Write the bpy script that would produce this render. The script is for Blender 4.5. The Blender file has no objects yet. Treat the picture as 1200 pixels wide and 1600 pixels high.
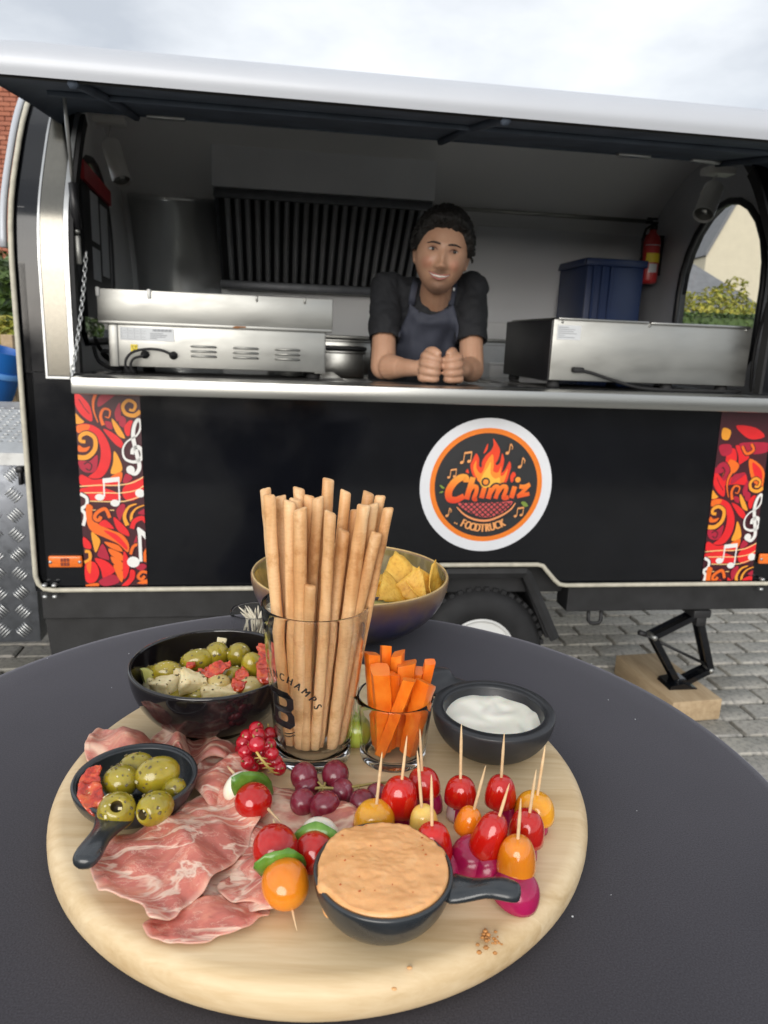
import bpy, bmesh, math, random
import numpy as np
from mathutils import Vector, Matrix, noise, Quaternion
from mathutils.geometry import tessellate_polygon
from mathutils.bvhtree import BVHTree
V = Vector
R = math.radians
rnd = random.Random(7)
SC = bpy.context.scene
COL = SC.collection

# ------------------------------------------------------------------ camera, sky, sun, exposure
HC, FPX, PITCH, ROLL, YAW, DTR = 1.15, 1140.0, R(13.4), R(2.3), R(8.5), 2.0
cp, sp_, cr, sr = math.cos(PITCH), math.sin(PITCH), math.cos(ROLL), math.sin(ROLL)
c_f = V((0, cp, -sp_)); r0 = V((1, 0, 0)); u0 = r0.cross(c_f)
c_r = cr*r0 + sr*u0; c_u = -sr*r0 + cr*u0
CAM = V((0, 0, HC))
cam_d = bpy.data.cameras.new('camera')
cam = bpy.data.objects.new('camera', cam_d); COL.objects.link(cam)
m = Matrix((c_r, c_u, -c_f)).transposed().to_4x4(); m.translation = CAM
cam.matrix_world = m
cam_d.sensor_fit = 'VERTICAL'; cam_d.sensor_height = 36.0; cam_d.lens = 36.0*FPX/1600.0
cam_d.clip_start = 0.02; cam_d.clip_end = 500
cam_d.dof.use_dof = True; cam_d.dof.focus_distance = 0.62; cam_d.dof.aperture_fstop = 13.0
SC.camera = cam

W = bpy.data.worlds.new('World'); SC.world = W; W.use_nodes = True
wn = W.node_tree; wn.nodes.clear()
def wnode(t, **k):
    n = wn.nodes.new(t)
    for a, b in k.items(): setattr(n, a, b)
    return n
SUN_EL, SUN_AZ = R(16), R(192)      # azimuth clockwise from +Y (behind the viewer, to the left of south)
w_out = wnode('ShaderNodeOutputWorld'); w_bg = wnode('ShaderNodeBackground')
w_sky = wnode('ShaderNodeTexSky', sky_type='NISHITA', sun_disc=False, sun_elevation=SUN_EL, sun_rotation=SUN_AZ)
w_tc = wnode('ShaderNodeTexCoord'); w_map = wnode('ShaderNodeMapping'); w_map.inputs['Scale'].default_value = (1.0, 1.0, 2.4)
w_n = wnode('ShaderNodeTexNoise'); w_n.inputs['Scale'].default_value = 2.2; w_n.inputs['Detail'].default_value = 7; w_n.inputs['Roughness'].default_value = 0.52
w_r = wnode('ShaderNodeValToRGB')
w_r.color_ramp.elements[0].position = 0.36; w_r.color_ramp.elements[0].color = (0.50, 0.53, 0.58, 1)
w_r.color_ramp.elements[1].position = 0.60; w_r.color_ramp.elements[1].color = (0.86, 0.88, 0.90, 1)
w_sc = wnode('ShaderNodeVectorMath', operation='SCALE'); w_sc.inputs['Scale'].default_value = 6.3
w_mx = wnode('ShaderNodeMix', data_type='RGBA'); w_mx.inputs[0].default_value = 0.92
w_bg.inputs['Strength'].default_value = 0.1
L = wn.links.new
L(w_tc.outputs['Generated'], w_map.inputs['Vector']); L(w_map.outputs[0], w_n.inputs['Vector']); L(w_n.outputs['Fac'], w_r.inputs['Fac'])
L(w_r.outputs['Color'], w_sc.inputs[0]); L(w_sky.outputs[0], w_mx.inputs[6]); L(w_sc.outputs[0], w_mx.inputs[7])
L(w_mx.outputs[2], w_bg.inputs['Color']); L(w_bg.outputs[0], w_out.inputs['Surface'])

sl = bpy.data.lights.new('sun', 'SUN'); sl.energy = 1.5; sl.angle = R(46); sl.color = (1.0, 0.96, 0.90)
so = bpy.data.objects.new('sun', sl); COL.objects.link(so)
sdir = V((math.sin(SUN_AZ)*math.cos(SUN_EL), math.cos(SUN_AZ)*math.cos(SUN_EL), math.sin(SUN_EL)))
so.rotation_euler = (-sdir).to_track_quat('-Z', 'Y').to_euler(); so.location = (0, 0, 30)
vs = SC.view_settings
SC.display_settings.display_device = 'sRGB'
vs.view_transform = 'Standard'; vs.look = 'None'; vs.exposure = 1.0; vs.gamma = 1.0; vs.use_curve_mapping = False
SC.cycles.max_bounces = 16; SC.cycles.diffuse_bounces = 10; SC.cycles.glossy_bounces = 6; SC.cycles.transparent_max_bounces = 16; SC.cycles.transmission_bounces = 10
SC.cycles.caustics_reflective = False

# ------------------------------------------------------------------ places
t_x = V((math.cos(YAW), math.sin(YAW), 0)); t_y = V((-math.sin(YAW), math.cos(YAW), 0))
def tw(u, d, z): return t_x*u + t_y*(d + DTR) + V((0, 0, z))
def ray(px, py): return c_f + c_r*((px-600)/FPX) - c_u*((py-800)/FPX)
def on(px, py, z):                      # point of the level plane z seen at a spot of the photograph
    d = ray(px, py); return CAM + d*((z-HC)/d.z)
def at_y(px, py, y):
    d = ray(px, py); return CAM + d*(y/d.y)
def tp(px, py, dep):                    # trailer coordinates of a spot seen on the plane dep metres behind its side
    d = ray(px, py); p = CAM + d*((DTR+dep)/d.dot(t_y)); return V((p.dot(t_x), dep, p.z))
def proj(p):
    q = V(p) - CAM; z = q.dot(c_f); return 600+FPX*q.dot(c_r)/z, 800-FPX*q.dot(c_u)/z
def height_at(p, py):                   # height above p whose picture lies at row py
    lo, hi = p[2]-.1, p[2]+.4
    for _ in range(40):
        mid = (lo+hi)/2
        if proj((p[0], p[1], mid))[1] > py: lo = mid
        else: hi = mid
    return mid
ZT, ZB = 0.792, 0.820                   # table cloth, top of the board

# ------------------------------------------------------------------ materials
class Nt:
    def __init__(s, name):
        s.m = bpy.data.materials.new(name); s.m.use_nodes = True; s.t = s.m.node_tree
        s.b = s.t.nodes['Principled BSDF']; s.out = s.t.nodes['Material Output']
    def n(s, t, ins=None, **k):
        nd = s.t.nodes.new(t)
        for a, b in k.items(): setattr(nd, a, b)
        for a, b in (ins or {}).items():
            if isinstance(b, bpy.types.NodeSocket): s.t.links.new(b, nd.inputs[a])
            else: nd.inputs[a].default_value = b
        return nd
    def set(s, **k):
        for a, b in k.items():
            a = a.replace('_', ' ')
            if isinstance(b, bpy.types.NodeSocket): s.t.links.new(b, s.b.inputs[a])
            else: s.b.inputs[a].default_value = b
    def obj(s, scale=(1, 1, 1), rot=(0, 0, 0)):
        tc = s.n('ShaderNodeTexCoord'); mp = s.n('ShaderNodeMapping', {'Vector': tc.outputs['Object'], 'Scale': scale, 'Rotation': rot}); return mp.outputs[0]
    def noise(s, vec, scale, detail=4, rough=.55, dist=0):
        return s.n('ShaderNodeTexNoise', {'Vector': vec, 'Scale': scale, 'Detail': detail, 'Roughness': rough, 'Distortion': dist}).outputs['Fac']
    def ramp(s, fac, stops, interp='LINEAR'):
        r = s.n('ShaderNodeValToRGB', {'Fac': fac}); cr_ = r.color_ramp; cr_.interpolation = interp
        while len(cr_.elements) < len(stops): cr_.elements.new(.5)
        for e, (p, c) in zip(cr_.elements, stops):
            e.position = p; e.color = tuple(c)+(1,) if len(c) == 3 else c
        return r.outputs['Color']
    def mix(s, f, a, b, blend='MIX'):
        n = s.n('ShaderNodeMix', data_type='RGBA', blend_type=blend)
        for i, x in ((0, f), (6, a), (7, b)):
            if isinstance(x, bpy.types.NodeSocket): s.t.links.new(x, n.inputs[i])
            else: n.inputs[i].default_value = x if i == 0 else tuple(x)+(1,)
        return n.outputs[2]
    def math(s, op, a, b=0):
        n = s.n('ShaderNodeMath', operation=op)
        for i, x in ((0, a), (1, b)):
            if isinstance(x, bpy.types.NodeSocket): s.t.links.new(x, n.inputs[i])
            else: n.inputs[i].default_value = x
        return n.outputs[0]
    def bump(s, h, strength=.3, dist=.002):
        b = s.n('ShaderNodeBump', {'Height': h, 'Strength': strength, 'Distance': dist}); s.set(Normal=b.outputs[0])
    def rnd(s): return s.n('ShaderNodeObjectInfo').outputs['Random']

def plain(name, col, rough=.5, metal=0, spec=.5, coat=0, var=.12, scale=30, bump=0, bscale=200, sss=0, sssr=(.01, .004, .003), roughvar=0, stretch=(1, 1, 1)):
    k = Nt(name); v = k.obj(stretch)
    k.set(Roughness=rough, Metallic=metal, Specular_IOR_Level=spec, Coat_Weight=coat, Coat_Roughness=.06)
    if var:
        f = k.noise(v, scale, 5)
        k.set(Base_Color=k.ramp(f, [(.3, [c*(1-var) for c in col]), (.7, [min(1, c*(1+var)) for c in col])]))
    else: k.set(Base_Color=tuple(col)+(1,))
    if roughvar:
        g = k.n('ShaderNodeMapRange', {'Value': k.noise(v, scale*1.7, 5), 'From Min': .3, 'From Max': .7, 'To Min': max(.02, rough-roughvar), 'To Max': rough+roughvar}); k.set(Roughness=g.outputs[0])
    if bump: k.bump(k.noise(v, bscale, 4), bump, .001)
    if sss: k.set(Subsurface_Weight=sss, Subsurface_Radius=sssr, Subsurface_Scale=1.0)
    return k.m

# ------------------------------------------------------------------ mesh helpers
def mk(name, vf, mat=None, parent=None, smooth=True, loc=None, mi=None, ang=None):
    v, f = vf
    me = bpy.data.meshes.new(name); me.from_pydata([tuple(p) for p in v], [], f)
    me.validate(); me.update()
    for mm in (mat if isinstance(mat, (list, tuple)) else [mat]):
        if mm: me.materials.append(mm)
    if mi is not None: me.polygons.foreach_set('material_index', mi[:len(me.polygons)])
    if smooth:
        me.polygons.foreach_set('use_smooth', [True]*len(me.polygons))
        if ang is not None: me.set_sharp_from_angle(angle=R(ang))
    o = bpy.data.objects.new(name, me); COL.objects.link(o)
    if parent: o.parent = parent
    if loc is not None: o.location = loc
    return o
def inst(src, parent=None, loc=None, rot=None, scale=None, name=None):
    o = src.copy(); COL.objects.link(o); o.parent = parent
    if loc is not None: o.location = loc
    if rot is not None: o.rotation_euler = rot
    if scale is not None: o.scale = scale
    return o
def tag(o, label=None, cat=None, group=None, kind=None):
    if label: o['label'] = label
    if cat: o['category'] = cat
    if group: o['group'] = group
    if kind: o['kind'] = kind
    return o
def thing(name, label, cat, loc=(0, 0, 0), rz=0, group=None):
    o = bpy.data.objects.new(name, None); COL.objects.link(o); o.empty_display_size = .05
    o.location = loc; o.rotation_euler = (0, 0, rz)
    return tag(o, label, cat, group)
def cat(*vfs):
    v, f = [], []
    for a, b in vfs:
        n = len(v); v.extend([tuple(p) for p in a]); f.extend([tuple(i+n for i in q) for q in b])
    return v, f
def xf(vf, M): return [tuple(M @ V(p)) for p in vf[0]], vf[1]
def mv(vf, d): d = V(d); return [tuple(V(p)+d) for p in vf[0]], vf[1]
def box(x0, x1, y0, y1, z0, z1, bev=0, seg=2):
    bm = bmesh.new(); bmesh.ops.create_cube(bm, size=1)
    for v in bm.verts: v.co = V((x0 if v.co.x < 0 else x1, y0 if v.co.y < 0 else y1, z0 if v.co.z < 0 else z1))
    if bev: bmesh.ops.bevel(bm, geom=bm.edges[:], offset=bev, segments=seg, affect='EDGES', profile=.5)
    bm.verts.index_update(); r = [tuple(v.co) for v in bm.verts], [tuple(v.index for v in f.verts) for f in bm.faces]
    bm.free(); return r
def lathe(prof, n=48, wob=None):
    v, f = [], []
    for i, (r, z) in enumerate(prof):
        for k in range(n):
            a = 2*math.pi*k/n; q = r
            if wob: q = r*(1+wob(a, z))
            v.append((q*math.cos(a), q*math.sin(a), z))
    m_ = len(prof)
    for i in range(m_-1):
        for k in range(n):
            k2 = (k+1) % n; f.append((i*n+k, i*n+k2, (i+1)*n+k2, (i+1)*n+k))
    if prof[0][0] > 1e-6: f.append(tuple(range(n))[::-1])
    if prof[-1][0] > 1e-6: f.append(tuple((m_-1)*n+k for k in range(n)))
    return v, f
def cring(prof, n=48):                  # closed profile lathed into a ring
    v, f = lathe(prof, n); f = [q for q in f if len(q) == 4]; m_ = len(prof)
    for k in range(n):
        k2 = (k+1) % n; f.append(((m_-1)*n+k, (m_-1)*n+k2, k2, k))
    return v, f
def tube(path, rad, n=8, caps=True, flat=1.0, up=None, closed=False):
    P = [V(p) for p in path]; m_ = len(P)
    rr = rad if isinstance(rad, (list, tuple)) else [rad]*m_
    v, f = [], []; side = None
    for i in range(m_):
        if closed: t = (P[(i+1) % m_]-P[i-1])
        else: t = P[min(i+1, m_-1)]-P[max(i-1, 0)]
        t.normalize()
        if side is None:
            u_ = V(up) if up else (V((0, 0, 1)) if abs(t.z) < .9 else V((1, 0, 0)))
            side = t.cross(u_).normalized()
        else: side = (side - t*side.dot(t)).normalized()
        b = side.cross(t)
        for k in range(n):
            a = 2*math.pi*k/n; v.append(P[i] + side*(rr[i]*math.cos(a)) + b*(rr[i]*flat*math.sin(a)))
    for i in range(m_ if closed else m_-1):
        j = (i+1) % m_
        for k in range(n):
            k2 = (k+1) % n; f.append((i*n+k, i*n+k2, j*n+k2, j*n+k))
    if caps and not closed: f.append(tuple(range(n))[::-1]); f.append(tuple((m_-1)*n+k for k in range(n)))
    return v, f
def ball(rx, ry, rz, nu=20, nv=12, c=(0, 0, 0)):
    v, f = [], []
    for i in range(nv+1):
        t = math.pi*i/nv
        for k in range(nu):
            a = 2*math.pi*k/nu; v.append((c[0]+rx*math.sin(t)*math.cos(a), c[1]+ry*math.sin(t)*math.sin(a), c[2]-rz*math.cos(t)))
    for i in range(nv):
        for k in range(nu):
            k2 = (k+1) % nu; q = (i*nu+k, i*nu+k2, (i+1)*nu+k2, (i+1)*nu+k)
            f.append(q)
    return weld(v, f)
def weld(v, f, d=1e-7):
    bm = bmesh.new(); bv = [bm.verts.new(p) for p in v]
    for q in f:
        try: bm.faces.new([bv[i] for i in q])
        except ValueError: pass
    bmesh.ops.remove_doubles(bm, verts=bm.verts[:], dist=max(d, 1e-6)); bmesh.ops.dissolve_degenerate(bm, edges=bm.edges[:], dist=1e-7)
    bm.verts.index_update(); r = [tuple(p.co) for p in bm.verts], [tuple(p.index for p in q.verts) for q in bm.faces]; bm.free(); return r
def capsule(a, b, ra, rb, n=16, m_=6):
    a, b = V(a), V(b); d = b-a; l = d.length; prof = []
    for i in range(m_+1):
        t = math.pi/2*i/m_; prof.append((max(ra*math.sin(t), 1e-5), -ra*math.cos(t)))
    for i in range(m_+1):
        t = math.pi/2*i/m_; prof.append((max(rb*math.cos(t), 1e-5), l+rb*math.sin(t)))
    q = V((0, 0, 1)).rotation_difference(d); M = Matrix.Translation(a) @ q.to_matrix().to_4x4()
    return xf(lathe(prof, n), M)
def prism(pts, d0, d1, axis='y'):       # closed outline (a,b) extruded between two depths
    n = len(pts)
    def P(a, b, d): return (a, d, b) if axis == 'y' else ((a, b, d) if axis == 'z' else (d, a, b))
    v = [P(a, b, d0) for a, b in pts] + [P(a, b, d1) for a, b in pts]
    tri = tessellate_polygon([[V((a, b, 0)) for a, b in pts]])
    f = [tuple(t) for t in tri] + [tuple(i+n for i in t[::-1]) for t in tri] + [(i, (i+1) % n, (i+1) % n+n, i+n) for i in range(n)]
    return v, f
def fixn(o):
    bm = bmesh.new(); bm.from_mesh(o.data); bmesh.ops.recalc_face_normals(bm, faces=bm.faces[:]); bm.to_mesh(o.data); bm.free(); return o
def cr_curve(P, n=6, closed=False):     # Catmull-Rom through points
    P = [V(p) for p in P]; m_ = len(P); out = []
    for i in range(m_ if closed else m_-1):
        if closed: a, b, c, d = P[i-1], P[i], P[(i+1) % m_], P[(i+2) % m_]
        else: a, b, c, d = P[max(i-1, 0)], P[i], P[i+1], P[min(i+2, m_-1)]
        for k in range(n):
            t = k/n; out.append(.5*((2*b)+(c-a)*t+(2*a-5*b+4*c-d)*t*t+(3*b-a-3*c+d)*t**3))
    if not closed: out.append(P[-1])
    return out
def solid(name, vfs, voxel, mat, parent, smooth_it=4):   # one continuous skin round overlapping closed shapes
    o = mk(name, cat(*vfs), None, None)
    md = o.modifiers.new('r', 'REMESH'); md.mode = 'VOXEL'; md.voxel_size = voxel
    ms = o.modifiers.new('s', 'SMOOTH'); ms.iterations = smooth_it; ms.factor = .5
    dg = bpy.context.evaluated_depsgraph_get(); dg.update()
    me = bpy.data.meshes.new_from_object(o.evaluated_get(dg)); me.name = name
    bpy.data.objects.remove(o)
    me.materials.clear(); me.materials.append(mat); me.polygons.foreach_set('use_smooth', [True]*len(me.polygons))
    o = bpy.data.objects.new(name, me); COL.objects.link(o); o.parent = parent
    return o
def text_mesh(s, size=1.0, off=0.0):    # flat lettering as (verts, faces), centred on x
    fc = bpy.data.curves.new('t', 'FONT'); fc.body = s; fc.size = size; fc.offset = off; fc.align_x = 'CENTER'; fc.resolution_u = 4
    o = bpy.data.objects.new('t', fc); COL.objects.link(o)
    dg = bpy.context.evaluated_depsgraph_get(); dg.update()
    me = bpy.data.meshes.new_from_object(o.evaluated_get(dg))
    r = [tuple(v.co) for v in me.vertices], [tuple(p.vertices) for p in me.polygons]
    bpy.data.objects.remove(o); bpy.data.meshes.remove(me); return r

GLYPH = {c: text_mesh(c, 1.0) for c in sorted(set('FOODTRUCKBERTINCHAMPS'))}
def glyph(c, size): return [(x*size, y*size, 0) for x, y, _ in GLYPH[c][0]], GLYPH[c][1]

class Print:                            # flat print: coloured shapes laid over each other, each a hair proud of the last
    def __init__(s, fmap, clip=None, step=5e-5): s.v, s.f, s.mi, s.mats, s.k, s.fm, s.clip, s.step = [], [], [], [], 0, fmap, clip, step
    def mat(s, m_):
        if m_ not in s.mats: s.mats.append(m_)
        return s.mats.index(m_)
    def _cl(s, P):
        if not s.clip: return P
        x0, x1, y0, y1 = s.clip
        for ax, lim, sg in ((0, x0, 1), (0, x1, -1), (1, y0, 1), (1, y1, -1)):
            o = []
            for i in range(len(P)):
                a, b = P[i-1], P[i]; ia, ib = sg*(a[ax]-lim) >= 0, sg*(b[ax]-lim) >= 0
                if ia != ib:
                    t = (lim-a[ax])/(b[ax]-a[ax]); o.append((a[0]+(b[0]-a[0])*t, a[1]+(b[1]-a[1])*t))
                if ib: o.append(b)
            P = o
            if len(P) < 3: return []
        return P
    def raw(s, vf, m_):
        i = s.mat(m_); n = len(s.v); s.v += [s.fm(p[0], p[1], s.k*s.step) for p in vf[0]]
        for q in vf[1]: s.f.append(tuple(j+n for j in q)); s.mi.append(i)
        s.k += 1
    def poly(s, P, m_, smooth=True, n=5):
        if smooth: P = [(p.x, p.y) for p in cr_curve([(a, b, 0) for a, b in P], n, True)]
        P = s._cl([(a, b) for a, b in P])
        if len(P) < 3: return
        tri = tessellate_polygon([[V((a, b, 0)) for a, b in P]])
        s.raw((P, tri), m_)
    def stroke(s, P, w, m_, n=6, taper=None, closed=False):
        C_ = cr_curve([(a, b, 0) for a, b in P], n, closed); m2 = len(C_); vv, ff = [], []
        for i, p in enumerate(C_):
            t = (C_[(i+1) % m2]-C_[i-1]) if closed else C_[min(i+1, m2-1)]-C_[max(i-1, 0)]
            t = t.normalized() if t.length else V((1, 0, 0)); nn = V((-t.y, t.x, 0)); q = i/(m2-1)
            ww = w*.5*(taper(q) if taper else 1)
            vv.append((p+nn*ww, p-nn*ww))
        for i in range(m2 if closed else m2-1):
            a, b = vv[i], vv[(i+1) % m2]
            q = s._cl([(a[0].x, a[0].y), (a[1].x, a[1].y), (b[1].x, b[1].y), (b[0].x, b[0].y)])
            if len(q) >= 3:
                k0 = len(ff and ff or []) ; ff.append(q)
        V_, F_ = [], []
        for q in ff: F_.append(tuple(range(len(V_), len(V_)+len(q)))); V_ += q
        if F_: s.raw((V_, F_), m_)
    def disc(s, cx, cy, rx, m_, ry=None, rot=0, n=20):
        ry = ry or rx; ca, sa = math.cos(rot), math.sin(rot)
        s.poly([(cx+rx*math.cos(a)*ca-ry*math.sin(a)*sa, cy+rx*math.cos(a)*sa+ry*math.sin(a)*ca) for a in [2*math.pi*i/n for i in range(n)]], m_, False)
    def build(s, name, parent): return mk(name, (s.v, s.f), s.mats, parent, smooth=False, mi=s.mi)

# ------------------------------------------------------------------ shared materials
M = {}
M['black_gloss'] = plain('black_gloss_paint', (.004, .0045, .0065), .12, 0, .4, .15, var=.2, scale=6, roughvar=.06, bump=.06, bscale=5)
M['black_satin'] = plain('black_satin', (.012, .012, .014), .42, var=.2, scale=20, bump=.15)
M['black_rubber'] = plain('black_rubber', (.014, .014, .015), .75, var=.3, scale=25, bump=.3, bscale=300)
M['chassis'] = plain('chassis_paint', (.014, .014, .015), .55, var=.45, scale=14, bump=.25, bscale=90)
M['steel'] = plain('brushed_steel', (.43, .43, .41), .30, 1, var=.05, scale=90, bump=.05, bscale=350, stretch=(.06, 1, 1))
M['steel_dull'] = plain('dull_steel', (.37, .37, .35), .42, .9, var=.10, scale=14, roughvar=.1, stretch=(.3, 1, 1))
M['alu'] = plain('aluminium', (.52, .53, .53), .38, .85, var=.10, scale=18, roughvar=.1)
M['trim'] = plain('light_strip_sleeve', (.50, .47, .38), .42, 0, var=.15, scale=40)
M['silver'] = plain('silver_paint', (.50, .52, .56), .5, .2, .5, .15, var=.03, scale=4)
M['navy'] = plain('hatch_lining', (.085, .105, .14), .7, 0, .2, var=.25, scale=8)
M['lining'] = plain('interior_lining', (.88, .885, .89), .38, var=.02, scale=3)
M['greywall'] = plain('grey_end_wall', (.50, .51, .54), .45, var=.08, scale=4)
M['white'] = plain('white_plastic', (.74, .74, .72), .4, var=.05, scale=9)
M['offwhite'] = plain('printed_paper', (.62, .64, .66), .55, var=.06, scale=20)
M['ink'] = plain('grey_ink', (.24, .25, .27), .6, var=0)
M['yellow'] = plain('yellow_sticker', (.78, .60, .03), .5, var=.05)
M['red_ext'] = plain('extinguisher_red', (.50, .03, .03), .3, coat=.3, var=.08)
M['orange_lens'] = plain('orange_lens', (.80, .17, .02), .22, coat=.4, var=.12, scale=120)
M['blue'] = plain('blue_plastic', (.010, .030, .110), .4, var=.12, scale=8)
M['blue_bright'] = plain('bright_blue_plastic', (.012, .12, .42), .38, var=.08, scale=8)
def glassm(name, tint=(1, 1, 1), rough=0.0, ior=1.27):
    k = Nt(name); k.set(Base_Color=tuple(tint)+(1,), Transmission_Weight=1.0, Roughness=rough, IOR=ior); return k.m
M['glass'] = glassm('clear_glass')
k = Nt('window_glass')                                   # thin pane: mostly clear, mirror-like at a slant
tr = k.n('ShaderNodeBsdfTransparent', {'Color': (.93, .96, .95, 1)}); gl = k.n('ShaderNodeBsdfGlossy', {'Roughness': .02})
fr = k.n('ShaderNodeLayerWeight', {'Blend': .18}); ms = k.n('ShaderNodeMixShader', {0: k.math('ADD', k.math('MULTIPLY', k.math('POWER', fr.outputs['Facing'], 3.0), .6), .04), 1: tr.outputs[0], 2: gl.outputs[0]})
k.t.links.new(ms.outputs[0], k.out.inputs['Surface']); M['pane'] = k.m

# ------------------------------------------------------------------ ground and pavers
k = Nt('paver_concrete'); v = k.obj(); isl = k.n('ShaderNodeNewGeometry').outputs['Random Per Island']
tone = k.math('FRACT', k.math('ADD', k.math('MULTIPLY', k.rnd(), 7.31), k.math('MULTIPLY', isl, 3.7)))
base = k.ramp(tone, [(0, (.30, .285, .255)), (.35, (.39, .37, .335)), (.7, (.35, .335, .31)), (1, (.44, .42, .375))])
sp2 = k.ramp(k.noise(v, 55, 6, .7), [(.32, (.45, .45, .45)), (.5, (1, 1, 1)), (.72, (1.25, 1.22, 1.15))])
big = k.ramp(k.noise(v, 3.3, 4), [(.35, (.78, .80, .78)), (.65, (1.1, 1.1, 1.1))])
k.set(Base_Color=k.mix(1.0, k.mix(1.0, base, sp2, 'MULTIPLY'), big, 'MULTIPLY'), Roughness=.85); k.bump(k.noise(v, 140, 5, .7), .5, .003)
M['paver'] = k.m
k = Nt('joint_sand'); v = k.obj()
k.set(Base_Color=k.ramp(k.noise(v, 9, 6, .7), [(.3, (.035, .034, .028)), (.62, (.085, .08, .066)), (.8, (.05, .07, .03))]), Roughness=.95); k.bump(k.noise(v, 120, 4), .6, .004)
M['sand'] = k.m
GR = mk('ground', ([(-160, -160, -.02), (160, -160, -.02), (160, 160, -.02), (-160, 160, -.02)], [(0, 1, 2, 3)]), M['sand'], None, False)
GR['kind'] = 'structure'
PL, PW = .205, .100
pb = box(-PL/2+.004, PL/2-.004, -PW/2+.004, PW/2-.004, -.05, 0, .006, 1)
pav_meshes = []
for i in range(5):
    rr_ = random.Random(i); pv = [tuple(V(p)+V((rr_.uniform(-.0015, .0015), rr_.uniform(-.0015, .0015), rr_.uniform(-.0012, .0012)))) for p in pb[0]]
    pav_meshes.append((pv, pb[1]))
cells = []
for j in range(-36, 62):
    for i in range(-22, 30):
        u_, d_ = (i+(.5 if j % 2 else 0))*PL, j*PW
        p = tw(u_, d_, 0); x_, y_ = proj(p); dist = (p-CAM).length
        seen = (p-CAM).dot(c_f) > .3 and -60 < x_ < 1260 and 900 < y_ < 1260 and x_ > 640
        cells.append((0 if seen else 1, dist, u_, d_))
cells.sort()
first = {}
for n_, (s_, dist, u_, d_) in enumerate(cells[:290]):
    q = n_ % 5
    z_ = rnd.uniform(-.003, .003)
    rot = (rnd.uniform(-.012, .012), rnd.uniform(-.012, .012), YAW+rnd.uniform(-.012, .012))
    if q not in first:
        o = mk('paver', pav_meshes[q], M['paver'], GR, True, tw(u_, d_, z_), ang=40); o.rotation_euler = rot; first[q] = o
    else: inst(first[q], GR, tw(u_, d_, z_), rot)
vf = []
for s_, dist, u_, d_ in cells[290:]:
    q = pav_meshes[rnd.randrange(5)]
    vf.append(mv(xf(q, Matrix.Rotation(YAW, 4, 'Z')), tw(u_, d_, rnd.uniform(-.003, .003))))
o = mk('paver_field', cat(*vf), M['paver'], GR, False); o['kind'] = 'stuff'

# ------------------------------------------------------------------ food trailer
PROF = [(.44, 0), (1.30, 0), (1.43, .025), (1.564, .10), (1.674, .18), (1.773, .29), (1.85, .43), (1.90, .60), (1.915, .72)]
WID = 1.44; UL, UR = -.655, 1.66
DENSE = [(.44, 0)]+[(p.x, max(0, p.y)) for p in cr_curve([(a, b, 0) for a, b in [(1.15, 0)]+PROF[1:]], 10)]
def dep(z):
    if z <= .44: return 0
    for (a, p), (b, q) in zip(DENSE, DENSE[1:]):
        if z <= b: return p+(q-p)*(z-a)/(b-a)
    return PROF[-1][1]
PC = [(p.y, p.x) for p in cr_curve([(a, b, 0) for a, b in PROF[1:]], 4)]           # (dep, z) up the front
TR = thing('food_trailer', 'black food trailer with raised silver hatch, steel counter and round flame logo', 'food trailer', tw(0, 0, 0), YAW)
def strip(u0, u1, z0, z1, off, thick=.006, n=44, back=False):  # sheet that follows the rounded side, off metres in front of it
    v, f = [], []
    for i in range(n+1):
        z = z0+(z1-z0)*i/n; e = .01; dz = (dep(z+e)-dep(z-e))/(2*e); l = math.hypot(1, dz); nd, nz = -1/l, dz/l
        for t in (off, off-thick):
            d = dep(z)+nd*t; zz = z+nz*t
            if back: d = WID-d
            v += [(u0, d, zz), (u1, d, zz)]
    for i in range(n):
        a, b = i*4, i*4+4
        f += [(a, a+1, b+1, b), (a+3, a+2, b+2, b+3), (a+1, a+3, b+3, b+1), (a+2, a, b, b+2)]
    f += [(0, 2, 3, 1), (n*4, n*4+1, n*4+3, n*4+2)]
    return v, f
# lower side panel with the notch over the wheel
ZL, ZA = .447, .513
low = [(UL, ZL), (.40, ZL), (.46, ZA), (.775, ZA), (.835, ZL), (UR, ZL), (UR, 1.03), (UL, 1.03)]
fixn(mk('side_panel', prism(low, 0, .03), M['black_gloss'], TR, False))
for a_, b_ in ((UL, -.588), (1.412, UR)): mk('upper_frame', strip(a_, b_, 1.032, 1.80, 0, .03), M['black_gloss'], TR, True, ang=40)
mk('header', strip(-.586, 1.41, 1.703, 1.80, 0, .006), M['navy'], TR, True, ang=40)
M['jamb'] = plain('jamb_steel', (.20, .19, .165), .2, 1, var=.05, scale=90, bump=.04, bscale=350, stretch=(1, .06, 1))
mk('steel_jamb', strip(-.583, -.530, 1.024, 1.685, .0035, .006), M['jamb'], TR, True, ang=40)
mk('jamb_bead', cat(strip(-.589, -.584, 1.016, 1.69, .006, .006), strip(-.584, -.531, 1.016, 1.022, .006, .006, 2)), M['alu'], TR, True, ang=40)
for a_, b_ in ((-.5165, -.506), (1.402, 1.411)): mk('door_seal', strip(a_, b_, 1.032, 1.69, .001, .03), M['black_rubber'], TR, True, ang=40)
mk('opening_frame', strip(-.529, -.5175, 1.032, 1.69, .004, .03), M['alu'], TR, True, ang=40)
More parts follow.
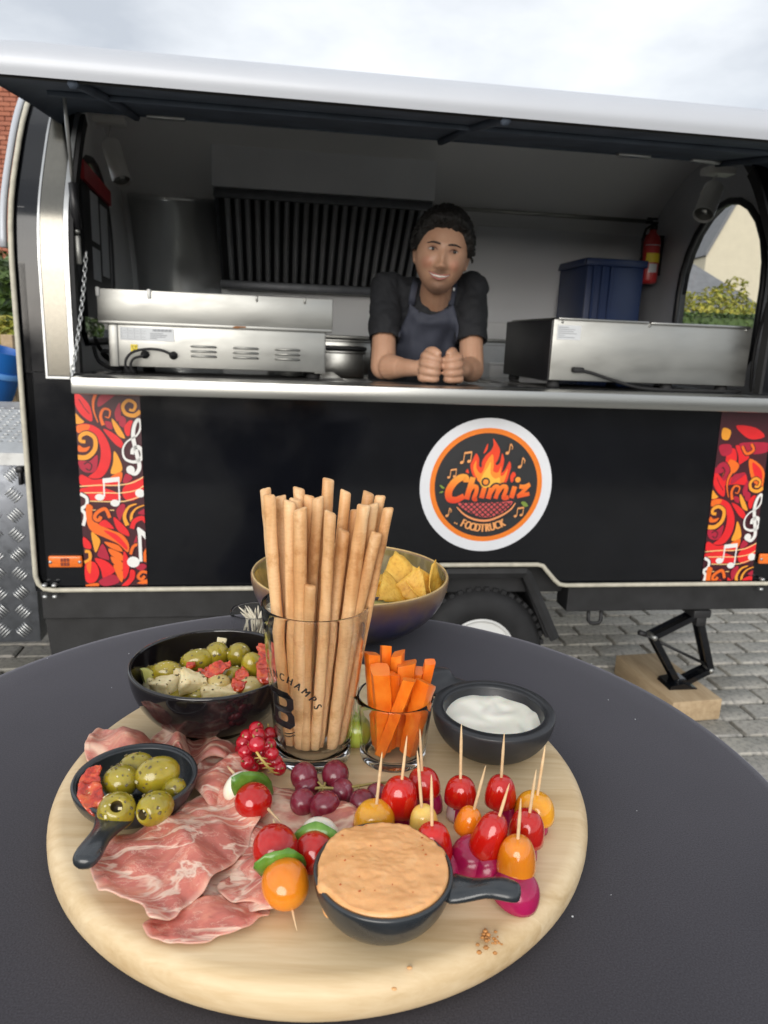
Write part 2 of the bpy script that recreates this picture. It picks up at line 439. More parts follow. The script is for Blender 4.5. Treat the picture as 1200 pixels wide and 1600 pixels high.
# roof shell, back wall and lining
def shell(off, u0, u1, zlow=.44):
    a = [(d, z) for d, z in PC if z > 1.80]; pts = [(dep(1.80), 1.80)]+a
    pts = pts+[(WID-d, z) for d, z in pts[::-1][1:]]
    pts += [(WID-d, z) for d, z in PC[::-1] if z < 1.80]+[(WID, zlow)]
    v, f = [], []
    for i, (d, z) in enumerate(pts):
        n_ = V((0, d-WID/2, z-1.2)).normalized(); q = V((0, d, z))-n_*off
        v += [(u0, q.y, q.z), (u1, q.y, q.z)]
    for i in range(len(pts)-1): f.append((2*i, 2*i+1, 2*i+3, 2*i+2))
    return v, f
mk('roof', shell(0, UL, UR), M['black_gloss'], TR)
mk('lining', shell(.03, UL+.03, UR-.03, .47), M['lining'], TR)
mk('cabin_floor', box(UL+.02, UR-.02, .145, WID-.02, .43, .455), M['white'], TR, False)
def endprof(ins=0):
    p = [(dep(.44)+ins, .44)]+[(d+ins, z) for d, z in PC[:-1]]+[(WID/2, 1.915-ins)]
    return p+[(WID-d, z) for d, z in p[::-1][1:]]
def arch(d0, d1, z0, z1, n=12, r=None):
    c = (d0+d1)/2; w = (d1-d0)/2; zs = z1-w*1.15; P = [(d0, z0+.04), (d0+.04, z0), (d1-.04, z0), (d1, z0+.04), (d1, zs)]
    for i in range(1, n): a = math.pi*i/n; P.append((c+w*math.cos(a), zs+(z1-zs)*math.sin(a)))
    return P+[(d0, zs)]
def endwall(name, u0, u1, hole, mi_out, mi_in):
    out = endprof(.0); loops = [[V((a, b, 0)) for a, b in out], [V((a, b, 0)) for a, b in hole[::-1]]]
    tri = tessellate_polygon(loops); P = out+hole[::-1]; n = len(P)
    v = [(u0, a, b) for a, b in P]+[(u1, a, b) for a, b in P]
    f = [tuple(t) for t in tri]; ns = len(f); f += [tuple(i+n for i in t) for t in tri]
    no, nh = len(out), len(hole); mi_ = [0]*ns+[1]*ns
    for i in range(no): f.append((i, (i+1) % no, (i+1) % no+n, i+n)); mi_.append(0)
    for i in range(nh): a, b = no+i, no+(i+1) % nh; f.append((a, b, b+n, a+n)); mi_.append(0)
    return mk(name, (v, f), [mi_out, mi_in], TR, False, mi=mi_)
LW, RW = arch(.50, .97, 1.10, 1.685), arch(.385, .93, 1.10, 1.685)
endwall('end_wall', UL+.001, UL+.033, LW, M['black_gloss'], M['lining'])
endwall('end_wall', UR-.001, UR-.033, RW, M['black_gloss'], M['greywall'])
def ring(hole, u, w=.013):
    return tube([(u, a, b) for a, b in hole], w, 8, closed=True, up=(1, 0, 0))
for hole, u in ((LW, UL+.017), (RW, UR-.017)):
    g = mk('window', ring(hole, u+(.017 if u < 0 else -.017)), M['black_satin'], TR)
    tri = tessellate_polygon([[V((a, b, 0)) for a, b in hole]])
    mk('pane', ([(u, a, b) for a, b in hole], tri), M['pane'], g, False)
# light strip round the lower side and up both ends
tp_ = [V((UR-.006, -.010, z)) for z in (1.5, 1.3, 1.1, .9, .7, .5)]+[V((UR-.02, -.010, .455))]
tp_ += [V((UR-.05, -.012, ZL)), V((1.2, -.012, ZL)), V((.86, -.012, ZL))]+[V((x, -.012, z)) for x, z in ((.838, ZL+.004), (.822, ZL+.018), (.796, ZA-.02), (.782, ZA-.004), (.765, ZA))]
tp_ += [V((.62, -.012, ZA)), V((.47, -.012, ZA))]+[V((x, -.012, z)) for x, z in ((.453, ZA-.004), (.439, ZA-.02), (.413, ZL+.018), (.397, ZL+.004), (.37, ZL))]
tp_ += [V((.1, -.012, ZL)), V((-.3, -.012, ZL)), V((-.605, -.012, ZL)), V((-.628, -.012, ZL+.004)), V((-.642, -.012, ZL+.018)), V((-.648, -.012, ZL+.04))]
for i in range(26):
    z = .5+(1.80-.5)*i/25; tp_.append(V((-.648, dep(z)-.012, z+.002)))
mk('light_strip', tube(tp_, .0068, 8), M['trim'], TR)
mk('gutter', tube([(-.668, dep(z)-.004, z) for z in [1.33+.47*i/20 for i in range(21)]], .009, 8), M['silver'], TR)
for u in (-.625, -.60, 1.50):
    for s in (-1, 1): mk('strip_clip', box(u-.006, u+.006, -.024, -.006, ZL+s*.016-.004, ZL+s*.016+.004, .002, 1), M['alu'], TR)
# chassis
ch = mk('chassis', cat(box(UL+.01, .36, .012, .10, .352, .444, .004), box(.36, .88, .06, .14, .40, .508, .004), box(.88, UR-.01, .012, .10, .352, .444, .004), box(UL+.03, UR-.03, WID-.1, WID-.03, .34, .44),
     *[box(u-.03, u+.03, .1, WID-.1, .36, .42) for u in (-.55, -.1, .3, .95, 1.35)]), M['chassis'], TR, False)
mk('wheel_box', box(.36, .88, .30, .34, .2, .5), M['chassis'], TR, False)
mk('corner_skirt', prism([(UL+.0, .445), (-.52, .445), (.2, .43), (.2, .30), (-.45, .24), (-.56, .21), (-.60, .19), (UL+.02, .22)], .035, .06), M['chassis'], TR, False)
mk('mudguard', cat(tube([(.385, .02, .26), (.495, .02, .472), (.50, .02, .478), (.742, .02, .478), (.747, .02, .472), (.855, .02, .26)], .008, 6, flat=2.2),
     prism([(.385, .26), (.497, .478), (.745, .478), (.855, .26), (.83, .26), (.735, .462), (.507, .462), (.41, .26)], .03, .27)), M['chassis'], TR, False)
mk('tie_loop', tube([(.965, .04, .36), (.965, .035, .315), (.972, .033, .305), (1.0, .033, .305), (1.007, .035, .315), (1.007, .04, .36)], .006, 8), M['chassis'], TR)
# wheel
WC = (.622, .055, .208)
tyre = [(.112, -.01), (.118, -.02), (.150, -.026), (.182, -.022), (.198, -.006), (.206, .012), (.208, .05), (.206, .088), (.198, .106), (.18, .122), (.15, .126), (.118, .12)]
def tread(a, z): return (-.018 if (math.sin(a*46+z*60) > .55) else 0) if .0 < z < .10 else 0
wt = xf(cring(tyre, 138), Matrix.Translation(WC) @ Matrix.Rotation(R(-90), 4, 'X'))
wheel = mk('wheel', xf(cring(tyre, 96), Matrix.Translation(WC) @ Matrix.Rotation(R(-90), 4, 'X')), M['black_rubber'], TR, True, ang=50)
vf = []
for i in range(46):
    for z0_, z1_, sh in ((-.004, .045, 0), (.055, .10, .5)):
        a = 2*math.pi*(i+sh)/46; b = box(.199, .2125, -.0085, .0085, z0_, z1_, .002, 1)
        vf.append(xf(b, Matrix.Translation(WC) @ Matrix.Rotation(R(-90), 4, 'X') @ Matrix.Rotation(a, 4, 'Z')))
o = mk('tread', cat(*vf), M['black_rubber'], wheel, False); o['kind'] = 'stuff'
rim = [(.112, -.008), (.113, -.014), (.108, -.017), (.102, -.012), (.098, .01), (.09, .028), (.06, .034), (.045, .03), (.03, .026), (.0, .026)]
mk('rim', xf(lathe(rim, 64), Matrix.Translation(WC) @ Matrix.Rotation(R(-90), 4, 'X')), M['white'], wheel, True, ang=40)
# hatch, swung up
outp = [(.215, 1.738), (.10, 1.750), (-.08, 1.738), (-.25, 1.704), (-.36, 1.672), (-.415, 1.655), (-.442, 1.638), (-.452, 1.612), (-.447, 1.588)]
outp = [(p.x, p.y) for p in cr_curve([(a, b, 0) for a, b in outp], 4)]
und = [(-.447, 1.588), (-.438, 1.590), (-.40, 1.602), (-.10, 1.656), (.215, 1.703)]
def loft(prof, st):
    v, f = [], []; n = len(prof)
    for u, q in st: v += [(u, d+(.02*q if d < -.3 else 0), z-(z-1.60)*q*.55 if z > 1.6 else z) for d, z in prof]
    for i in range(len(st)-1):
        for k in range(n-1): f.append((i*n+k, i*n+k+1, (i+1)*n+k+1, (i+1)*n+k))
    return v, f
st = [(-.556, .85), (-.553, .6), (-.545, .35), (-.53, .16), (-.505, .05), (-.46, 0)]+[(-.46+1.88*i/20, 0) for i in range(1, 21)]+[(1.45, .1), (1.47, .4), (1.475, .85)]
hat = fixn(mk('hatch', cat(loft(outp, st), loft(und[::-1], st)), M['silver'], TR, True, ang=35))
hat.data.materials.append(M['navy'])
for p in hat.data.polygons:
    if p.index >= (len(outp)-1)*(len(st)-1): p.material_index = 1
mk('hatch_rib', cat(*[tube([(u, d, z-.006) for d, z in und[1:]], .010, 6) for u in (-.38, .45, 1.3)], tube([(-.5, -.16, 1.641), (1.43, -.16, 1.641)], .008, 6)), M['navy'], hat)
mk('hatch_seal', tube([(-.54, -.434, 1.592), (1.46, -.434, 1.592)], .006, 6), M['black_rubber'], hat)
for u in (-.30, 1.02, 1.25): mk('hinge', box(u-.05, u+.05, .178, .20, 1.690, 1.702, .003, 1), M['alu'], TR)
mk('hinge', box(-.60, -.53, .10, .20, 1.725, 1.735, .003, 1), M['alu'], TR)
for u, ue in ((-.505, -.47), (1.425, 1.40)):
    g = mk('gas_strut', tube([(u+.003, .03, 1.385), (u+.004, .012, 1.49)], .011, 10), M['black_satin'], TR)
    mk('rod', tube([(u+.004, .012, 1.49), (u+.028, -.12, 1.652)], .0045, 8), M['alu'], g)
    mk('ball_joint', ball(.009, .009, .009, 10, 8, (u+.028, -.12, 1.654)), M['steel_dull'], g); mk('ball_joint', ball(.008, .008, .008, 10, 8, (u+.003, .03, 1.38)), M['steel_dull'], g)
    mk('latch', box(u-.004, u+.012, .018, .03, 1.30, 1.37, .003, 1), M['steel_dull'], TR)
# counter: fold-down steel shelf and worktop behind it
mk('counter', cat(box(-.50, 1.56, -.12, .002, .988, 1.029, .004)), M['steel'], TR, True, ang=40)
mk('worktop', cat(box(-.53, .19, .004, .62, 1.0, 1.027, .003), box(.19, .72, .004, .24, 1.0, 1.0268, .003), box(.72, 1.40, .004, .62, 1.0, 1.027, .003)), plain('worktop_dark_steel', (.22, .215, .21), .16, .6, var=.25, scale=10), TR, True, ang=40)
mk('counter_front', cat(box(-.6, .18, .58, .60, .46, 1.0), box(.19, .72, .20, .22, .46, 1.0), box(.73, 1.6, .58, .60, .46, 1.0)), M['steel_dull'], TR, False)
# marker lamps
for u0_, u1_ in ((-.613, -.526), (1.484, 1.571)):
    c = (u0_+u1_)/2
    lm = mk('marker_lamp', xf(box(-.0435, .0435, -.012, 0, -.0165, .0165, .005, 3), Matrix.Translation((c, -.001, .527))), M['orange_lens'], TR)
    for s in (-1, 1): mk('screw', xf(lathe([(.0045, 0), (.0045, .002), (.001, .003)], 10), Matrix.Translation((c+s*.038, -.0125, .527)) @ Matrix.Rotation(R(90), 4, 'X')), M['alu'], lm)
    mk('reflector_mark', cat(*[box(c+i*.008-.0032, c+i*.008+.0032, -.0142, -.0128, .527+s*.007-.005, .527+s*.007+.005) for i in (-1, 0, 1) for s in (-.85, .85)]), plain('reflector_print', (.20, .03, .01), .5, var=0), lm, False)

# ---- flat print on the side: two music stripes and the round logo
P_D = plain('print_maroon', (.055, .010, .016), .35, var=.1); P_R = plain('print_red', (.72, .018, .022), .35, var=.06); P_C = plain('print_crimson', (.40, .014, .04), .35, var=.08)
P_O = plain('print_orange', (.78, .14, .015), .35, var=.06); P_Y = plain('print_amber', (.80, .32, .03), .35, var=.06); P_W = plain('print_white', (.74, .73, .70), .35, var=.03); P_S = plain('print_cream', (.82, .52, .22), .35, var=.05)
def stripe(name, corners, shift, clip):
    # artwork drawn in its own units: x 0..1000 across, y down
    (x0, zt), (x1, _), (x2, zb), (x3, _) = corners
    def fm(x, y, l):
        s = x/1000; t = y/3000
        ul, ur = x0+(x3-x0)*t, x1+(x2-x1)*t
        return (ul+(ur-ul)*s, -.0012-l, zt+(zb-zt)*t)
    P = Print(fm, clip)
    def g(pts):
        o = []
        for x, y in pts:
            t = (y-88)/1414; xl, xr = 118+87*t, 580+62*t; o.append(((x-xl)/(xr-xl)*1000, t*3000+shift))
        return o
    def ps(m_, *pts): P.poly(g(pts), m_)
    def st(m_, w, *pts, tap=None, edge=True):
        if edge: P.stroke(g(pts), (w+16)*2.1, P_D, taper=tap)
        P.stroke(g(pts), w*2.1, m_, taper=tap)
    def dc(m_, x, y, r, ry=None):
        (a, b), = g([(x, y)]); P.disc(a, b, r*2.15, m_, (ry or r)*2.1)
    grow = lambda q: .35+.65*q
    shr = lambda q: 1-.75*q
    bel = lambda q: .25+.75*math.sin(math.pi*q)
    P.poly([(-10, -10), (1010, -10), (1010, 3010), (-10, 3010)], P_D, False)
    if shift:
        for dy in (-1414,):
            ps(P_R, (205, 1330+dy), (270, 1320+dy), (300, 1400+dy), (270, 1470+dy), (210, 1460+dy)); ps(P_R, (270, 1290+dy), (350, 1310+dy), (410, 1380+dy), (370, 1420+dy), (330, 1440+dy), (310, 1370+dy))
        yy = -620
        ps(P_O, (420, -20), (560, 60), (590, 210), (500, 180), (440, 90)); ps(P_R, (450, 10), (540, 70), (560, 150), (490, 120))
        ps(P_O, (240, -10), (330, 30), (300, 100), (180, 180), (215, 70)); st(P_C, 40, (130, 170), (210, 150), (235, 80), (190, 30), (150, 60), (170, 100))
        ps(P_R, (160, 200), (330, 110), (400, 100), (430, 190), (330, 190)); ps(P_C, (120, -120), (220, -130), (240, -60), (160, -40)); ps(P_C, (300, -140), (560, -150), (570, -80), (420, -60))
        st(P_O, 24, (330, -120), (380, -60), (440, -90), (410, -140)); ps(P_Y, (125, -260), (200, -240), (190, -170), (130, -180)); ps(P_R, (240, -280), (420, -270), (520, -200), (380, -180))
    ps(P_R, (115, 85), (200, 150), (235, 210), (242, 292), (180, 260), (128, 190)); P.stroke(g([(150, 140), (185, 195), (225, 240)]), 12, P_D)
    ps(P_C, (112, 60), (190, 64), (192, 96), (116, 100)); ps(P_C, (300, 112), (405, 100), (350, 150), (285, 190)); ps(P_C, (415, 190), (440, 160), (445, 250), (420, 290), (402, 240)); ps(P_C, (440, 250), (480, 270), (475, 330), (435, 310))
    st(P_O, 26, (275, 90), (252, 150), (255, 220), (285, 300), tap=shr)
    st(P_O, 26, (322, 318), (303, 255), (325, 205), (368, 215), (362, 262), (335, 258), tap=shr)
    ps(P_C, (335, 290), (380, 300), (385, 345), (345, 330))
    st(P_Y, 30, (585, 215), (540, 245), (480, 232), (460, 180), (500, 140), (548, 165), (537, 207), (505, 205), tap=lambda q: 1-.4*q)
    ps(P_Y, (383, 270), (430, 320), (477, 405), (430, 390), (395, 330))
    ps(P_R, (322, 345), (380, 365), (450, 420), (470, 480), (420, 460), (370, 410)); ps(P_R, (470, 330), (510, 280), (540, 300), (520, 370), (490, 390))
    ps(P_Y, (125, 240), (160, 270), (188, 300), (130, 310))
    ps(P_R, (140, 322), (220, 312), (310, 360), (372, 480), (368, 600), (310, 690), (220, 690), (272, 640), (302, 560), (300, 460), (252, 380), (190, 352), (142, 365)); ps(P_O, (138, 325), (222, 316), (215, 352), (145, 375))
    ps(P_O, (150, 460), (185, 480), (230, 470), (205, 505), (150, 505))
    st(P_Y, 36, (145, 548), (210, 545), (263, 490), (263, 412), (212, 376), (165, 395), (163, 430), (198, 437), tap=lambda q: 1-.35*q)
    ps(P_C, (152, 572), (225, 575), (282, 530), (272, 640), (205, 655), (162, 625)); P.stroke(g([(188, 598), (215, 582), (243, 602), (230, 640), (200, 625)]), 20, P_D)
    ps(P_Y, (400, 500), (440, 560), (455, 640), (378, 662), (393, 580)); ps(P_O, (380, 682), (456, 650), (440, 735), (370, 742))
    ps(P_R, (165, 672), (250, 705), (330, 705), (330, 765), (170, 748)); ps(P_R, (480, 745), (615, 690), (617, 800), (520, 860), (462, 822)); ps(P_C, (485, 660), (530, 690), (490, 730), (462, 720))
    ps(P_R, (168, 772), (300, 762), (425, 802), (432, 850), (220, 856), (172, 822)); ps(P_R, (330, 705), (430, 700), (430, 745), (335, 750))
    for w, pts in ((9, ((160, 757), (300, 746), (420, 746), (530, 725), (612, 680))), (8, ((165, 804), (300, 801), (450, 801), (560, 780), (614, 745))), (8, ((220, 863), (380, 866), (480, 861), (560, 836), (618, 815))), (7, ((205, 928), (300, 929), (404, 929)))):
        st(P_S, w, *pts, edge=False)
    st(P_W, 12, (328, 700), (330, 765), (332, 830), edge=False); st(P_W, 12, (433, 690), (436, 780), (440, 872), edge=False)
    P.poly(g([(320, 697), (438, 684), (438, 718), (320, 732)]), P_W, False); dc(P_W, 300, 834, 34, 25); dc(P_W, 408, 876, 34, 26); dc(P_W, 585, 802, 36, 31)
    cl = ((515, 652), (552, 660), (580, 612), (562, 520), (535, 400), (545, 310), (575, 272), (588, 320), (562, 382), (490, 432), (462, 490), (478, 552), (540, 575), (592, 550), (600, 500), (570, 468), (535, 485), (528, 520))
    st(P_W, 27, *cl, tap=lambda q: .8+.35*math.sin(q*9)); dc(P_W, 517, 632, 31)
    st(P_W, 24, (163, 810), (208, 840), (208, 890), (175, 922), (200, 965), (186, 1045))
    ps(P_O, (205, 892), (250, 902), (250, 960), (290, 1030), (380, 1075), (460, 1110), (507, 1180), (500, 1245), (430, 1180), (330, 1130), (250, 1090), (212, 1020)); ps(P_R, (330, 1080), (420, 1110), (490, 1190), (490, 1225), (420, 1160))
    st(P_O, 26, (372, 985), (340, 920), (285, 945), (265, 985), (292, 1005), (310, 975))
    ps(P_R, (400, 980), (450, 1020), (500, 1080), (507, 1122), (440, 1090), (410, 1040)); ps(P_R, (295, 1035), (340, 1000), (402, 1062), (360, 1062))
    st(P_Y, 34, (497, 1042), (475, 975), (505, 905), (562, 880), tap=shr); st(P_Y, 26, (528, 1012), (525, 965), (558, 915), (620, 888), tap=shr)
    ps(P_C, (418, 930), (458, 880), (482, 900), (460, 970), (440, 1005)); ps(P_C, (570, 950), (625, 915), (628, 960))
    st(P_R, 34, (528, 1065), (548, 1010), (600, 985), (630, 1012)); ps(P_C, (535, 1190), (575, 1090), (580, 1170), (530, 1225))
    ps(P_Y, (245, 1090), (300, 1140), (303, 1180), (275, 1245), (253, 1170)); ps(P_R, (188, 1128), (235, 1170), (242, 1217), (193, 1204))
    st(P_Y, 24, (198, 1322), (235, 1292), (230, 1242), (200, 1236)); ps(P_C, (288, 1262), (325, 1180), (372, 1292), (330, 1292))
    ps(P_O, (335, 1163), (432, 1190), (462, 1240), (380, 1210)); ps(P_O, (368, 1215), (457, 1255), (462, 1310), (385, 1265)); ps(P_O, (383, 1275), (462, 1320), (467, 1380), (400, 1330)); ps(P_O, (400, 1340), (467, 1390), (462, 1472), (430, 1432))
    ps(P_R, (470, 1240), (507, 1300), (507, 1400), (470, 1442)); ps(P_R, (205, 1332), (270, 1320), (302, 1400), (270, 1472), (210, 1462)); ps(P_R, (270, 1290), (350, 1310), (412, 1380), (370, 1422), (330, 1442), (310, 1370))
    ps(P_C, (300, 1462), (400, 1412), (442, 1472), (340, 1503)); ps(P_R, (520, 1380), (552, 1390), (547, 1450), (500, 1503), (458, 1503), (510, 1440)); ps(P_O, (213, 1340), (245, 1300), (240, 1402), (220, 1382)); ps(P_O, (215, 1490), (290, 1478), (295, 1503), (215, 1503))
    st(P_O, 22, (642, 1400), (600, 1395), (575, 1432), (600, 1452), (622, 1425)); ps(P_O, (568, 1482), (642, 1450), (642, 1485))
    st(P_O, 22, (520, 1260), (540, 1200), (580, 1185), (600, 1230)); ps(P_O, (605, 1270), (634, 1210), (636, 1310), (612, 1310)); ps(P_C, (560, 1360), (600, 1330), (636, 1350), (600, 1385))
    st(P_W, 25, (582, 1065), (588, 1190), (594, 1315)); P.poly(g([(572, 1052), (630, 1100), (640, 1160), (605, 1120), (572, 1100)]), P_W); dc(P_W, 541, 1318, 47, 42)
    return P.build(name, TR)
stripe('music_stripe', [(-.523, .985), (-.360, .985), (-.358, ZL+.008), (-.523, ZL+.008)], 0, (0, 1000, 0, 3000))
stripe('music_stripe', [(1.292, .985), (1.455, .985), (1.475, ZL+.008), (1.305, ZL+.008)], 1050, (0, 1000, 0, 3000))
# round logo
def grad(name, stops):
    k = Nt(name); tc = k.n('ShaderNodeTexCoord'); s_ = k.n('ShaderNodeSeparateXYZ', {0: tc.outputs['Object']})
    q = k.n('ShaderNodeMapRange', {'Value': s_.outputs['Z'], 'From Min': .700, 'From Max': .776}); k.set(Base_Color=k.ramp(q.outputs[0], stops), Roughness=.35); return k.m
L_K = plain('logo_charcoal', (.022, .022, .024), .4, var=.08); L_W = plain('logo_white', (.70, .71, .74), .3, var=.02, coat=.2); L_O = plain('logo_ring_orange', (.80, .20, .02), .35, var=.05)
L_T = grad('logo_script_orange', [(0, (.72, .05, .02)), (.45, (.85, .15, .02)), (1, (.88, .36, .05))]); L_F = plain('logo_flame_red', (.78, .06, .02), .35, var=.05); L_F2 = plain('logo_flame_orange', (.88, .26, .03), .35, var=.05); L_F3 = plain('logo_flame_yellow', (.90, .48, .06), .35, var=.05)
L_N = plain('logo_note_orange', (.78, .34, .12), .35, var=.04); L_G = plain('logo_grill_red', (.62, .09, .09), .35, var=.05); L_E = plain('logo_leaf_green', (.20, .28, .05), .35, var=.05); L_A = plain('logo_arc', (.80, .30, .12), .35, var=.04)
LS = .1955/528
def lf(x, y, l): return (.594+(x-595)*LS, -.0012-l, .7475+(588-y)*LS)
P = Print(lf, None, 8e-5)
P.disc(595, 588, 528, L_W, n=72); P.disc(594, 586, 450, L_O, n=64); P.disc(594, 586, 411, L_K, n=64)
P.poly([(535, 560), (480, 505), (455, 430), (470, 385), (495, 335), (520, 375), (525, 430), (545, 440), (545, 400), (570, 350), (610, 310), (627, 265), (622, 218), (660, 265), (682, 310), (675, 370), (655, 412), (668, 422), (690, 400), (700, 330), (720, 380), (715, 440), (708, 482), (732, 460), (750, 420), (765, 393), (780, 430), (770, 490), (755, 550), (720, 580), (600, 600)], L_F)
P.poly([(535, 560), (488, 480), (480, 430), (500, 390), (505, 450), (540, 490), (562, 460), (580, 400), (625, 340), (640, 420), (640, 470), (680, 480), (700, 430), (700, 500), (725, 500), (755, 450), (740, 530), (710, 575), (600, 600)], L_F2)
P.poly([(545, 575), (560, 500), (595, 440), (615, 400), (620, 490), (660, 530), (695, 520), (690, 580), (600, 605)], L_F3)
P.poly([(552, 332), (566, 290), (582, 256), (581, 300), (566, 326)], L_F); P.poly([(430, 502), (422, 475), (437, 456), (446, 490)], L_F); P.poly([(780, 515), (798, 475), (822, 490), (816, 530), (793, 558)], L_F)
def script(w_add, m_, dw):
    def s(w, *pts, tap=None): P.stroke(pts, w+w_add, m_, 6, tap)
    def d(x, y, r): P.disc(x, y, r+w_add/2, m_)
    s(50, (428, 560), (425, 525), (385, 525), (335, 562), (297, 630), (305, 690), (360, 700), (420, 668), tap=lambda q: .85+.3*math.sin(q*3.1))
    s(44, (482, 520), (462, 600), (440, 695)); s(34, (448, 655), (480, 598), (512, 596), (515, 635), (500, 690), (525, 690))
    s(40, (578, 600), (560, 685)); d(585, 556, 22)
    s(40, (634, 602), (614, 690)); s(34, (624, 650), (660, 594), (690, 604), (672, 688)); s(34, (682, 650), (720, 592), (754, 602), (738, 680), (778, 674))
    s(40, (822, 588), (800, 682)); d(842, 535, 22)
    s(34, (858, 588), (900, 590), (944, 570)); s(30, (936, 576), (890, 630), (850, 668)); s(32, (846, 668), (900, 655), (944, 645))
script(26, L_K, 0); script(0, L_T, 0)
P.poly([(375, 730), (480, 722), (700, 716), (812, 708), (770, 772), (690, 822), (590, 838), (480, 806)], L_G)
clipP = P.clip; P.clip = (392, 800, 716, 834)
for i in range(-3, 14): P.stroke([(330+i*46, 850), (500+i*46, 700)], 9, L_K, 1); P.stroke([(330+i*46, 700), (500+i*46, 850)], 9, L_K, 1)
P.clip = clipP
P.stroke([(365, 755), (430, 815), (520, 855), (620, 862), (720, 826), (800, 772), (835, 718)], 17, L_A, 6, lambda q: .3+.7*math.sin(math.pi*q)**.5 if 0 < q < 1 else .3)
for i, c in enumerate('FOODTRUCK'):
    x = 410+i*42.5; y = 948-((x-580)/170)**2*42+4; ang = math.atan(-2*(x-580)/170**2*42)
    tv, tf = glyph(c, 92)
    ca, sa = math.cos(ang), math.sin(ang); q = []
    for ox in (-2, 1, 4, 7):
        q = [(x+(a*.66+ox)*ca+b*sa, y-(b*ca-(a*.66+ox)*sa)) for a, b, _ in tv]
        P.raw((q, tf), L_N)
for x, y in ((355, 880), (371, 887)): P.disc(x, y, 6, L_N)
def note1(x, y, s=1, fl=1):
    P.disc(x-14*s, y+32*s, 15*s, L_N, 12*s, -.4); P.stroke([(x-1*s, y+30*s), (x+6*s, y-40*s)], 7*s, L_N); P.stroke([(x+6*s, y-40*s), (x+24*s, y-18*s), (x+20*s, y+4*s)], 9*s, L_N, 5, lambda q: 1.2-.7*q)
def note2(x, y, s=1):
    P.disc(x-30*s, y+38*s, 15*s, L_N, 12*s, -.4); P.disc(x+26*s, y+28*s, 15*s, L_N, 12*s, -.4)
    P.stroke([(x-17*s, y+36*s), (x-12*s, y-36*s)], 7*s, L_N); P.stroke([(x+39*s, y+26*s), (x+44*s, y-46*s)], 7*s, L_N); P.stroke([(x-14*s, y-34*s), (x+46*s, y-44*s)], 16*s, L_N)
note2(410, 365); note2(308, 490, .78); note1(748, 292); note1(855, 398); note1(300, 795, .85); note2(864, 790, .85)
P.poly([(215, 580), (235, 585), (258, 605), (235, 605)], L_E); P.poly([(215, 640), (235, 628), (250, 630), (235, 642)], L_E); P.poly([(875, 712), (905, 705), (936, 738), (905, 745)], L_E)
P.build('logo_disc', TR)

# ------------------------------------------------------------------ things in and round the trailer
def tthing(name, label, cat_, u, d, z, group=None): 
    o = thing(name, label, cat_, tw(u, d, z), YAW, group); return o
def lo(vf, u, d, z): return mv(vf, (-u, -d, -z))
# left: griddle with its back to the counter
G = (-.16, .10, 1.028)
g = tthing('griddle', 'stainless steel griddle with louvred back standing on the counter, left of the man', 'griddle', *G)
mk('body', lo(cat(box(-.43, .128, .10, .50, 1.048, 1.163, .003), box(-.455, -.43, .103, .50, 1.046, 1.163, .003), box(.10, .130, .103, .5, 1.045, 1.160, .002)), *G), M['steel_dull'], g, True, ang=40)
mk('splash_guard', lo(cat(box(-.478, .147, .092, .100, 1.166, 1.249, .003), box(-.478, -.470, .10, .50, 1.166, 1.249, .003), box(.139, .147, .10, .5, 1.166, 1.249, .003), box(-.478, .147, .092, .52, 1.158, 1.168, .003)), *G), M['steel_dull'], g, True, ang=40)
mk('hot_plate', lo(box(-.46, .13, .11, .5, 1.168, 1.176), *G), M['black_satin'], g, False)
for u in (-.474, -.343): mk('clip', lo(box(u-.005, u+.005, .087, .096, 1.228, 1.252, .002, 1), *G), M['white'], g)
for u in (-.06, .07): mk('clip', lo(box(u-.003, u+.003, .088, .094, 1.232, 1.25, .002, 1), *G), M['steel_dull'], g)
for u in (-.41, .098):
    for d in (.15, .45): mk('foot', lo(lathe([(.018, 0), (.02, .006), (.017, .02)], 16), -u+G[0]+G[0]-G[0], 0, 0) if False else mv(lathe([(.018, 0), (.02, .006), (.017, .02)], 16), (u-G[0], d-G[1], 0)), M['black_rubber'], g)
for u in (-.204, -.090, .024):
    for z in (1.081, 1.094, 1.107):
        mk('louvre', lo(tube([(u-.032, .101, z), (u-.028, .094, z+.001), (u+.028, .094, z+.001), (u+.032, .101, z)], .0042, 8, flat=.7), *G), M['steel_dull'], g)
pl = mk('rating_plate', lo(box(-.423, -.282, .0985, .1, 1.118, 1.152), *G), M['offwhite'], g, False)
vf = []
for i in range(4):
    for j in range(2): vf += [box(-.420+i*.017, -.406+i*.017, .0978, .0984, 1.121+j*.015, 1.1215+j*.015), box(-.420+i*.017, -.4195+i*.017, .0978, .0984, 1.121+j*.015, 1.134+j*.015), box(-.417+i*.017, -.408+i*.017, .0978, .0984, 1.127+j*.015, 1.1275+j*.015)]
for j in range(4): vf.append(box(-.345, -.345+(.034, .045, .04, .018)[j], .0978, .0984, 1.137-j*.0045, 1.1386-j*.0045))
for i in range(16): vf.append(box(-.338+i*.0032, -.3365+i*.0032+(.0008 if i % 3 else 0), .0978, .0984, 1.143, 1.149))
mk('print', lo(cat(*vf), *G), M['ink'], pl, False)
ys = mk('warning_sticker', lo(box(-.397, -.379, .0985, .1, 1.087, 1.107), *G), M['yellow'], g, False)
mk('triangle', lo(tube([(-.394, .0978, 1.103), (-.382, .0978, 1.103), (-.388, .0978, 1.091)], .0011, 6, closed=True, up=(0, 1, 0)), *G), M['ink'], ys)
for u in (-.360, -.285):
    mk('cable_gland', lo(xf(lathe([(.011, 0), (.011, .006), (.008, .008), (.007, .016), (0, .018)], 14), Matrix.Translation((u, .10, 1.081)) @ Matrix.Rotation(R(90), 4, 'X')), *G), M['black_rubber'], g)
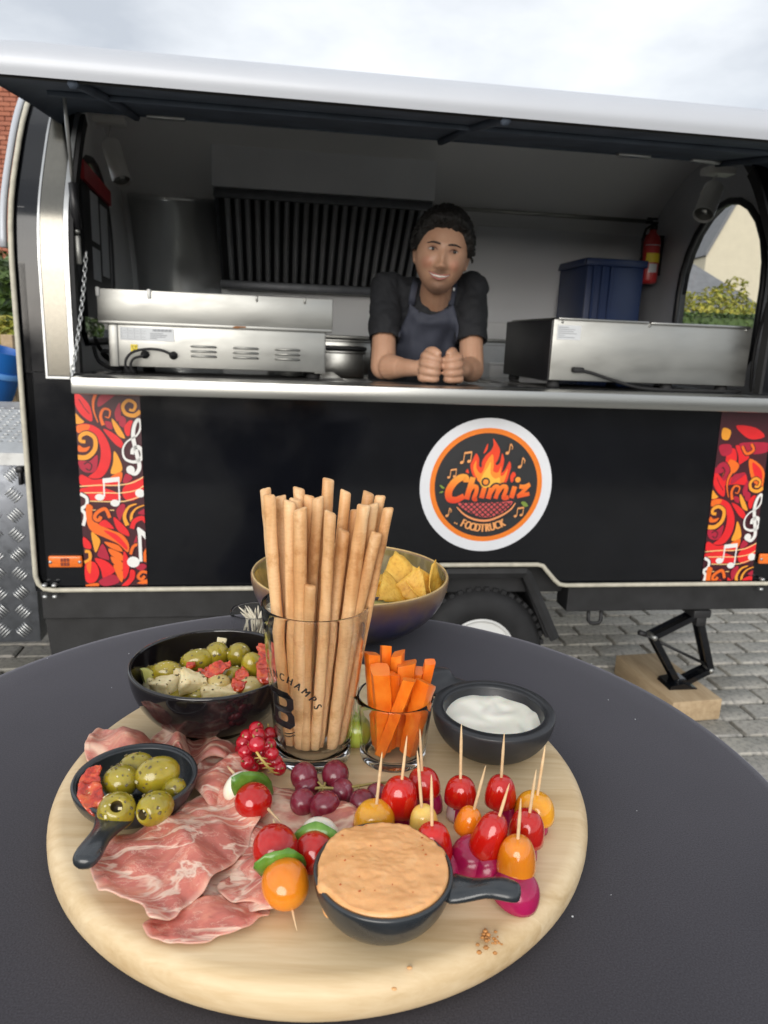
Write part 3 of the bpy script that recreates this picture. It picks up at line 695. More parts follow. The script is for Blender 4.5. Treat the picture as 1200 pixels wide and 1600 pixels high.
mk('power_cord', lo(cat(tube(cr_curve([(-.285, .085, 1.081), (-.285, .072, 1.083), (-.31, .07, 1.094), (-.345, .07, 1.097), (-.385, .072, 1.088), (-.405, .075, 1.068), (-.408, .08, 1.045), (-.40, .085, 1.033)], 6), .0036, 8),
     tube(cr_curve([(-.360, .085, 1.081), (-.362, .074, 1.078), (-.385, .073, 1.07), (-.395, .076, 1.05), (-.388, .085, 1.033)], 6), .0036, 8)), *G), M['black_rubber'], g)
mk('rust_spot', lo(cat(box(-.125, -.108, .0905, .092, 1.160, 1.164), box(-.12, -.09, .0908, .092, 1.162, 1.166)), *G), plain('rust', (.25, .10, .03), .8, var=.4, scale=200), g, False)
cb = tthing('power_cable', 'loose black power cable coiled beside the left end of the griddle', 'cable', -.45, .2, 1.03)
pts = [(-.503, .14, 1.10), (-.497, .16, 1.06), (-.47, .17, 1.040), (-.44, .2, 1.036), (-.42, .28, 1.036), (-.45, .36, 1.036), (-.49, .34, 1.045), (-.50, .24, 1.07), (-.48, .17, 1.085), (-.44, .16, 1.078), (-.425, .2, 1.06), (-.45, .28, 1.05), (-.495, .3, 1.06), (-.505, .22, 1.09), (-.50, .15, 1.12)]
tag(mk('cord', lo(tube(cr_curve(pts, 8), .0055, 8), -.45, .2, 1.03), M['black_rubber'], cb))
# right: bain-marie with black side
B = (1.08, .06, 1.028)
b = tthing('bain_marie', 'boxy stainless steel bain-marie with black end, on the counter right of the man', 'bain-marie', *B)
mk('back_panel', lo(box(.775, 1.392, .058, .066, 1.050, 1.222, .003), *B), M['steel_dull'], b, True, ang=40)
mk('side_panel', lo(cat(box(.772, .780, .066, .50, 1.046, 1.220, .003), box(1.388, 1.394, .066, .5, 1.05, 1.22, .002), box(.78, 1.388, .49, .5, 1.05, 1.22)), *B), M['black_satin'], b, True, ang=40)
mk('lid', lo(cat(box(.785, 1.06, .05, .49, 1.220, 1.2265, .003), box(1.066, 1.38, .05, .49, 1.218, 1.2255, .003)), *B), M['steel'], b, True, ang=40)
for u in (.80, 1.065, 1.37): mk('screw', lo(xf(lathe([(.004, 0), (.0035, .002), (0, .003)], 8), Matrix.Translation((u, .058, 1.214)) @ Matrix.Rotation(R(90), 4, 'X')), *B), M['steel'], b)
for u in (.80, 1.155, 1.335):
    for d in (.09, .46): mk('foot', lo(mv(lathe([(.017, 0), (.019, .006), (.016, .024)], 16), (u, d, 1.028)), *B), M['black_rubber'], b)
pl = mk('rating_plate', lo(box(.787, .857, .0565, .058, 1.166, 1.206), *B), M['offwhite'], b, False)
mk('print', lo(cat(*[box(.79, .79+(.03, .05, .045, .055, .02, .05)[j], .0558, .0564, 1.199-j*.0055, 1.2005-j*.0055) for j in range(6)]), *B), M['ink'], pl, False)
mk('power_cord', lo(cat(box(.838, .872, .035, .058, 1.074, 1.090, .005), tube(cr_curve([(.868, .045, 1.08), (.90, .045, 1.074), (.98, .04, 1.052), (1.06, .04, 1.036), (1.20, .05, 1.033), (1.34, .06, 1.034), (1.40, .09, 1.034)], 6), .0045, 8)), *B), M['black_rubber'], b)
c = tthing('power_cable', 'black cable hanging down inside the right jamb of the hatch opening', 'cable', 1.42, .1, 1.03)
mk('cord', lo(tube(cr_curve([(1.455, .10, 1.30), (1.44, .09, 1.25), (1.425, .08, 1.19), (1.422, .08, 1.12), (1.43, .085, 1.06), (1.437, .09, 1.034)], 6), .0045, 8), 1.42, .1, 1.03), M['black_rubber'], c)
# extractor hood with baffle filters
def hq(px, py, d): return tp(px, py, d)
H0 = (.2, 1.0, 1.75)
h = tthing('extractor_hood', 'dark grey extractor hood with slanted baffle filters on the back wall', 'extractor hood', *H0)
hd = 1.0; zl, zr = 1.680, 1.677; ul, ur = tp(333, 286, hd).x, tp(677, 317, hd).x
zb = tp(500, 302, hd).z; zt = zb+.26
M['hood'] = plain('hood_steel', (.74, .76, .80), .45, .1, var=.04, scale=6)
mk('casing', lo(box(ul-.006, ur+.006, hd, 1.40, zb, zt, .004), *H0), M['hood'], h, True, ang=40)
f0, f1 = V((0, hd+.015, zb-.01)), V((0, 1.33, tp(500, 445, 1.33).z))
mk('filter_frame', lo(cat(box(ul, ur, hd+.004, hd+.03, zb-.035, zb-.002, .003), prism([(f0.y+.02, f0.z), (f1.y+.03, f1.z), (f1.y+.06, f1.z), (1.38, f0.z)], ul, ul+.012, 'x'), prism([(f0.y+.02, f0.z), (f1.y+.03, f1.z), (f1.y+.06, f1.z), (1.38, f0.z)], ur-.012, ur, 'x'),
   box(ul, ur, f1.y-.03, f1.y+.05, f1.z-.035, f1.z, .004)), *H0), plain('filter_frame_dark', (.10, .105, .115), .4, .6, var=.15), h, True, ang=40)
M['baffle'] = plain('baffle_steel', (.48, .49, .51), .36, .6, var=.12, scale=10)
mk('filter_back', lo(([(ul+.01, f0.y+.03, f0.z), (ur-.01, f0.y+.03, f0.z), (ur-.01, f1.y+.035, f1.z), (ul+.01, f1.y+.035, f1.z)], [(0, 1, 2, 3)]), *H0), plain('filter_dark', (.02, .021, .024), .5, var=.2), h, False)
nb = 21; bw = (ur-ul-.05)/nb; bl = None
dirv = (f1-f0); ln = dirv.length; dirv.normalize()
for i in range(nb):
    u = ul+.03+bw*(i+.5)
    if bl is None:
        nrm = V((0, -dirv.z, dirv.y)); nrm = -nrm if nrm.y > 0 else nrm
        P_ = []
        for s in (.02, ln-.01):
            for a, o_ in ((-.30, .0), (-.12, .012), (.12, .012), (.30, .0)): P_.append(V((a*bw, 0, 0))+f0+dirv*s+nrm*o_-f0)
        bl = mk('baffle', (P_, [(0, 1, 5, 4), (1, 2, 6, 5), (2, 3, 7, 6)]), M['baffle'], h, False, (u-H0[0], f0.y-H0[1], f0.z-H0[2]))
    else: inst(bl, h, (u-H0[0], f0.y-H0[1], f0.z-H0[2]))
# wall sheets on the back wall
M['warped'] = None
k = Nt('warped_steel_sheet'); v = k.obj((1, 1, .35)); k.set(Base_Color=(.72, .73, .73, 1), Metallic=.75, Roughness=.30); k.bump(k.noise(v, 7, 2, .4), .55, .03); M['warped'] = k.m
mk('steel_sheet', strip(-.60, ul-.005, 1.04, 1.69, -.036, .003, 44, True), M['warped'], TR)
mk('wall_panel', cat(strip(tp(752, 330, 1.2).x, UR-.05, 1.24, 1.66, -.037, .004, 44, True)), plain('white_wall_panel', (.84, .85, .87), .3, var=.02, scale=2), TR, True, ang=40)
mk('wall_rail', tube([(ur+.02, WID-dep(1.69)-.045, 1.69), (UR-.05, WID-dep(1.69)-.045, 1.69)], .009, 8), M['steel_dull'], TR)
# back counter with kitchen things
mk('back_counter', cat(box(UL+.05, UR-.05, .98, 1.38, .97, 1.0, .003), box(UL+.05, UR-.05, 1.0, 1.36, .47, .97)), M['steel_dull'], TR, True, ang=40)
def tcont(name, label, cat_, u, d, z, w, dd, h, mat, lid=None):
    t = tthing(name, label, cat_, u, d, z)
    mk('tub', cat(box(-w/2, w/2, -dd/2, dd/2, 0, h, .006), box(-w/2-.006, w/2+.006, -dd/2-.006, dd/2+.006, h-.012, h-.002, .003)), mat, t, True, ang=40)
    if lid: mk('lid', box(-w/2-.008, w/2+.008, -dd/2-.008, dd/2+.008, h, h+.014, .004), lid, t, True, ang=40)
    return t
tcont('food_container', 'clear-lidded steel food container behind the right end of the griddle', 'container', .27, 1.12, 1.0, .20, .25, .14, M['steel'], M['steel_dull'])
tcont('cooking_pot', 'square dark steel pan below the filters, left of the man', 'pan', .235, .86, 1.0, .16, .2, .10, M['steel'], M['black_satin'])
tcont('food_container', 'pale plastic tub on the back worktop, right of the man', 'container', .86, 1.12, 1.0, .16, .22, .15, M['offwhite'], M['steel_dull'])
tcont('food_container', 'low grey tub on the back worktop, half hidden by the black end of the bain-marie', 'container', .92, .90+.2, 1.0, .10, .2, .07, M['lining'])
pn = tthing('saucepan', 'small stainless saucepan standing behind the griddle', 'saucepan', .05, 1.12, 1.0)
mk('pan', lathe([(.0, .0), (.09, 0), (.095, .01), (.096, .15), (.098, .152), (.092, .152), (.09, .01), (0, .008)], 32), M['steel'], pn, True, ang=40)
mk('knob', mv(lathe([(.085, .152), (.08, .165), (.02, .175), (.012, .178), (.016, .195), (0, .2)], 24), (0, 0, 0)), M['steel_dull'], pn, True, ang=40)
# blue crate
bz = tp(945, 409, 1.15).z; u0_, u1_ = tp(893, 420, 1.0).x+.085, tp(1000, 420, 1.1).x-.01
cr_ = tthing('plastic_crate', 'dark blue plastic crate standing against the back wall', 'crate', (u0_+u1_)/2, 1.2, 1.0)
w_ = (u1_-u0_)/2; hh = bz-1.0
mk('wall', cat(box(-w_, w_, -.16, -.15, 0, hh, .004), box(-w_, w_, .14, .15, 0, hh, .004), box(-w_, -w_+.01, -.15, .14, 0, hh, .003), box(w_-.01, w_, -.15, .14, 0, hh, .003), box(-w_, w_, -.15, .14, 0, .01)), M['blue'], cr_, True, ang=40)
mk('rim', cat(box(-w_-.01, w_+.01, -.172, -.15, hh-.03, hh, .004), box(-w_-.012, -w_, -.15, .15, hh-.03, hh, .004), box(w_, w_+.012, -.15, .15, hh-.03, hh, .004)), M['blue'], cr_, True, ang=40)
mk('rib', cat(*[box(x-.006, x+.006, -.168, -.158, .0, hh-.03, .002, 1) for x in [-w_+.03+(2*w_-.06)*i/5 for i in range(3)]]), M['blue'], cr_, True, ang=40)
# fire extinguisher on the right end wall
ep = tp(1011, 444, 1.07); et = tp(1013, 335, 1.07); eh = et.z-ep.z
e = tthing('fire_extinguisher', 'small red fire extinguisher hung on the right end wall', 'fire extinguisher', ep.x, 1.07, ep.z)
q = eh/.34
mk('cylinder', lathe([(0, 0), (.030*q, 0), (.043*q, .008*q), (.045*q, .02*q), (.045*q, .20*q), (.038*q, .232*q), (.018*q, .252*q), (.016*q, .27*q), (0, .272*q)], 28), M['red_ext'], e)
hd_ = mk('valve', cat(mv(lathe([(.018*q, .268*q), (.018*q, .288*q), (.012*q, .296*q), (0, .296*q)], 16), (0, 0, 0)), box(-.045*q, .02*q, -.009*q, .009*q, .296*q, .306*q, .003), box(-.04*q, .016*q, -.008*q, .008*q, .315*q, .325*q, .003), tube([(-.018*q, 0, .285*q), (-.04*q, 0, .27*q), (-.054*q, 0, .22*q), (-.052*q, -.01, .10*q)], .006*q, 8)), M['black_rubber'], e)
def band(r, a0, a1, z0, z1, n=10): return ([(r*math.sin(a0+(a1-a0)*i/n), -r*math.cos(a0+(a1-a0)*i/n), z) for i in range(n+1) for z in (z0, z1)], [(2*i, 2*i+2, 2*i+3, 2*i+1) for i in range(n)])
mk('yellow_band', band(.0458*q, -.9, 1.1, .105*q, .150*q), M['yellow'], e); mk('data_label', band(.0458*q, -.5, .5, .055*q, .098*q), M['offwhite'], e); mk('print_line', band(.0456*q, -1.2, 1.2, .188*q, .191*q), M['offwhite'], e)
mk('bracket', cat(box(-.02, .09, .045*q, .05*q, .05*q, .25*q, .003), tube([(.045*q*math.cos(t), .046*q*math.sin(t), .12*q) for t in [math.pi*i/8 for i in range(9)]], .004, 6)), M['black_satin'], e)
# spot lamps
for (bx, by, px0, py0, px1, py1, dd, lab) in ((172, 190, 172, 222, 191, 284, .74, 'pale cylindrical spot lamp hanging at the left end of the cabin'), (1122, 268, 1116, 292, 1099, 336, .46, 'pale cylindrical spot lamp hanging in front of the right end window')):
    bpt = tp(bx, by, dd); a_, b_ = tp(px0, py0, dd), tp(px1, py1, dd-.06); zc = 1.885 if dd > .6 else 1.835
    t = tthing('spot_lamp', lab, 'spot lamp', *bpt); b0 = bpt; rr_ = .030 if dd > .6 else .033
    mk('mounting_plate', cat(mv(box(-.05, .05, -.03, .03, -.012, .012, .006), (0, 0, 0)), box(-.012, .012, -.012, .012, .01, zc-bpt.z)), M['white'], t, True, ang=40)
    mk('stirrup', tube([(0, 0, -.01), tuple((a_+b_)/2-b0+V((-.034, 0, .02))), ], .003, 6), M['white'], t)
    ax = (b_-a_); l = ax.length; Mx = Matrix.Translation(a_-b0) @ V((0, 0, 1)).rotation_difference(ax).to_matrix().to_4x4()
    s_ = mk('lamp_body', xf(lathe([(0, -.004), (rr_*.7, -.002), (rr_, .008), (rr_, l), (rr_*.93, l), (rr_*.9, l-.01), (0, l-.012)], 24), Mx), M['white'], t, True, ang=40)
    mk('lens', xf(lathe([(rr_*.88, l-.009), (0, l-.006)], 24), Mx), M['steel'], s_)
# menu board on the left wall
p_ = [(.545, 1.30), (.845, 1.29), (.845, 1.585), (.545, 1.60)]
nb_ = tthing('notice_board', 'black notice board with red top strip in front of the left window', 'notice board', -.60, .7, 1.3)
mk('board', lo(prism([(.50, 1.18), (.86, 1.17), (.86, 1.60), (.50, 1.615)], -.612, -.598, 'x'), -.60, .7, 1.3), M['black_satin'], nb_, False)
mk('red_strip', lo(prism([(.50, 1.585), (.865, 1.565), (.865, 1.612), (.50, 1.640)], -.6, -.588, 'x'), -.60, .7, 1.3), plain('red_strip', (.55, .03, .04), .45, var=.1), nb_, False)
for d0_, z0_, z1_ in ((.60, 1.42, 1.57), (.60, 1.30, 1.40), (.73, 1.32, 1.55)):
    mk('paper', lo(prism([(d0_, z0_), (d0_+.10, z0_-.003), (d0_+.10, z1_-.003), (d0_, z1_)], -.5985, -.5965, 'x'), -.60, .7, 1.3), M['offwhite'], nb_, False)
# safety chain
ch_ = tthing('safety_chain', 'thin galvanised chain holding up the left end of the counter', 'chain', -.485, 0, 1.03)
a_, b_ = V((-.483, .028, 1.325)), V((-.4965, -.112, 1.036)); n_ = 24; src = None
lk = []
for t in range(16): 
    a = 2*math.pi*t/16; lk.append(V((.0042*math.sin(a), 0, .0052*math.cos(a)+(.004 if math.cos(a) > 0 else -.004))))
lkv = tube(lk, .0015, 6, closed=True, up=(0, 1, 0))
dv = (b_-a_); step = dv/n_
for i in range(n_+1):
    p = a_+step*i; p.y += .018*math.sin(math.pi*i/n_)
    q_ = V((0, 0, -1)).rotation_difference(dv.normalized()).to_euler()
    Rz = (V((0, 0, -1)).rotation_difference(dv.normalized()).to_matrix() @ Matrix.Rotation(R(35 if i % 2 else -55), 3, 'Z')).to_euler()
    lp = p-V((-.485, 0, 1.03))
    if src is None: src = mk('chain_link', lkv, M['alu'], ch_, True, lp); src.rotation_euler = Rz
    else: inst(src, ch_, lp, Rz)
# aluminium tread-plate box on the drawbar
bx0, bx1 = -1.30, -.715
k = Nt('tread_plate'); v = k.obj(); k.set(Base_Color=(.17, .18, .20, 1), Metallic=.85, Roughness=k.n('ShaderNodeMapRange', {'Value': k.noise(v, 40, 5), 'From Min': .3, 'From Max': .7, 'To Min': .25, 'To Max': .5}).outputs[0]); M['tread'] = k.m
db = tthing('drawbar_box', 'aluminium tread-plate toolbox at the left end of the trailer', 'toolbox', -1.0, .4, .20)
mk('body', lo(box(bx0, bx1, .20, .80, .205, .76, .004), -1.0, .4, .20), M['tread'], db, True, ang=40)
mk('lid', lo(prism([(.185, .755), (.185, .79), (.23, .81), (.55, .875), (.80, .875), (.80, .755)], bx0-.01, bx1+.012, 'x'), -1.0, .4, .20), M['alu'], db, False)
mk('catch', lo(cat(box(bx1-.025, bx1-.005, .168, .185, .735, .755, .003, 1), box(bx1-.02, bx1-.01, .17, .19, .70, .74, .002, 1)), -1.0, .4, .20), M['black_satin'], db)
vf = []
for i in range(8):
    for j in range(9):
        x, z = bx1-.045-i*.062, .245+j*.060
        if x < bx0+.02: continue
        for q in range(5):
            s = 1 if (i+j) % 2 else -1; t = -.0164+.0082*q
            cx, cz = x+t*.72, z-t*.72*s
            dx, dz = .019*.72, .019*.72*s
            vf.append(tube([(cx-dx, .2002, cz-dz), (cx-dx*.5, .1975, cz-dz*.5), (cx+dx*.5, .1975, cz+dz*.5), (cx+dx, .2002, cz+dz)], [.0004, .0027, .0027, .0004], 6, flat=.9))
o = mk('tread_bars', lo(cat(*vf), -1.0, .4, .20), M['alu'], db); o['kind'] = 'stuff'
vf = []
for i in range(18):
    for j in range(12):
        x, d = bx1-.03-i*.03, .25+j*.028; z = .81+(d-.23)*.203
        vf.append(tube([(x-.011, d, z), (x, d+.002*((i+j) % 2), z+.002), (x+.011, d, z)], [.0005, .002, .0005], 5))
o = mk('lid_bars', lo(cat(*vf), -1.0, .4, .20), M['alu'], db); o['kind'] = 'stuff'
mk('drawbar', box(-1.6, UL+.02, .62, .70, .36, .44, .004), M['chassis'], TR, False)
# jack on its wooden block
wb = tthing('wooden_block', 'thick pale wooden block lying on the pavers under the jack', 'wood block', 1.31, .10, 0)
k = Nt('raw_timber'); v = k.obj((1, .12, 1)); k.set(Base_Color=k.ramp(k.noise(v, 45, 6, .65), [(.25, (.30, .205, .115)), (.5, (.42, .305, .18)), (.75, (.50, .38, .24))]), Roughness=.8); k.bump(k.noise(v, 110, 5), .3, .002); M['timber'] = k.m
o = mk('block', xf(box(-.088, .088, -.155, .20, 0, .072, .004), Matrix.Rotation(R(4), 4, 'Z')), M['timber'], wb, True, ang=40)
jk = tthing('scissor_jack', 'black folding trailer jack standing on the wooden block', 'jack', 1.34, .06, .072)
J = lambda px, py: tp(px, py, .06)-V((1.34, .06, .072))
top, le, ri, bo = J(1088, 958), J(1018, 993), J(1106, 1044), J(1058, 1068)
def arm(a, b, w, d0, d1, hw=0):
    a, b = V((a.x, 0, a.z)), V((b.x, 0, b.z)); t = (b-a).normalized(); n2 = V((-t.z, 0, t.x))*w
    return prism([((a+n2).x, (a+n2).z), ((b+n2).x, (b+n2).z), ((b-n2).x, (b-n2).z), ((a-n2).x, (a-n2).z)], d0, d1)
for a, b, w in ((top, le, .009), (top, ri, .0105), (le, bo, .0095), (ri, bo, .009)):
    mk('arm', cat(arm(a, b, w, -.022, -.018), arm(a, b, w, .018, .022), arm(a, b, w*.35, -.018, .018)), M['black_gloss'], jk, False)
mk('screw_bar', cat(tube([(le.x-.035, 0, le.z+.008), (ri.x+.012, 0, ri.z+.004)], .0048, 8), tube([(le.x-.045, 0, le.z+.012), (le.x-.02, 0, le.z+.004)], .009, 8)), M['chassis'], jk)
mk('mount', cat(box(top.x-.03, top.x+.03, -.035, .035, top.z-.004, top.z+.022, .003), box(top.x-.012, top.x+.022, -.028, .028, top.z-.035, top.z, .003)), M['chassis'], jk, True, ang=40)
mk('foot_plate', cat(prism([(bo.x-.045, .012), (bo.x-.05, 0), (bo.x+.05, 0), (bo.x+.045, .006), (bo.x+.02, .012), (bo.x, .02)], -.04, .04), box(bo.x-.016, bo.x+.016, -.026, .026, .0, .03, .003)), M['black_gloss'], jk, False)
for p in (top, le, ri, bo): mk('pivot', xf(lathe([(.008, -.026), (.008, .026)], 12), Matrix.Translation((p.x, 0, p.z)) @ Matrix.Rotation(R(90), 4, 'X')), M['steel_dull'], jk)

# ------------------------------------------------------------------ the man behind the counter
PO = V((.45, .40, .455))
man = tthing('person', 'smiling dark-haired man in black t-shirt and grey apron leaning on the counter with fists together', 'person', *PO)
shL, shR = tp(603, 449, .30), tp(738, 450, .30); elL, elR = tp(599, 567, .20), tp(737, 567, .20)
for e_ in (elL, elR): e_.z = 1.027+.040
wrL, wrR = tp(650, 575, .075), tp(722, 575, .085); fL, fR = tp(675, 574, .035), tp(703, 575, .035)
for e_ in (fL, fR): e_.z = 1.0275+.0455
for e_ in (wrL, wrR): e_.z = 1.027+.043
nk = tp(683, 468, .265); HCn = tp(690, 398, .170)
Hrot = Matrix.Translation(HCn) @ Matrix.Rotation(R(-9), 4, 'Z') @ Matrix.Rotation(R(6.5), 4, 'Y') @ Matrix.Rotation(R(6), 4, 'X') @ Matrix.Scale(.965, 4)
def gs(x, y, cx, cy, sx, sy): return math.exp(-((x-cx)/sx)**2-((y-cy)/sy)**2)
def head_pt(a, t, extra=0):
    # a: azimuth with 0 facing the viewer, t: polar from crown
    sx, cz = math.sin(t), math.cos(t); dx, dy = math.sin(a)*sx, -math.cos(a)*sx
    x, y, z = dx*.0785, dy*.096, cz*.115
    if z < .0:
        q = min(1, -z/.115); x *= 1-.24*q**2.2; 
        if dy < 0: y *= 1-.10*q**2
        else: y *= 1-.42*q
    else: x *= 1+.03*math.sin(math.pi*z/.115)
    if dy < 0:
        y *= 1-.10*gs(x, z, 0, 0, .09, .2)
        w = min(1, -dy*2.2)
        nose = .021*gs(x, z, 0, -.030, .0125, .013)+.013*gs(x, z, 0, -.008, .010, .022)+.010*(gs(x, z, .0135, -.033, .008, .008)+gs(x, z, -.0135, -.033, .008, .008))
        eyes = -.0075*(gs(x, z, .031, .012, .017, .010)+gs(x, z, -.031, .012, .017, .010))
        brow = .0060*(gs(x, z, .030, .031, .024, .008)+gs(x, z, -.030, .031, .024, .008))
        chk = .0085*(gs(x, z, .041, -.026, .017, .017)+gs(x, z, -.041, -.026, .017, .017))
        fold = -.0028*(gs(x, z, .031, -.046, .006, .016)+gs(x, z, -.031, -.046, .006, .016))
        lips = .0055*gs(x, z, 0, -.058, .024, .012); mouth = -.0035*gs(x, z+.25*x*x/.03*-.9, 0, -.0585, .022, .0035)
        chin = .0075*gs(x, z, 0, -.094, .021, .014); dip = -.003*gs(x, z, 0, -.076, .02, .006)
        y -= w*(nose+eyes+brow+chk+fold+lips+mouth+chin+dip)
    n_ = V((dx, dy, cz)); p = V((x, y, z))
    return p+n_*extra if extra else p
NU, NV = 120, 90
hv, hf = [], []
for i in range(NV+1):
    for k_ in range(NU): hv.append(head_pt(2*math.pi*k_/NU, math.pi*i/NV))
for i in range(NV):
    for k_ in range(NU): hf.append((i*NU+k_, (i+1)*NU+k_, (i+1)*NU+(k_+1) % NU, i*NU+(k_+1) % NU))
head = weld(hv, hf)
ears = cat(*[xf(ball(.007, .018, .031, 14, 10), Matrix.Translation((s*.0785, .008, .000)) @ Matrix.Rotation(s*R(-16), 4, 'Z') @ Matrix.Rotation(R(-8), 4, 'X')) for s in (-1, 1)])
ears2 = cat(*[xf(ball(.006, .009, .010, 10, 8), Matrix.Translation((s*.0765, .0, -.026))) for s in (-1, 1)])
def lp_(v): return v-PO
def fist(c, s, sc=1.13):
    sh = []
    for i, (dz, r_, ln_, tl) in enumerate(((.0270, .0105, 1.0, -.0035), (.0090, .0111, 1.08, -.0015), (-.0090, .0107, 1.02, .0005), (-.0262, .0094, .86, .002))):
        path = [(-.024, .010, dz*.93), (-.0205, -.011, dz), (-.009, -.0230*ln_, dz+tl*.3), (.006, -.0235*ln_, dz+tl), (.0145, -.013, dz+tl*1.3), (.011, .000, dz+tl), (.0, .006, dz)]
        pts = cr_curve(path, 4); n_ = len(pts)
        rad = [r_*(1.04-.16*j/n_+.12*math.exp(-((j-5)/2.0)**2)+.08*math.exp(-((j-13)/2.0)**2)) for j in range(n_)]
        sh.append(tube(pts, rad, 12)); sh.append(ball(r_*.85, r_*.85, r_*.85, 10, 8, path[-1])); sh.append(ball(r_*1.08, r_*1.0, r_*1.0, 10, 8, (-.0195, -.010, dz)))
    sh.append(ball(.022, .026, .040, 16, 12, (-.015, .013, 0))); sh.append(ball(.013, .018, .034, 16, 12, (-.020, .0, -.001)))
    sh.append(tube(cr_curve([(-.022, .022, .020), (-.014, .004, .038), (-.002, -.011, .0415), (.009, -.0185, .0375), (.0125, -.0205, .034)], 4), [.012]*5+[.0115]*4+[.011, .0107, .0104, .010, .0092, .009, .0085, .0072], 12))
    o = cat(*sh); M_ = Matrix.Translation(c) @ Matrix.Rotation(R(-14)*s, 4, 'Z') @ Matrix.Rotation(R(7)*s, 4, 'Y') @ Matrix.Scale(sc, 4)
    o = xf(([(x*s, y, z) for x, y, z in o[0]], o[1] if s > 0 else [q[::-1] for q in o[1]]), M_); return o
pel = V((.445, .52, .88))
body = [xf(head, Hrot), xf(ears, Hrot), xf(ears2, Hrot),
    capsule(nk+V((0, .055, -.03)), HCn+V((0, .03, -.055)), .050, .046), capsule(nk+V((0, .015, .02)), HCn+V((.002, -.012, -.065)), .032, .032),
    capsule(V((.40, .38, 1.20)), V((.41, .50, .95)), .085, .085), capsule(V((.49, .38, 1.20)), V((.48, .50, .95)), .085, .085),
    capsule(shL+V((.02, .02, -.01)), nk+V((-.03, .06, -.03)), .030, .034), capsule(shR+V((-.02, .02, -.01)), nk+V((.03, .06, -.03)), .030, .034),
    capsule(shL+V((0, .012, 0)), elL, .032, .038), capsule(shR+V((0, .012, 0)), elR, .032, .038), capsule(elL, wrL, .0350, .0225), capsule(elR, wrR, .0350, .0225),
    capsule(elL+(wrL-elL)*.22, elL+(wrL-elL)*.5, .038, .031), capsule(elR+(wrR-elR)*.22, elR+(wrR-elR)*.5, .038, .031),
    capsule(wrL, fL+V((-.018, .02, 0)), .0225, .025), capsule(wrR, fR+V((.018, .02, 0)), .0225, .025), fist(fL, 1), fist(fR, -1)]
for s in (-1, 1):
    hip, kn, an = pel+V((s*.085, .02, -.02)), V((.445+s*.12, .36, .70)), V((.445+s*.11, .60, .52))
    body += [capsule(hip, kn, .085, .06), capsule(kn, an, .058, .04), capsule(an+V((0, .02, -.03)), an+V((0, -.16, -.03)), .036, .033)]
k = Nt('skin'); v = k.obj(); 
col = k.ramp(k.noise(v, 16, 5), [(.3, (.44, .24, .15)), (.7, (.53, .31, .205))])
def near(c, sx, sy, sz, lo_=0.0, hi_=1.0):
    d = k.n('ShaderNodeVectorMath', {0: v, 1: tuple(c)}, operation='SUBTRACT').outputs[0]
    d = k.n('ShaderNodeVectorMath', {0: d, 1: (1/sx, 1/sy, 1/sz)}, operation='MULTIPLY').outputs[0]
    l = k.n('ShaderNodeVectorMath', {0: d}, operation='LENGTH').outputs['Value']
    return k.n('ShaderNodeMapRange', {'Value': l, 'From Min': .55, 'From Max': 1.05, 'To Min': hi_, 'To Max': lo_}).outputs[0]
must = Hrot @ V((0, -.10, -.0485)) - PO; chn = Hrot @ V((0, -.09, -.098)) - PO; lipp = Hrot @ V((0, -.1, -.062))-PO
col = k.mix(near(must, .034, .05, .0085, 0, .6), col, (.10, .06, .045)); col = k.mix(near(chn, .066, .08, .040, 0, .62), col, (.17, .105, .08))
for s in (-1, 1): col = k.mix(near(Hrot @ V((s*.031, -.09, .014))-PO, .019, .04, .011, 0, .45), col, (.16, .075, .05))
for s in (-1, 1): col = k.mix(near(Hrot @ V((s*.042, -.085, -.026))-PO, .022, .04, .02, 0, .35), col, (.55, .21, .15))
k.set(Base_Color=col, Roughness=.48, Subsurface_Weight=.12, Subsurface_Radius=(.01, .004, .002), Subsurface_Scale=.6); k.bump(k.noise(v, 380, 3), .1, .0006); M['skin'] = k.m
solid('body', [lo(q, *PO) for q in body], .0028, M['skin'], man, 3)
# hair: one thick cap following the skull, buried under the skin below the hairline
hv = []
for i in range(NV+1):
    for k_ in range(NU):
        a, t = 2*math.pi*k_/NU, math.pi*i/NV; aa = math.atan2(math.sin(a), math.cos(a)); p = head_pt(a, t); fz = abs(aa)
        line = float(np.interp(fz, [0, .35, .62, .82, .98, 1.12, 1.30, 1.42, 1.55, 1.75, 2.1, 3.2], [.070, .068, .063, .054, .034, .014, -.006, -.004, .024, .016, -.035, -.065]))
        line += .006*noise.noise(p*70)+.003*noise.noise(p*220)
        mk_ = max(0, min(1, (p.z-line)/.012)); q = p*60
        th = (.008+.013*max(0, p.z)/.115+.004+.006*noise.noise(p*30)+.004*noise.noise(p*85)+.010*max(0, -p.y)/.09*max(0, min(1, (p.z-.055)/.025)))
        hv.append(head_pt(a, t, -.008+(.008+max(.004, th))*mk_))
hair = weld(hv, hf)
tufts = []; rh = random.Random(3)
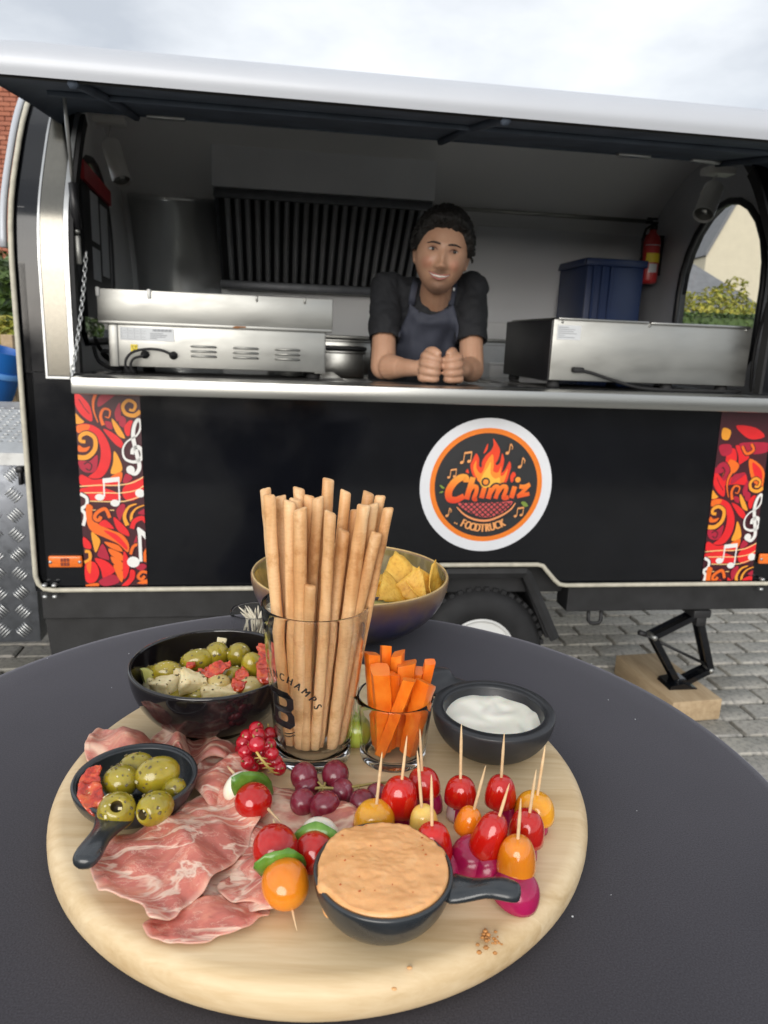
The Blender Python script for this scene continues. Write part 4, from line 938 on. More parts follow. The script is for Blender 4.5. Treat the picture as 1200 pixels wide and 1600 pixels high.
for q in range(620):
    a, t = rh.uniform(-math.pi, math.pi), math.acos(rh.uniform(-.35, 1)); p = head_pt(a, t)
    fz = abs(a); line = float(np.interp(fz, [0, .35, .62, .82, .98, 1.12, 1.30, 1.42, 1.55, 1.75, 2.1, 3.2], [.070, .068, .063, .054, .034, .014, -.006, -.004, .024, .016, -.035, -.065]))
    if p.z < line+.006: continue
    n_ = V((p.x/.0062, p.y/.0092, p.z/.0132)).normalized(); tg = n_.cross(V((rh.uniform(-.5, .5), 1, .25))).normalized()*rh.choice((-1, 1))
    tg = (tg+V((0, .5, -.15))*rh.uniform(-.4, 1)).normalized(); tg = (tg-n_*tg.dot(n_)).normalized(); sd = n_.cross(tg)
    th0 = .010+.012*max(0, p.z)/.115; ln_ = rh.uniform(.014, .026); wv = rh.uniform(-.005, .005)
    pts = [p+n_*(th0*(.65+.35*s_)+.006*math.sin(s_*2.6)*rh.uniform(.7, 1.3))+tg*(ln_*(s_-.3))+sd*(wv*math.sin(s_*3.4)) for s_ in (0, .25, .5, .75, 1)]
    tufts.append(tube(pts, [.0030, .0042, .0042, .0032, .0010], 6))
hair = cat(hair, *tufts)
k = Nt('dark_hair'); v = k.obj((1, 1, .5)); k.set(Base_Color=k.ramp(k.noise(v, 120, 4), [(.3, (.006, .0055, .005)), (.7, (.012, .0105, .0095))]), Roughness=.55, Specular_IOR_Level=.3); k.bump(k.noise(v, 160, 4), .9, .006); M['hair'] = k.m
hr = mk('hair', lo(xf(hair, Hrot), *PO), M['hair'], man)
def onface(x, z, out=.0):
    best = None
    for i in range(-60, 61):
        pass
    lo_, hi_ = None, 1e9
    for p in head[0]:
        if p[1] < 0:
            d = (p[0]-x)**2+(p[2]-z)**2
            if d < hi_: hi_, lo_ = d, p
    return V((x, lo_[1]-out, z))
def face(vf): return lo(xf(vf, Hrot), *PO)
M['lid'] = plain('eyelid_skin', (.13, .06, .04), .6, var=.1)
M['brow'] = plain('eyebrow_hair', (.018, .013, .011), .6, var=.3, scale=200)
for s in (-1, 1):
    mk('eyebrow', face(tube([onface(s*x, z, .0005) for x, z in ((.011, .0278), (.022, .0300), (.034, .0305), (.049, .0262))], [.0042, .0056, .0048, .0022], 8, flat=.55)), M['brow'], man)
    ec = onface(s*.031, .012)
    ey = mk('eye', face(ball(.0120, .0085, .0044, 16, 12, (ec.x, ec.y+.005, ec.z))), plain('eye_white', (.55, .52, .49), .25, var=0), man)
    mk('iris', face(ball(.0056, .004, .0052, 12, 8, (ec.x+.0015, ec.y-.0012, ec.z))), plain('dark_iris', (.012, .008, .006), .12, var=0), ey)
    mk('eyelid', face(tube([onface(s*.031+x, .012+z, .0008) for x, z in ((-.0135, -.001), (-.007, .0045), (0, .006), (.007, .0045), (.0135, -.001))], [.0008, .0016, .0018, .0016, .0008], 8)), M['lid'], man)
M['lip'] = plain('lip', (.36, .12, .10), .4, var=.08)
sm = [(-.0315, -.0500), (-.018, -.0560), (0, -.0585), (.018, -.0560), (.0315, -.0500)]
mk('teeth', face(tube([onface(x, z-.0018, .0002) for x, z in sm], [.0009, .0030, .0040, .0030, .0009], 8)), plain('teeth', (.66, .62, .56), .35, var=.03), man)
mk('lips', face(cat(tube([onface(x, z+.0025*(1-abs(x)/.03), .0008) for x, z in sm], [.0012, .0021, .0024, .0021, .0012], 8), tube([onface(x, z-.0095*(1-(abs(x)/.033)**2)-.0005, .0008) for x, z in sm], [.0010, .0026, .0034, .0026, .0010], 8))), M['lip'], man)
# t-shirt
sleeve = lambda a, b: a+(b-a)*.66
M['tshirt'] = plain('black_cotton', (.010, .011, .014), .85, var=.25, scale=12, bump=.25, bscale=420)
shirt = [capsule(V((.385, .375, 1.215)), V((.40, .49, .93)), .098, .10), capsule(V((.505, .375, 1.215)), V((.49, .49, .93)), .098, .10), capsule(V((.445, .36, 1.2)), V((.445, .46, .95)), .098, .10),
    capsule(shL+V((.01, .01, 0)), nk+V((-.028, .055, -.012)),   .046, .056), capsule(shR+V((-.01, .01, 0)), nk+V((.028, .055, -.012)), .046, .056), capsule(shL+V((.04, .03, -.03)), shR+V((-.04, .03, -.03)), .066, .066), capsule(nk+V((-.026, .050, -.038)), nk+V((.026, .050, -.038)), .058, .058), capsule(nk+V((-.030, .036, -.044)), nk+V((.030, .036, -.044)), .055, .055),
    ]
def cyl(a, b, ra, rb):
    a, b = V(a), V(b); d = b-a; Mx = Matrix.Translation(a) @ V((0, 0, 1)).rotation_difference(d).to_matrix().to_4x4()
    return xf(lathe([(ra*.8, -.0), (ra, .01), (rb, d.length), (rb-.004, d.length+.002), (rb-.008, d.length-.01)], 24), Mx)
for s_, e_ in ((shL, elL), (shR, elR)): shirt += [capsule(s_, s_+(e_-s_)*.3, .049, .048), cyl(s_, sleeve(s_, e_), .048, .049)]
tsh = solid('tshirt', [lo(q, *PO) for q in shirt], .0042, M['tshirt'], man, 5)
nrm_ = [v_.normal.copy() for v_ in tsh.data.vertices]
for vtx, vn_ in zip(tsh.data.vertices, nrm_):
    c = vtx.co.copy(); n_ = noise.noise(V((c.x*16, c.y*9, c.z*26)))*.008+(abs(noise.noise(V((c.x*30+c.z*22, c.y*14, c.z*26-c.x*12))))-.2)*.007; vtx.co = c+vn_*n_
mk('collar', lo(tube([(nk.x+.062*math.sin(a), nk.y+.055-.062*math.cos(a), nk.z-.028+.030*(1-math.cos(a))*.5) for a in [2*math.pi*i/32 for i in range(32)]], .006, 8, closed=True), *PO), M['tshirt'], man)
# apron laid on the shirt front
bm = bmesh.new(); bm.from_mesh(tsh.data); tree = BVHTree.FromBMesh(bm); bm.free()
def lay(px, py, off):
    d_ = 0.0; p = tp(px, py, 0)-PO; q = tp(px, py, .6)-PO; dr = (q-p).normalized()
    h_, n_, _, _ = tree.ray_cast(p, dr, 1.2)
    if h_ is None: h_ = tp(px, py, .34)-PO
    return h_-dr*off
def patch(xl, xr, ys, n, off):
    v, f = [], []
    for j, y in enumerate(ys):
        for i in range(n+1): v.append(lay(xl[j]+(xr[j]-xl[j])*i/n, y, off))
    for j in range(len(ys)-1):
        for i in range(n): f.append((j*(n+1)+i, j*(n+1)+i+1, (j+1)*(n+1)+i+1, (j+1)*(n+1)+i))
    return v, f
M['apron'] = plain('slate_apron', (.040, .045, .066), .75, var=.12, scale=14, bump=.35, bscale=500)
ys = [474+5*i for i in range(22)]
fx = lambda y, P_: next(a+(b-a)*(y-ya)/(yb-ya) for (ya, a), (yb, b) in zip(P_, P_[1:]) if ya <= y <= yb)
ap = mk('apron', patch([fx(y, [(470, 641), (490, 637), (515, 625), (545, 619), (590, 610)]) for y in ys], [fx(y, [(470, 706), (490, 712), (510, 716), (545, 712), (590, 712)]) for y in ys], ys, 20, .006), M['apron'], man)
md = ap.modifiers.new('t', 'SOLIDIFY'); md.thickness = .003; md.offset = 0
bm = bmesh.new(); bm.from_mesh(ap.data)
for _ in range(2): bmesh.ops.smooth_vert(bm, verts=[v_ for v_ in bm.verts if not v_.is_boundary], factor=.5, use_axis_x=True, use_axis_y=True, use_axis_z=True)
bm.to_mesh(ap.data); bm.free()
for v_ in ap.data.vertices:
    c = v_.co; v_.co.y -= .0045*abs(noise.noise(V((c.x*34+c.z*10, 0, c.z*9))))+.0025*math.sin(c.x*95+c.z*16+3*noise.noise(c*12))
# neckline scoop: the bib's top edge dips in the middle
for vtx, (j, i) in zip(ap.data.vertices, [(j, i) for j in range(22) for i in range(21)]):
    s_ = abs(i-10)/10
    if j == 0: vtx.co.z += -.034*(1-s_**1.6)
    elif j < 7: vtx.co.z += -.034*(1-s_**1.6)*(1-j/7)
def strap(P_, w): 
    pts = [lay(x, y, .0065) for x, y in P_]
    return tube(pts, w, 8, flat=.25, up=(0, 1, 0))
mk('strap', strap(((643, 476), (645, 462), (648, 448), (651, 436)), .011), M['apron'], man); mk('strap', strap(((703, 476), (706, 462), (708, 450), (709, 438)), .013), M['apron'], man)
mk('strap_buckle', xf(box(-.004, .004, -.003, .003, -.006, .006, .001, 1), Matrix.Translation(lay(709, 452, .010))), M['alu'], man)

# ------------------------------------------------------------------ table, cloth, board
TC = V((-.046, .5357, 0)); BC = V((-.0375, .5097, 0))
tb = thing('table', 'round folding table hidden under the dark stretch cloth', 'table', TC)
mk('table_top', mv(lathe([(0, -.03), (.380, -.03), (.386, -.024), (.386, -.004), (.38, 0), (0, 0)], 64), (0, 0, ZT-.003)), M['white'], tb, True, ang=40)
for i in range(4):
    a = math.pi/4+math.pi/2*i
    mk('leg', tube([(.05*math.cos(a), .05*math.sin(a), ZT-.03), (.10*math.cos(a), .10*math.sin(a), .35), (.28*math.cos(a), .28*math.sin(a), .0)], .014, 10), M['alu'], tb)
k = Nt('stretch_cloth'); v = k.obj()
k.set(Base_Color=k.mix(.8, k.ramp(k.noise(v, 5, 5), [(.3, (.032, .030, .036)), (.7, (.042, .039, .046))]), k.ramp(k.noise(v, 900, 2), [(.3, (.55, .55, .55)), (.7, (1.4, 1.4, 1.4))]), 'MULTIPLY'), Roughness=.82, Specular_IOR_Level=.35, Sheen_Weight=.35, Sheen_Roughness=.4, Sheen_Tint=(.7, .7, .8, 1))
k.bump(k.noise(v, 700, 3), .25, .0006); M['cloth'] = k.m
prof = [(0, 0)]+[(.05*i, 0) for i in range(1, 8)]+[(.378, 0), (.386, -.001), (.3905, -.004), (.393, -.010), (.393, -.032), (.385, -.055), (.34, -.14), (.25, -.30), (.19, -.45), (.20, -.56), (.27, -.68), (.33, -.772), (.33, -.785)]
cl = mk('tablecloth', lathe(prof, 128, lambda a, z: (.05*math.sin(a*4)*min(1, -z/.4) if z < -.06 else 0)), M['cloth'], None, True, (TC.x, TC.y, ZT))
tag(cl, 'dark charcoal stretch cloth covering the round table', 'tablecloth')
vf = []
for i in range(26):
    a, r_ = rnd.uniform(0, 6.28), .39*math.sqrt(rnd.random()); s = rnd.uniform(.0002, .0006)
    vf.append(xf(box(-s, s, -s, s, 0, s*.5), Matrix.Translation((TC.x+r_*math.cos(a), TC.y+r_*math.sin(a), ZT+.0002)) @ Matrix.Rotation(a*3, 4, 'Z')))
tag(mk('lint', cat(*vf), M['offwhite'], None, False), 'pale lint specks on the dark tablecloth', 'lint', kind='stuff')
# board glued up from strips
k = Nt('pale_wood'); v = k.obj((.55, 7, 7)); rn = k.rnd()
off = k.n('ShaderNodeVectorMath', {0: v, 1: k.n('ShaderNodeCombineXYZ', {0: k.math('MULTIPLY', rn, 9.7), 1: k.math('MULTIPLY', rn, 5.1), 2: 0}).outputs[0]}, operation='ADD').outputs[0]
g1 = k.noise(off, 5.5, 6, .6, .9); g2 = k.noise(off, 26, 4, .6, .4)
c1 = k.ramp(g1, [(.26, (.46, .32, .165)), (.43, (.62, .475, .285)), (.58, (.70, .56, .365)), (.78, (.54, .39, .21))])
c1 = k.mix(.30, c1, k.ramp(g2, [(.35, (.55, .38, .19)), (.65, (.76, .62, .41))]))
c1 = k.mix(1.0, c1, k.ramp(rn, [(0, (.88, .86, .82)), (.5, (1.04, 1.04, 1.03)), (1, (.97, .91, .82))]), 'MULTIPLY')
k.set(Base_Color=c1, Roughness=k.n('ShaderNodeMapRange', {'Value': g2, 'To Min': .42, 'To Max': .6}).outputs[0]); k.bump(g2, .12, .0005); M['wood'] = k.m
bd = thing('serving_board', 'large round pale wooden serving board carrying the food', 'serving board', (BC.x, BC.y, ZT))
T_ = ZB-ZT; RB = .200
bp_ = [(0, 0), (RB-.010, 0)]+[(RB-.012+.012*math.sin(t)*1.0, .012-.012*math.cos(t)) for t in [math.pi/2*i/5 for i in range(1, 6)]]+[(RB-.011+.011*math.cos(t), T_-.011+.011*math.sin(t)) for t in [math.pi/2*i/6 for i in range(0, 7)]]+[(0, T_)]
full = lathe(bp_, 160)
cuts = [-.21, -.148, -.083, -.024, .038, .095, .152, .21]
for a_, b_ in zip(cuts, cuts[1:]):
    bm = bmesh.new(); bv = [bm.verts.new(p) for p in full[0]]
    for q in full[1]:
        try: bm.faces.new([bv[i] for i in q])
        except ValueError: pass
    bmesh.ops.remove_doubles(bm, verts=bm.verts[:], dist=1e-6)
    ca_, sa_ = math.cos(R(3)), math.sin(R(3))
    for co, no in (((-sa_*a_, ca_*a_, 0), (sa_, -ca_, 0)), ((-sa_*b_, ca_*b_, 0), (-sa_, ca_, 0))):
        bmesh.ops.bisect_plane(bm, geom=bm.verts[:]+bm.edges[:]+bm.faces[:], plane_co=co, plane_no=no, clear_outer=True)
    bm.verts.index_update(); pv = [tuple(p.co) for p in bm.verts], [tuple(p.index for p in q.verts) for q in bm.faces]; bm.free()
    o = mk('plank', pv, M['wood'], bd, True, ang=60); o.rotation_euler = (0, 0, 0)

# ------------------------------------------------------------------ dishes
M['stoneware'] = plain('dark_stoneware', (.020, .024, .028), .30, coat=.35, var=.25, scale=30, roughvar=.08, bump=.06, bscale=260)
M['blackglaze'] = plain('black_glaze', (.008, .0065, .0075), .10, coat=.4, var=.3, scale=10)
M['clay'] = plain('black_clay', (.022, .023, .026), .40, var=.4, scale=22, bump=.35, bscale=60, roughvar=.12)
def bowlprof(rb, rr, h, wall=.0035, foot=.004, belly=.55, n=10):
    P_ = [(0, foot*.5), (rb-.006, foot*.5), (rb-.004, 0), (rb, 0), (rb+.001, foot)]
    for i in range(1, n+1):
        t = i/n; P_.append((rb+.001+(rr-rb-.001)*math.sin(t*math.pi/2)**belly if belly else 0, foot+(h-foot)*t**1.25))
    P_[-1] = (rr, h-.0012)
    P_ += [(rr-.0006, h), (rr-wall+.0006, h), (rr-wall, h-.0012)]
    for i in range(n-1, 0, -1):
        t = i/n; P_.append((rb+.001+(rr-rb-.001)*math.sin(t*math.pi/2)**belly-wall, foot+wall*.6+(h-foot)*t**1.25))
    P_ += [(rb*.6, foot+wall*.8), (0, foot+wall*.8)]
    return P_
def base_of(px, py, z): p = on(px, py, z); p.z = z; return p
def pan(name, label, px, py, rb, rr, h, hx, hy, mat, hw=.009, rise=.004, wall=.004, lng=None, hole=False):
    p = base_of(px, py, ZB); t = thing(name, label, 'dish', p)
    b_ = mk('bowl', lathe(bowlprof(rb, rr, h, wall, .002, .75), 72), mat, t)
    e_ = on(hx, hy, ZB+h+rise*.4)-p; a = math.atan2(e_.y, e_.x); l = lng or math.hypot(e_.x, e_.y)
    st_ = [(rr-.004, .9*hw*1.9, h-.004), (rr+.004, hw*1.35, h-.0035), (rr+.012, hw*1.0, h-.002), ((rr+l)/2, hw*.82, h+rise*.5), (l-.012, hw*1.05, h+rise), (l-.004, hw*.98, h+rise*.8), (l, hw*.55, h+rise*.6)]
    v, f = [], []; n = 12
    for x, w, z in st_:
        for i in range(n):
            an = 2*math.pi*i/n; v.append((x, w*math.copysign(abs(math.cos(an))**.7, math.cos(an)), z+.0042*math.sin(an)-.001))
    for j in range(len(st_)-1):
        for i in range(n): f.append((j*n+i, j*n+(i+1) % n, (j+1)*n+(i+1) % n, (j+1)*n+i))
    f += [tuple(range(n))[::-1], tuple((len(st_)-1)*n+i for i in range(n))]
    o = mk('handle', xf((v, f), Matrix.Rotation(a, 4, 'Z')), mat, t); md = o.modifiers.new('s', 'SUBSURF'); md.levels = 1; md.render_levels = 1
    return t, p

# ------------------------------------------------------------------ food materials
SS = (.008, .0035, .002)
def foodmat(name, stops, scale, rough, sss=.25, coat=.2, bump=.1, bs=200, r2=None, dist=.4, sscale=.5, tint=True):
    k = Nt(name); v = k.obj(); tc = k.n('ShaderNodeVectorMath', {0: v, 1: k.n('ShaderNodeCombineXYZ', {0: k.math('MULTIPLY', k.rnd(), 3.1), 1: k.math('MULTIPLY', k.rnd(), 7.7), 2: 0}).outputs[0]}, operation='ADD').outputs[0]
    c = k.ramp(k.noise(tc, scale, 5, .6, dist), stops)
    if tint: c = k.mix(1.0, c, k.ramp(k.rnd(), [(0, (.86, .86, .86)), (.5, (1, 1, 1)), (1, (1.08, 1.04, .98))]), 'MULTIPLY')
    k.set(Base_Color=c, Roughness=rough, Subsurface_Weight=sss, Subsurface_Radius=SS, Subsurface_Scale=sscale, Coat_Weight=coat, Coat_Roughness=.08)
    k.bump(k.noise(tc, bs, 4), bump, .0008); return k.m
M['olive'] = foodmat('green_olive', [(.25, (.20, .155, .010)), (.5, (.33, .26, .018)), (.75, (.43, .345, .04))], 60, .22, .3, .5, .18, 120)
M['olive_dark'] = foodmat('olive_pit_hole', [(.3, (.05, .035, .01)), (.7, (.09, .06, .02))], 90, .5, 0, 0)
M['olive_pale'] = foodmat('pale_olive', [(.25, (.42, .32, .10)), (.75, (.56, .44, .18))], 60, .3, .3, .3)
M['feta'] = foodmat('feta', [(.25, (.48, .38, .17)), (.5, (.66, .57, .34)), (.75, (.72, .64, .42))], 130, .5, .2, .1, .8, 170)
M['sundried'] = foodmat('dried_tomato', [(.28, (.20, .010, .005)), (.48, (.50, .035, .010)), (.72, (.62, .15, .03))], 160, .24, .12, .5, .6, 220)
M['herb'] = foodmat('dried_herb', [(.2, (.05, .055, .02)), (.5, (.13, .10, .045)), (.8, (.42, .34, .19))], 900, .7, 0, 0)
M['garlic'] = foodmat('garlic_bits', [(.2, (.62, .52, .28)), (.8, (.78, .70, .45))], 300, .5, .2)
M['lime'] = foodmat('lime_flesh', [(.3, (.50, .50, .12)), (.7, (.66, .64, .26))], 120, .35)
M['tomred'] = foodmat('red_tomato', [(.25, (.40, .006, .004)), (.55, (.53, .009, .005)), (.8, (.60, .022, .007))], 22, .14, .10, .5, .07, 130)
M['tomorange'] = foodmat('orange_tomato', [(.25, (.72, .17, .008)), (.55, (.82, .25, .010)), (.8, (.85, .32, .015))], 22, .15, .22, .5, .07, 130)
M['tomamber'] = foodmat('amber_tomato', [(.25, (.72, .27, .010)), (.55, (.80, .36, .015)), (.8, (.84, .42, .03))], 22, .15, .22, .5, .07, 130)
M['tomyellow'] = foodmat('yellow_tomato', [(.25, (.78, .50, .08)), (.55, (.84, .58, .13)), (.8, (.88, .64, .2))], 22, .17, .22, .5, .07, 130)
M['tomcut'] = foodmat('tomato_cut', [(.3, (.55, .04, .02)), (.7, (.72, .16, .06))], 150, .2, .2, .3)
k = Nt('radish'); v = k.obj(); s_ = k.n('ShaderNodeSeparateXYZ', {0: v})
k.set(Base_Color=k.ramp(k.noise(v, 40, 4), [(.3, (.27, .005, .045)), (.7, (.42, .012, .095))]), Roughness=.22, Subsurface_Weight=.08, Subsurface_Radius=SS, Subsurface_Scale=.3, Coat_Weight=.15); M['radish'] = k.m
M['radcut'] = foodmat('radish_flesh', [(.3, (.72, .55, .55)), (.7, (.80, .72, .70))], 60, .35, .3)
M['mozz'] = foodmat('mozzarella', [(.3, (.74, .69, .55)), (.7, (.82, .79, .68))], 40, .32, .35, .3, .15, 90)
M['basil'] = foodmat('basil_leaf', [(.25, (.06, .17, .015)), (.55, (.11, .26, .028)), (.8, (.20, .36, .07))], 70, .32, .05, .25, .35, 160)
M['pick'] = foodmat('toothpick_wood', [(.3, (.62, .42, .22)), (.7, (.76, .58, .36))], 160, .55, 0, 0, .1, 400)
M['grape'] = foodmat('red_grape', [(.22, (.11, .006, .018)), (.48, (.18, .012, .030)), (.62, (.21, .04, .065)), (.78, (.34, .18, .22))], 80, .24, .2, .25, .05, 200, dist=1.2)
M['greengrape'] = foodmat('green_grape', [(.3, (.36, .46, .05)), (.7, (.46, .56, .10))], 40, .2, .35, .4)
M['stalk'] = foodmat('vine_stalk', [(.3, (.26, .20, .05)), (.7, (.40, .31, .10))], 160, .5, 0, 0, .3, 300)
M['stalky'] = foodmat('currant_stalk', [(.3, (.48, .36, .08)), (.7, (.62, .46, .14))], 160, .5, .1, 0, .3, 300)
k = Nt('redcurrant'); k.set(Base_Color=(.46, .008, .022, 1), Roughness=.10, Subsurface_Weight=.35, Subsurface_Radius=SS, Subsurface_Scale=.5, Coat_Weight=.5); M['currant'] = k.m
M['carrot'] = foodmat('carrot', [(.25, (.66, .11, .005)), (.5, (.76, .165, .008)), (.78, (.80, .24, .02))], 70, .36, .3, .1, .35, 130)
M['hummus'] = foodmat('tomato_hummus', [(.25, (.70, .34, .125)), (.55, (.77, .395, .155)), (.75, (.80, .45, .20))], 110, .42, .2, .1, .28, 330, tint=False)
M['aioli'] = foodmat('white_dip', [(.3, (.80, .775, .66)), (.7, (.86, .84, .74))], 30, .25, .3, .3, .1, 60, tint=False)
M['guac'] = foodmat('green_dip', [(.3, (.52, .50, .12)), (.7, (.64, .60, .22))], 90, .4)
k = Nt('breadstick'); v = k.obj(); rn = k.rnd()
n1 = k.noise(k.obj((1, 1, .12)), 75, 3, .5); n2 = k.noise(k.obj((1, 1, 3)), 200, 3, .6)
c = k.ramp(n1, [(.22, (.42, .18, .06)), (.40, (.60, .33, .14)), (.55, (.73, .475, .25)), (.75, (.77, .53, .30)), (.92, (.55, .28, .11))])
c = k.mix(1, c, k.ramp(k.noise(v, 45, 5, .7), [(.36, (.80, .70, .58)), (.48, (1, 1, 1))]), 'MULTIPLY'); c = k.mix(1, c, k.ramp(rn, [(0, (.84, .80, .74)), (.5, (1.0, 1.0, 1.0)), (1, (1.06, 1.02, .96))]), 'MULTIPLY'); c = k.mix(1, c, k.ramp(n2, [(.35, (.94, .92, .90)), (.6, (1.02, 1.02, 1.02))]), 'MULTIPLY')
k.set(Base_Color=c, Roughness=.5, Subsurface_Weight=.08, Subsurface_Radius=SS, Subsurface_Scale=.3); k.bump(n2, .22, .0006); M['bread'] = k.m
k = Nt('tortilla_chip'); v = k.obj(); n1 = k.noise(v, 60, 5, .65)
k.set(Base_Color=k.mix(1, k.ramp(n1, [(.25, (.58, .26, .02)), (.5, (.74, .42, .055)), (.75, (.80, .52, .10))]), k.ramp(k.noise(v, 260, 3), [(.3, (.82, .75, .65)), (.5, (1, 1, 1))]), 'MULTIPLY'), Roughness=.5, Subsurface_Weight=.1, Subsurface_Radius=SS, Subsurface_Scale=.3); k.bump(k.noise(v, 230, 4), .5, .001); M['chip'] = k.m
def hammat(name, lean, fatc, fscale, amt, stretch=(1, 2.2, 1), rot=0):
    k = Nt(name); v = k.obj(stretch, (0, 0, rot)); rn = k.rnd()
    v2 = k.n('ShaderNodeVectorMath', {0: v, 1: k.n('ShaderNodeCombineXYZ', {0: k.math('MULTIPLY', rn, 2.3), 1: k.math('MULTIPLY', rn, 5.9), 2: 0}).outputs[0]}, operation='ADD').outputs[0]
    lc = k.ramp(k.noise(v2, 16, 6, .65, 1.2), [(.25, [x*.62 for x in lean]), (.5, lean), (.75, [min(1, lean[0]*1.45), lean[1]*2.2, lean[2]*1.9])])
    d1 = k.math('ABSOLUTE', k.math('SUBTRACT', k.noise(v2, fscale, 4, .55, .9), .5)); thin = k.n('ShaderNodeMapRange', {'Value': d1, 'From Min': .006, 'From Max': .040, 'To Min': 1, 'To Max': 0}).outputs[0]
    patch_ = k.n('ShaderNodeMapRange', {'Value': k.noise(v2, fscale*.6, 6, .58, .8), 'From Min': amt, 'From Max': amt+.045}).outputs[0]
    d2 = k.math('ABSOLUTE', k.math('SUBTRACT', k.noise(v2, fscale*3.2, 5, .65, .6), .5)); fine = k.n('ShaderNodeMapRange', {'Value': d2, 'From Min': .0, 'From Max': .026, 'To Min': .38, 'To Max': 0}).outputs[0]
    f = k.math('MAXIMUM', k.math('MULTIPLY', thin, .85), k.math('MAXIMUM', patch_, fine))
    at = k.n('ShaderNodeAttribute', attribute_name='rim').outputs['Fac']; f = k.math('MAXIMUM', f, k.math('MULTIPLY', at, k.math('ADD', k.noise(v2, 24, 3), .15)))
    k.set(Base_Color=k.mix(f, lc, k.ramp(k.noise(v2, 30, 4), [(.3, [fatc[0]*.92, fatc[1]*.84, fatc[2]*.80]), (.7, fatc)])), Roughness=.42, Subsurface_Weight=.35, Subsurface_Radius=(.008, .003, .002), Subsurface_Scale=.5, Coat_Weight=.10, Coat_Roughness=.25)
    k.bump(k.math('ADD', k.noise(v2, 90, 5, .65), k.math('MULTIPLY', f, -.4)), .45, .0012); return k.m
M['coppa'] = hammat('cured_ham_marbled', (.52, .15, .112), (.80, .59, .47), 17, .575, (1, 2.2, 1), R(-38))
M['ham'] = hammat('cured_ham_lean', (.50, .16, .12), (.80, .56, .42), 9, .60, (1, 2, 1), R(-15))

# ------------------------------------------------------------------ ham
def slice_(name, label, outline, mat, h0, folds, seed, dens=26, lift=None, thick=.0009, tilt=None):
    P_ = [on(x, y, ZB) for x, y in outline]; c = sum(P_, V())/len(P_); c.z = ZB
    ring_ = [p-c for p in cr_curve(P_, 8, True)]; n = len(ring_); v, f, rimw = [], [], []
    nr = dens
    for j in range(nr+1):
        t = j/nr
        for q in ring_:
            wig = 1+.022*noise.noise(V((q.x*70, q.y*70, seed)))*t+.012*noise.noise(V((q.x*190, q.y*190, seed+4)))*t
            x, y = q.x*t*wig, q.y*t*wig; z = h0
            w_ = noise.noise(V((x*22, y*22, seed+9)))
            for (dx, dy, k_, amp, ph, sharp) in folds:
                s_ = math.sin((x*dx+y*dy)*k_+ph+1.6*w_+.9*noise.noise(V((x*50, y*50, seed+2))))
                s_ = .5+.5*s_; z += amp*(s_**sharp)
            z += .0016*noise.noise(V((x*60, y*60, seed)))+.0007*noise.noise(V((x*170, y*170, seed)))
            if t > .86: z += (-.35*(z-h0)*(t-.86)/.14)+.0012*noise.noise(V((q.x*120, q.y*120, seed+7)))
            if lift: z += lift(x, y)
            v.append((x, y, max(z, .0012))); rimw.append(max(0, (t-.90)/.10)*.8)
    for j in range(nr):
        for i in range(n): f.append((j*n+i, (j+1)*n+i, (j+1)*n+(i+1) % n, j*n+(i+1) % n))
    o = mk(name, (v, f), mat, None, True, c); at = o.data.attributes.new('rim', 'FLOAT', 'POINT')
    if len(rimw) == len(o.data.vertices): at.data.foreach_set('value', rimw)
    md = o.modifiers.new('t', 'SOLIDIFY'); md.thickness = thick; md.offset = 0
    return tag(o, label, 'cured ham')
def c5(P_): return [(130+x/3.636, 1260+y/3.636) for x, y in P_]
def c1_(P_): return [(100+x/5, 1120+y/5) for x, y in P_]
slice_('ham_slice', 'flat pinkish ham slice lying under the purple grapes beside the hummus dish', [(398, 1228), (425, 1236), (470, 1244), (520, 1252), (552, 1268), (560, 1296), (545, 1316), (510, 1330), (470, 1336), (430, 1318), (404, 1290), (392, 1258)], M['ham'], .002, [(.5, 1, 90, .004, .4, 1.5)], 11.3)
slice_('ham_slice', 'rolled ham edge lying between the purple grapes and the hummus', [(500, 1296), (525, 1278), (548, 1268), (560, 1282), (556, 1310), (530, 1326), (505, 1332), (492, 1316)], M['ham'], .004, [(.8, 1, 100, .010, 1.2, 1.2)], 12.9, 16)
slice_('ham_slice', 'pale ham slice bunched up along the board edge behind the small olive dish', c1_([(165, 330), (195, 215), (270, 115), (370, 160), (455, 205), (640, 215), (700, 290), (640, 380), (420, 420), (230, 420)]), M['ham'], .003, [(1, .35, 150, .011, .2, 1.5), (.3, 1, 120, .006, 1.9, 1.3)], 3.1, 30)
slice_('ham_slice', 'curled translucent ham ribbon in front of the black salad bowl', c1_([(670, 240), (730, 170), (830, 115), (910, 165), (955, 270), (1010, 390), (960, 430), (860, 380), (760, 340), (690, 310)]), M['ham'], .004, [(1, .2, 190, .017, 1.4, 1.6)], 5.7, 30)
slice_('ham_slice', 'folded ham piece between the black salad bowl and the redcurrants', c1_([(950, 260), (1010, 225), (1090, 205), (1180, 270), (1280, 330), (1350, 300), (1390, 380), (1300, 420), (1150, 410), (1000, 410)]), M['ham'], .004, [(1, .1, 170, .012, .6, 1.5)], 6.4, 24)
slice_('ham_slice', 'ham slice folded upright between small olive dish and mozzarella skewer', [(300, 1225), (318, 1198), (345, 1190), (372, 1198), (392, 1222), (402, 1262), (396, 1296), (372, 1304), (340, 1290), (312, 1262)], M['coppa'], .005, [(1, -.3, 130, .012, 2.2, 1.3)], 8.8, 26)
slice_('ham_slice', 'lowest marbled ham slice at the front of the ham pile', c5([(340, 700), (430, 650), (560, 600), (700, 560), (820, 530), (940, 530), (1050, 600), (1060, 640), (1010, 670), (940, 722), (850, 752), (760, 768), (690, 798), (560, 806), (440, 790), (370, 765)]), M['coppa'], .003, [(.3, 1, 110, .004, .5, 1.6)], 21.0, 30)
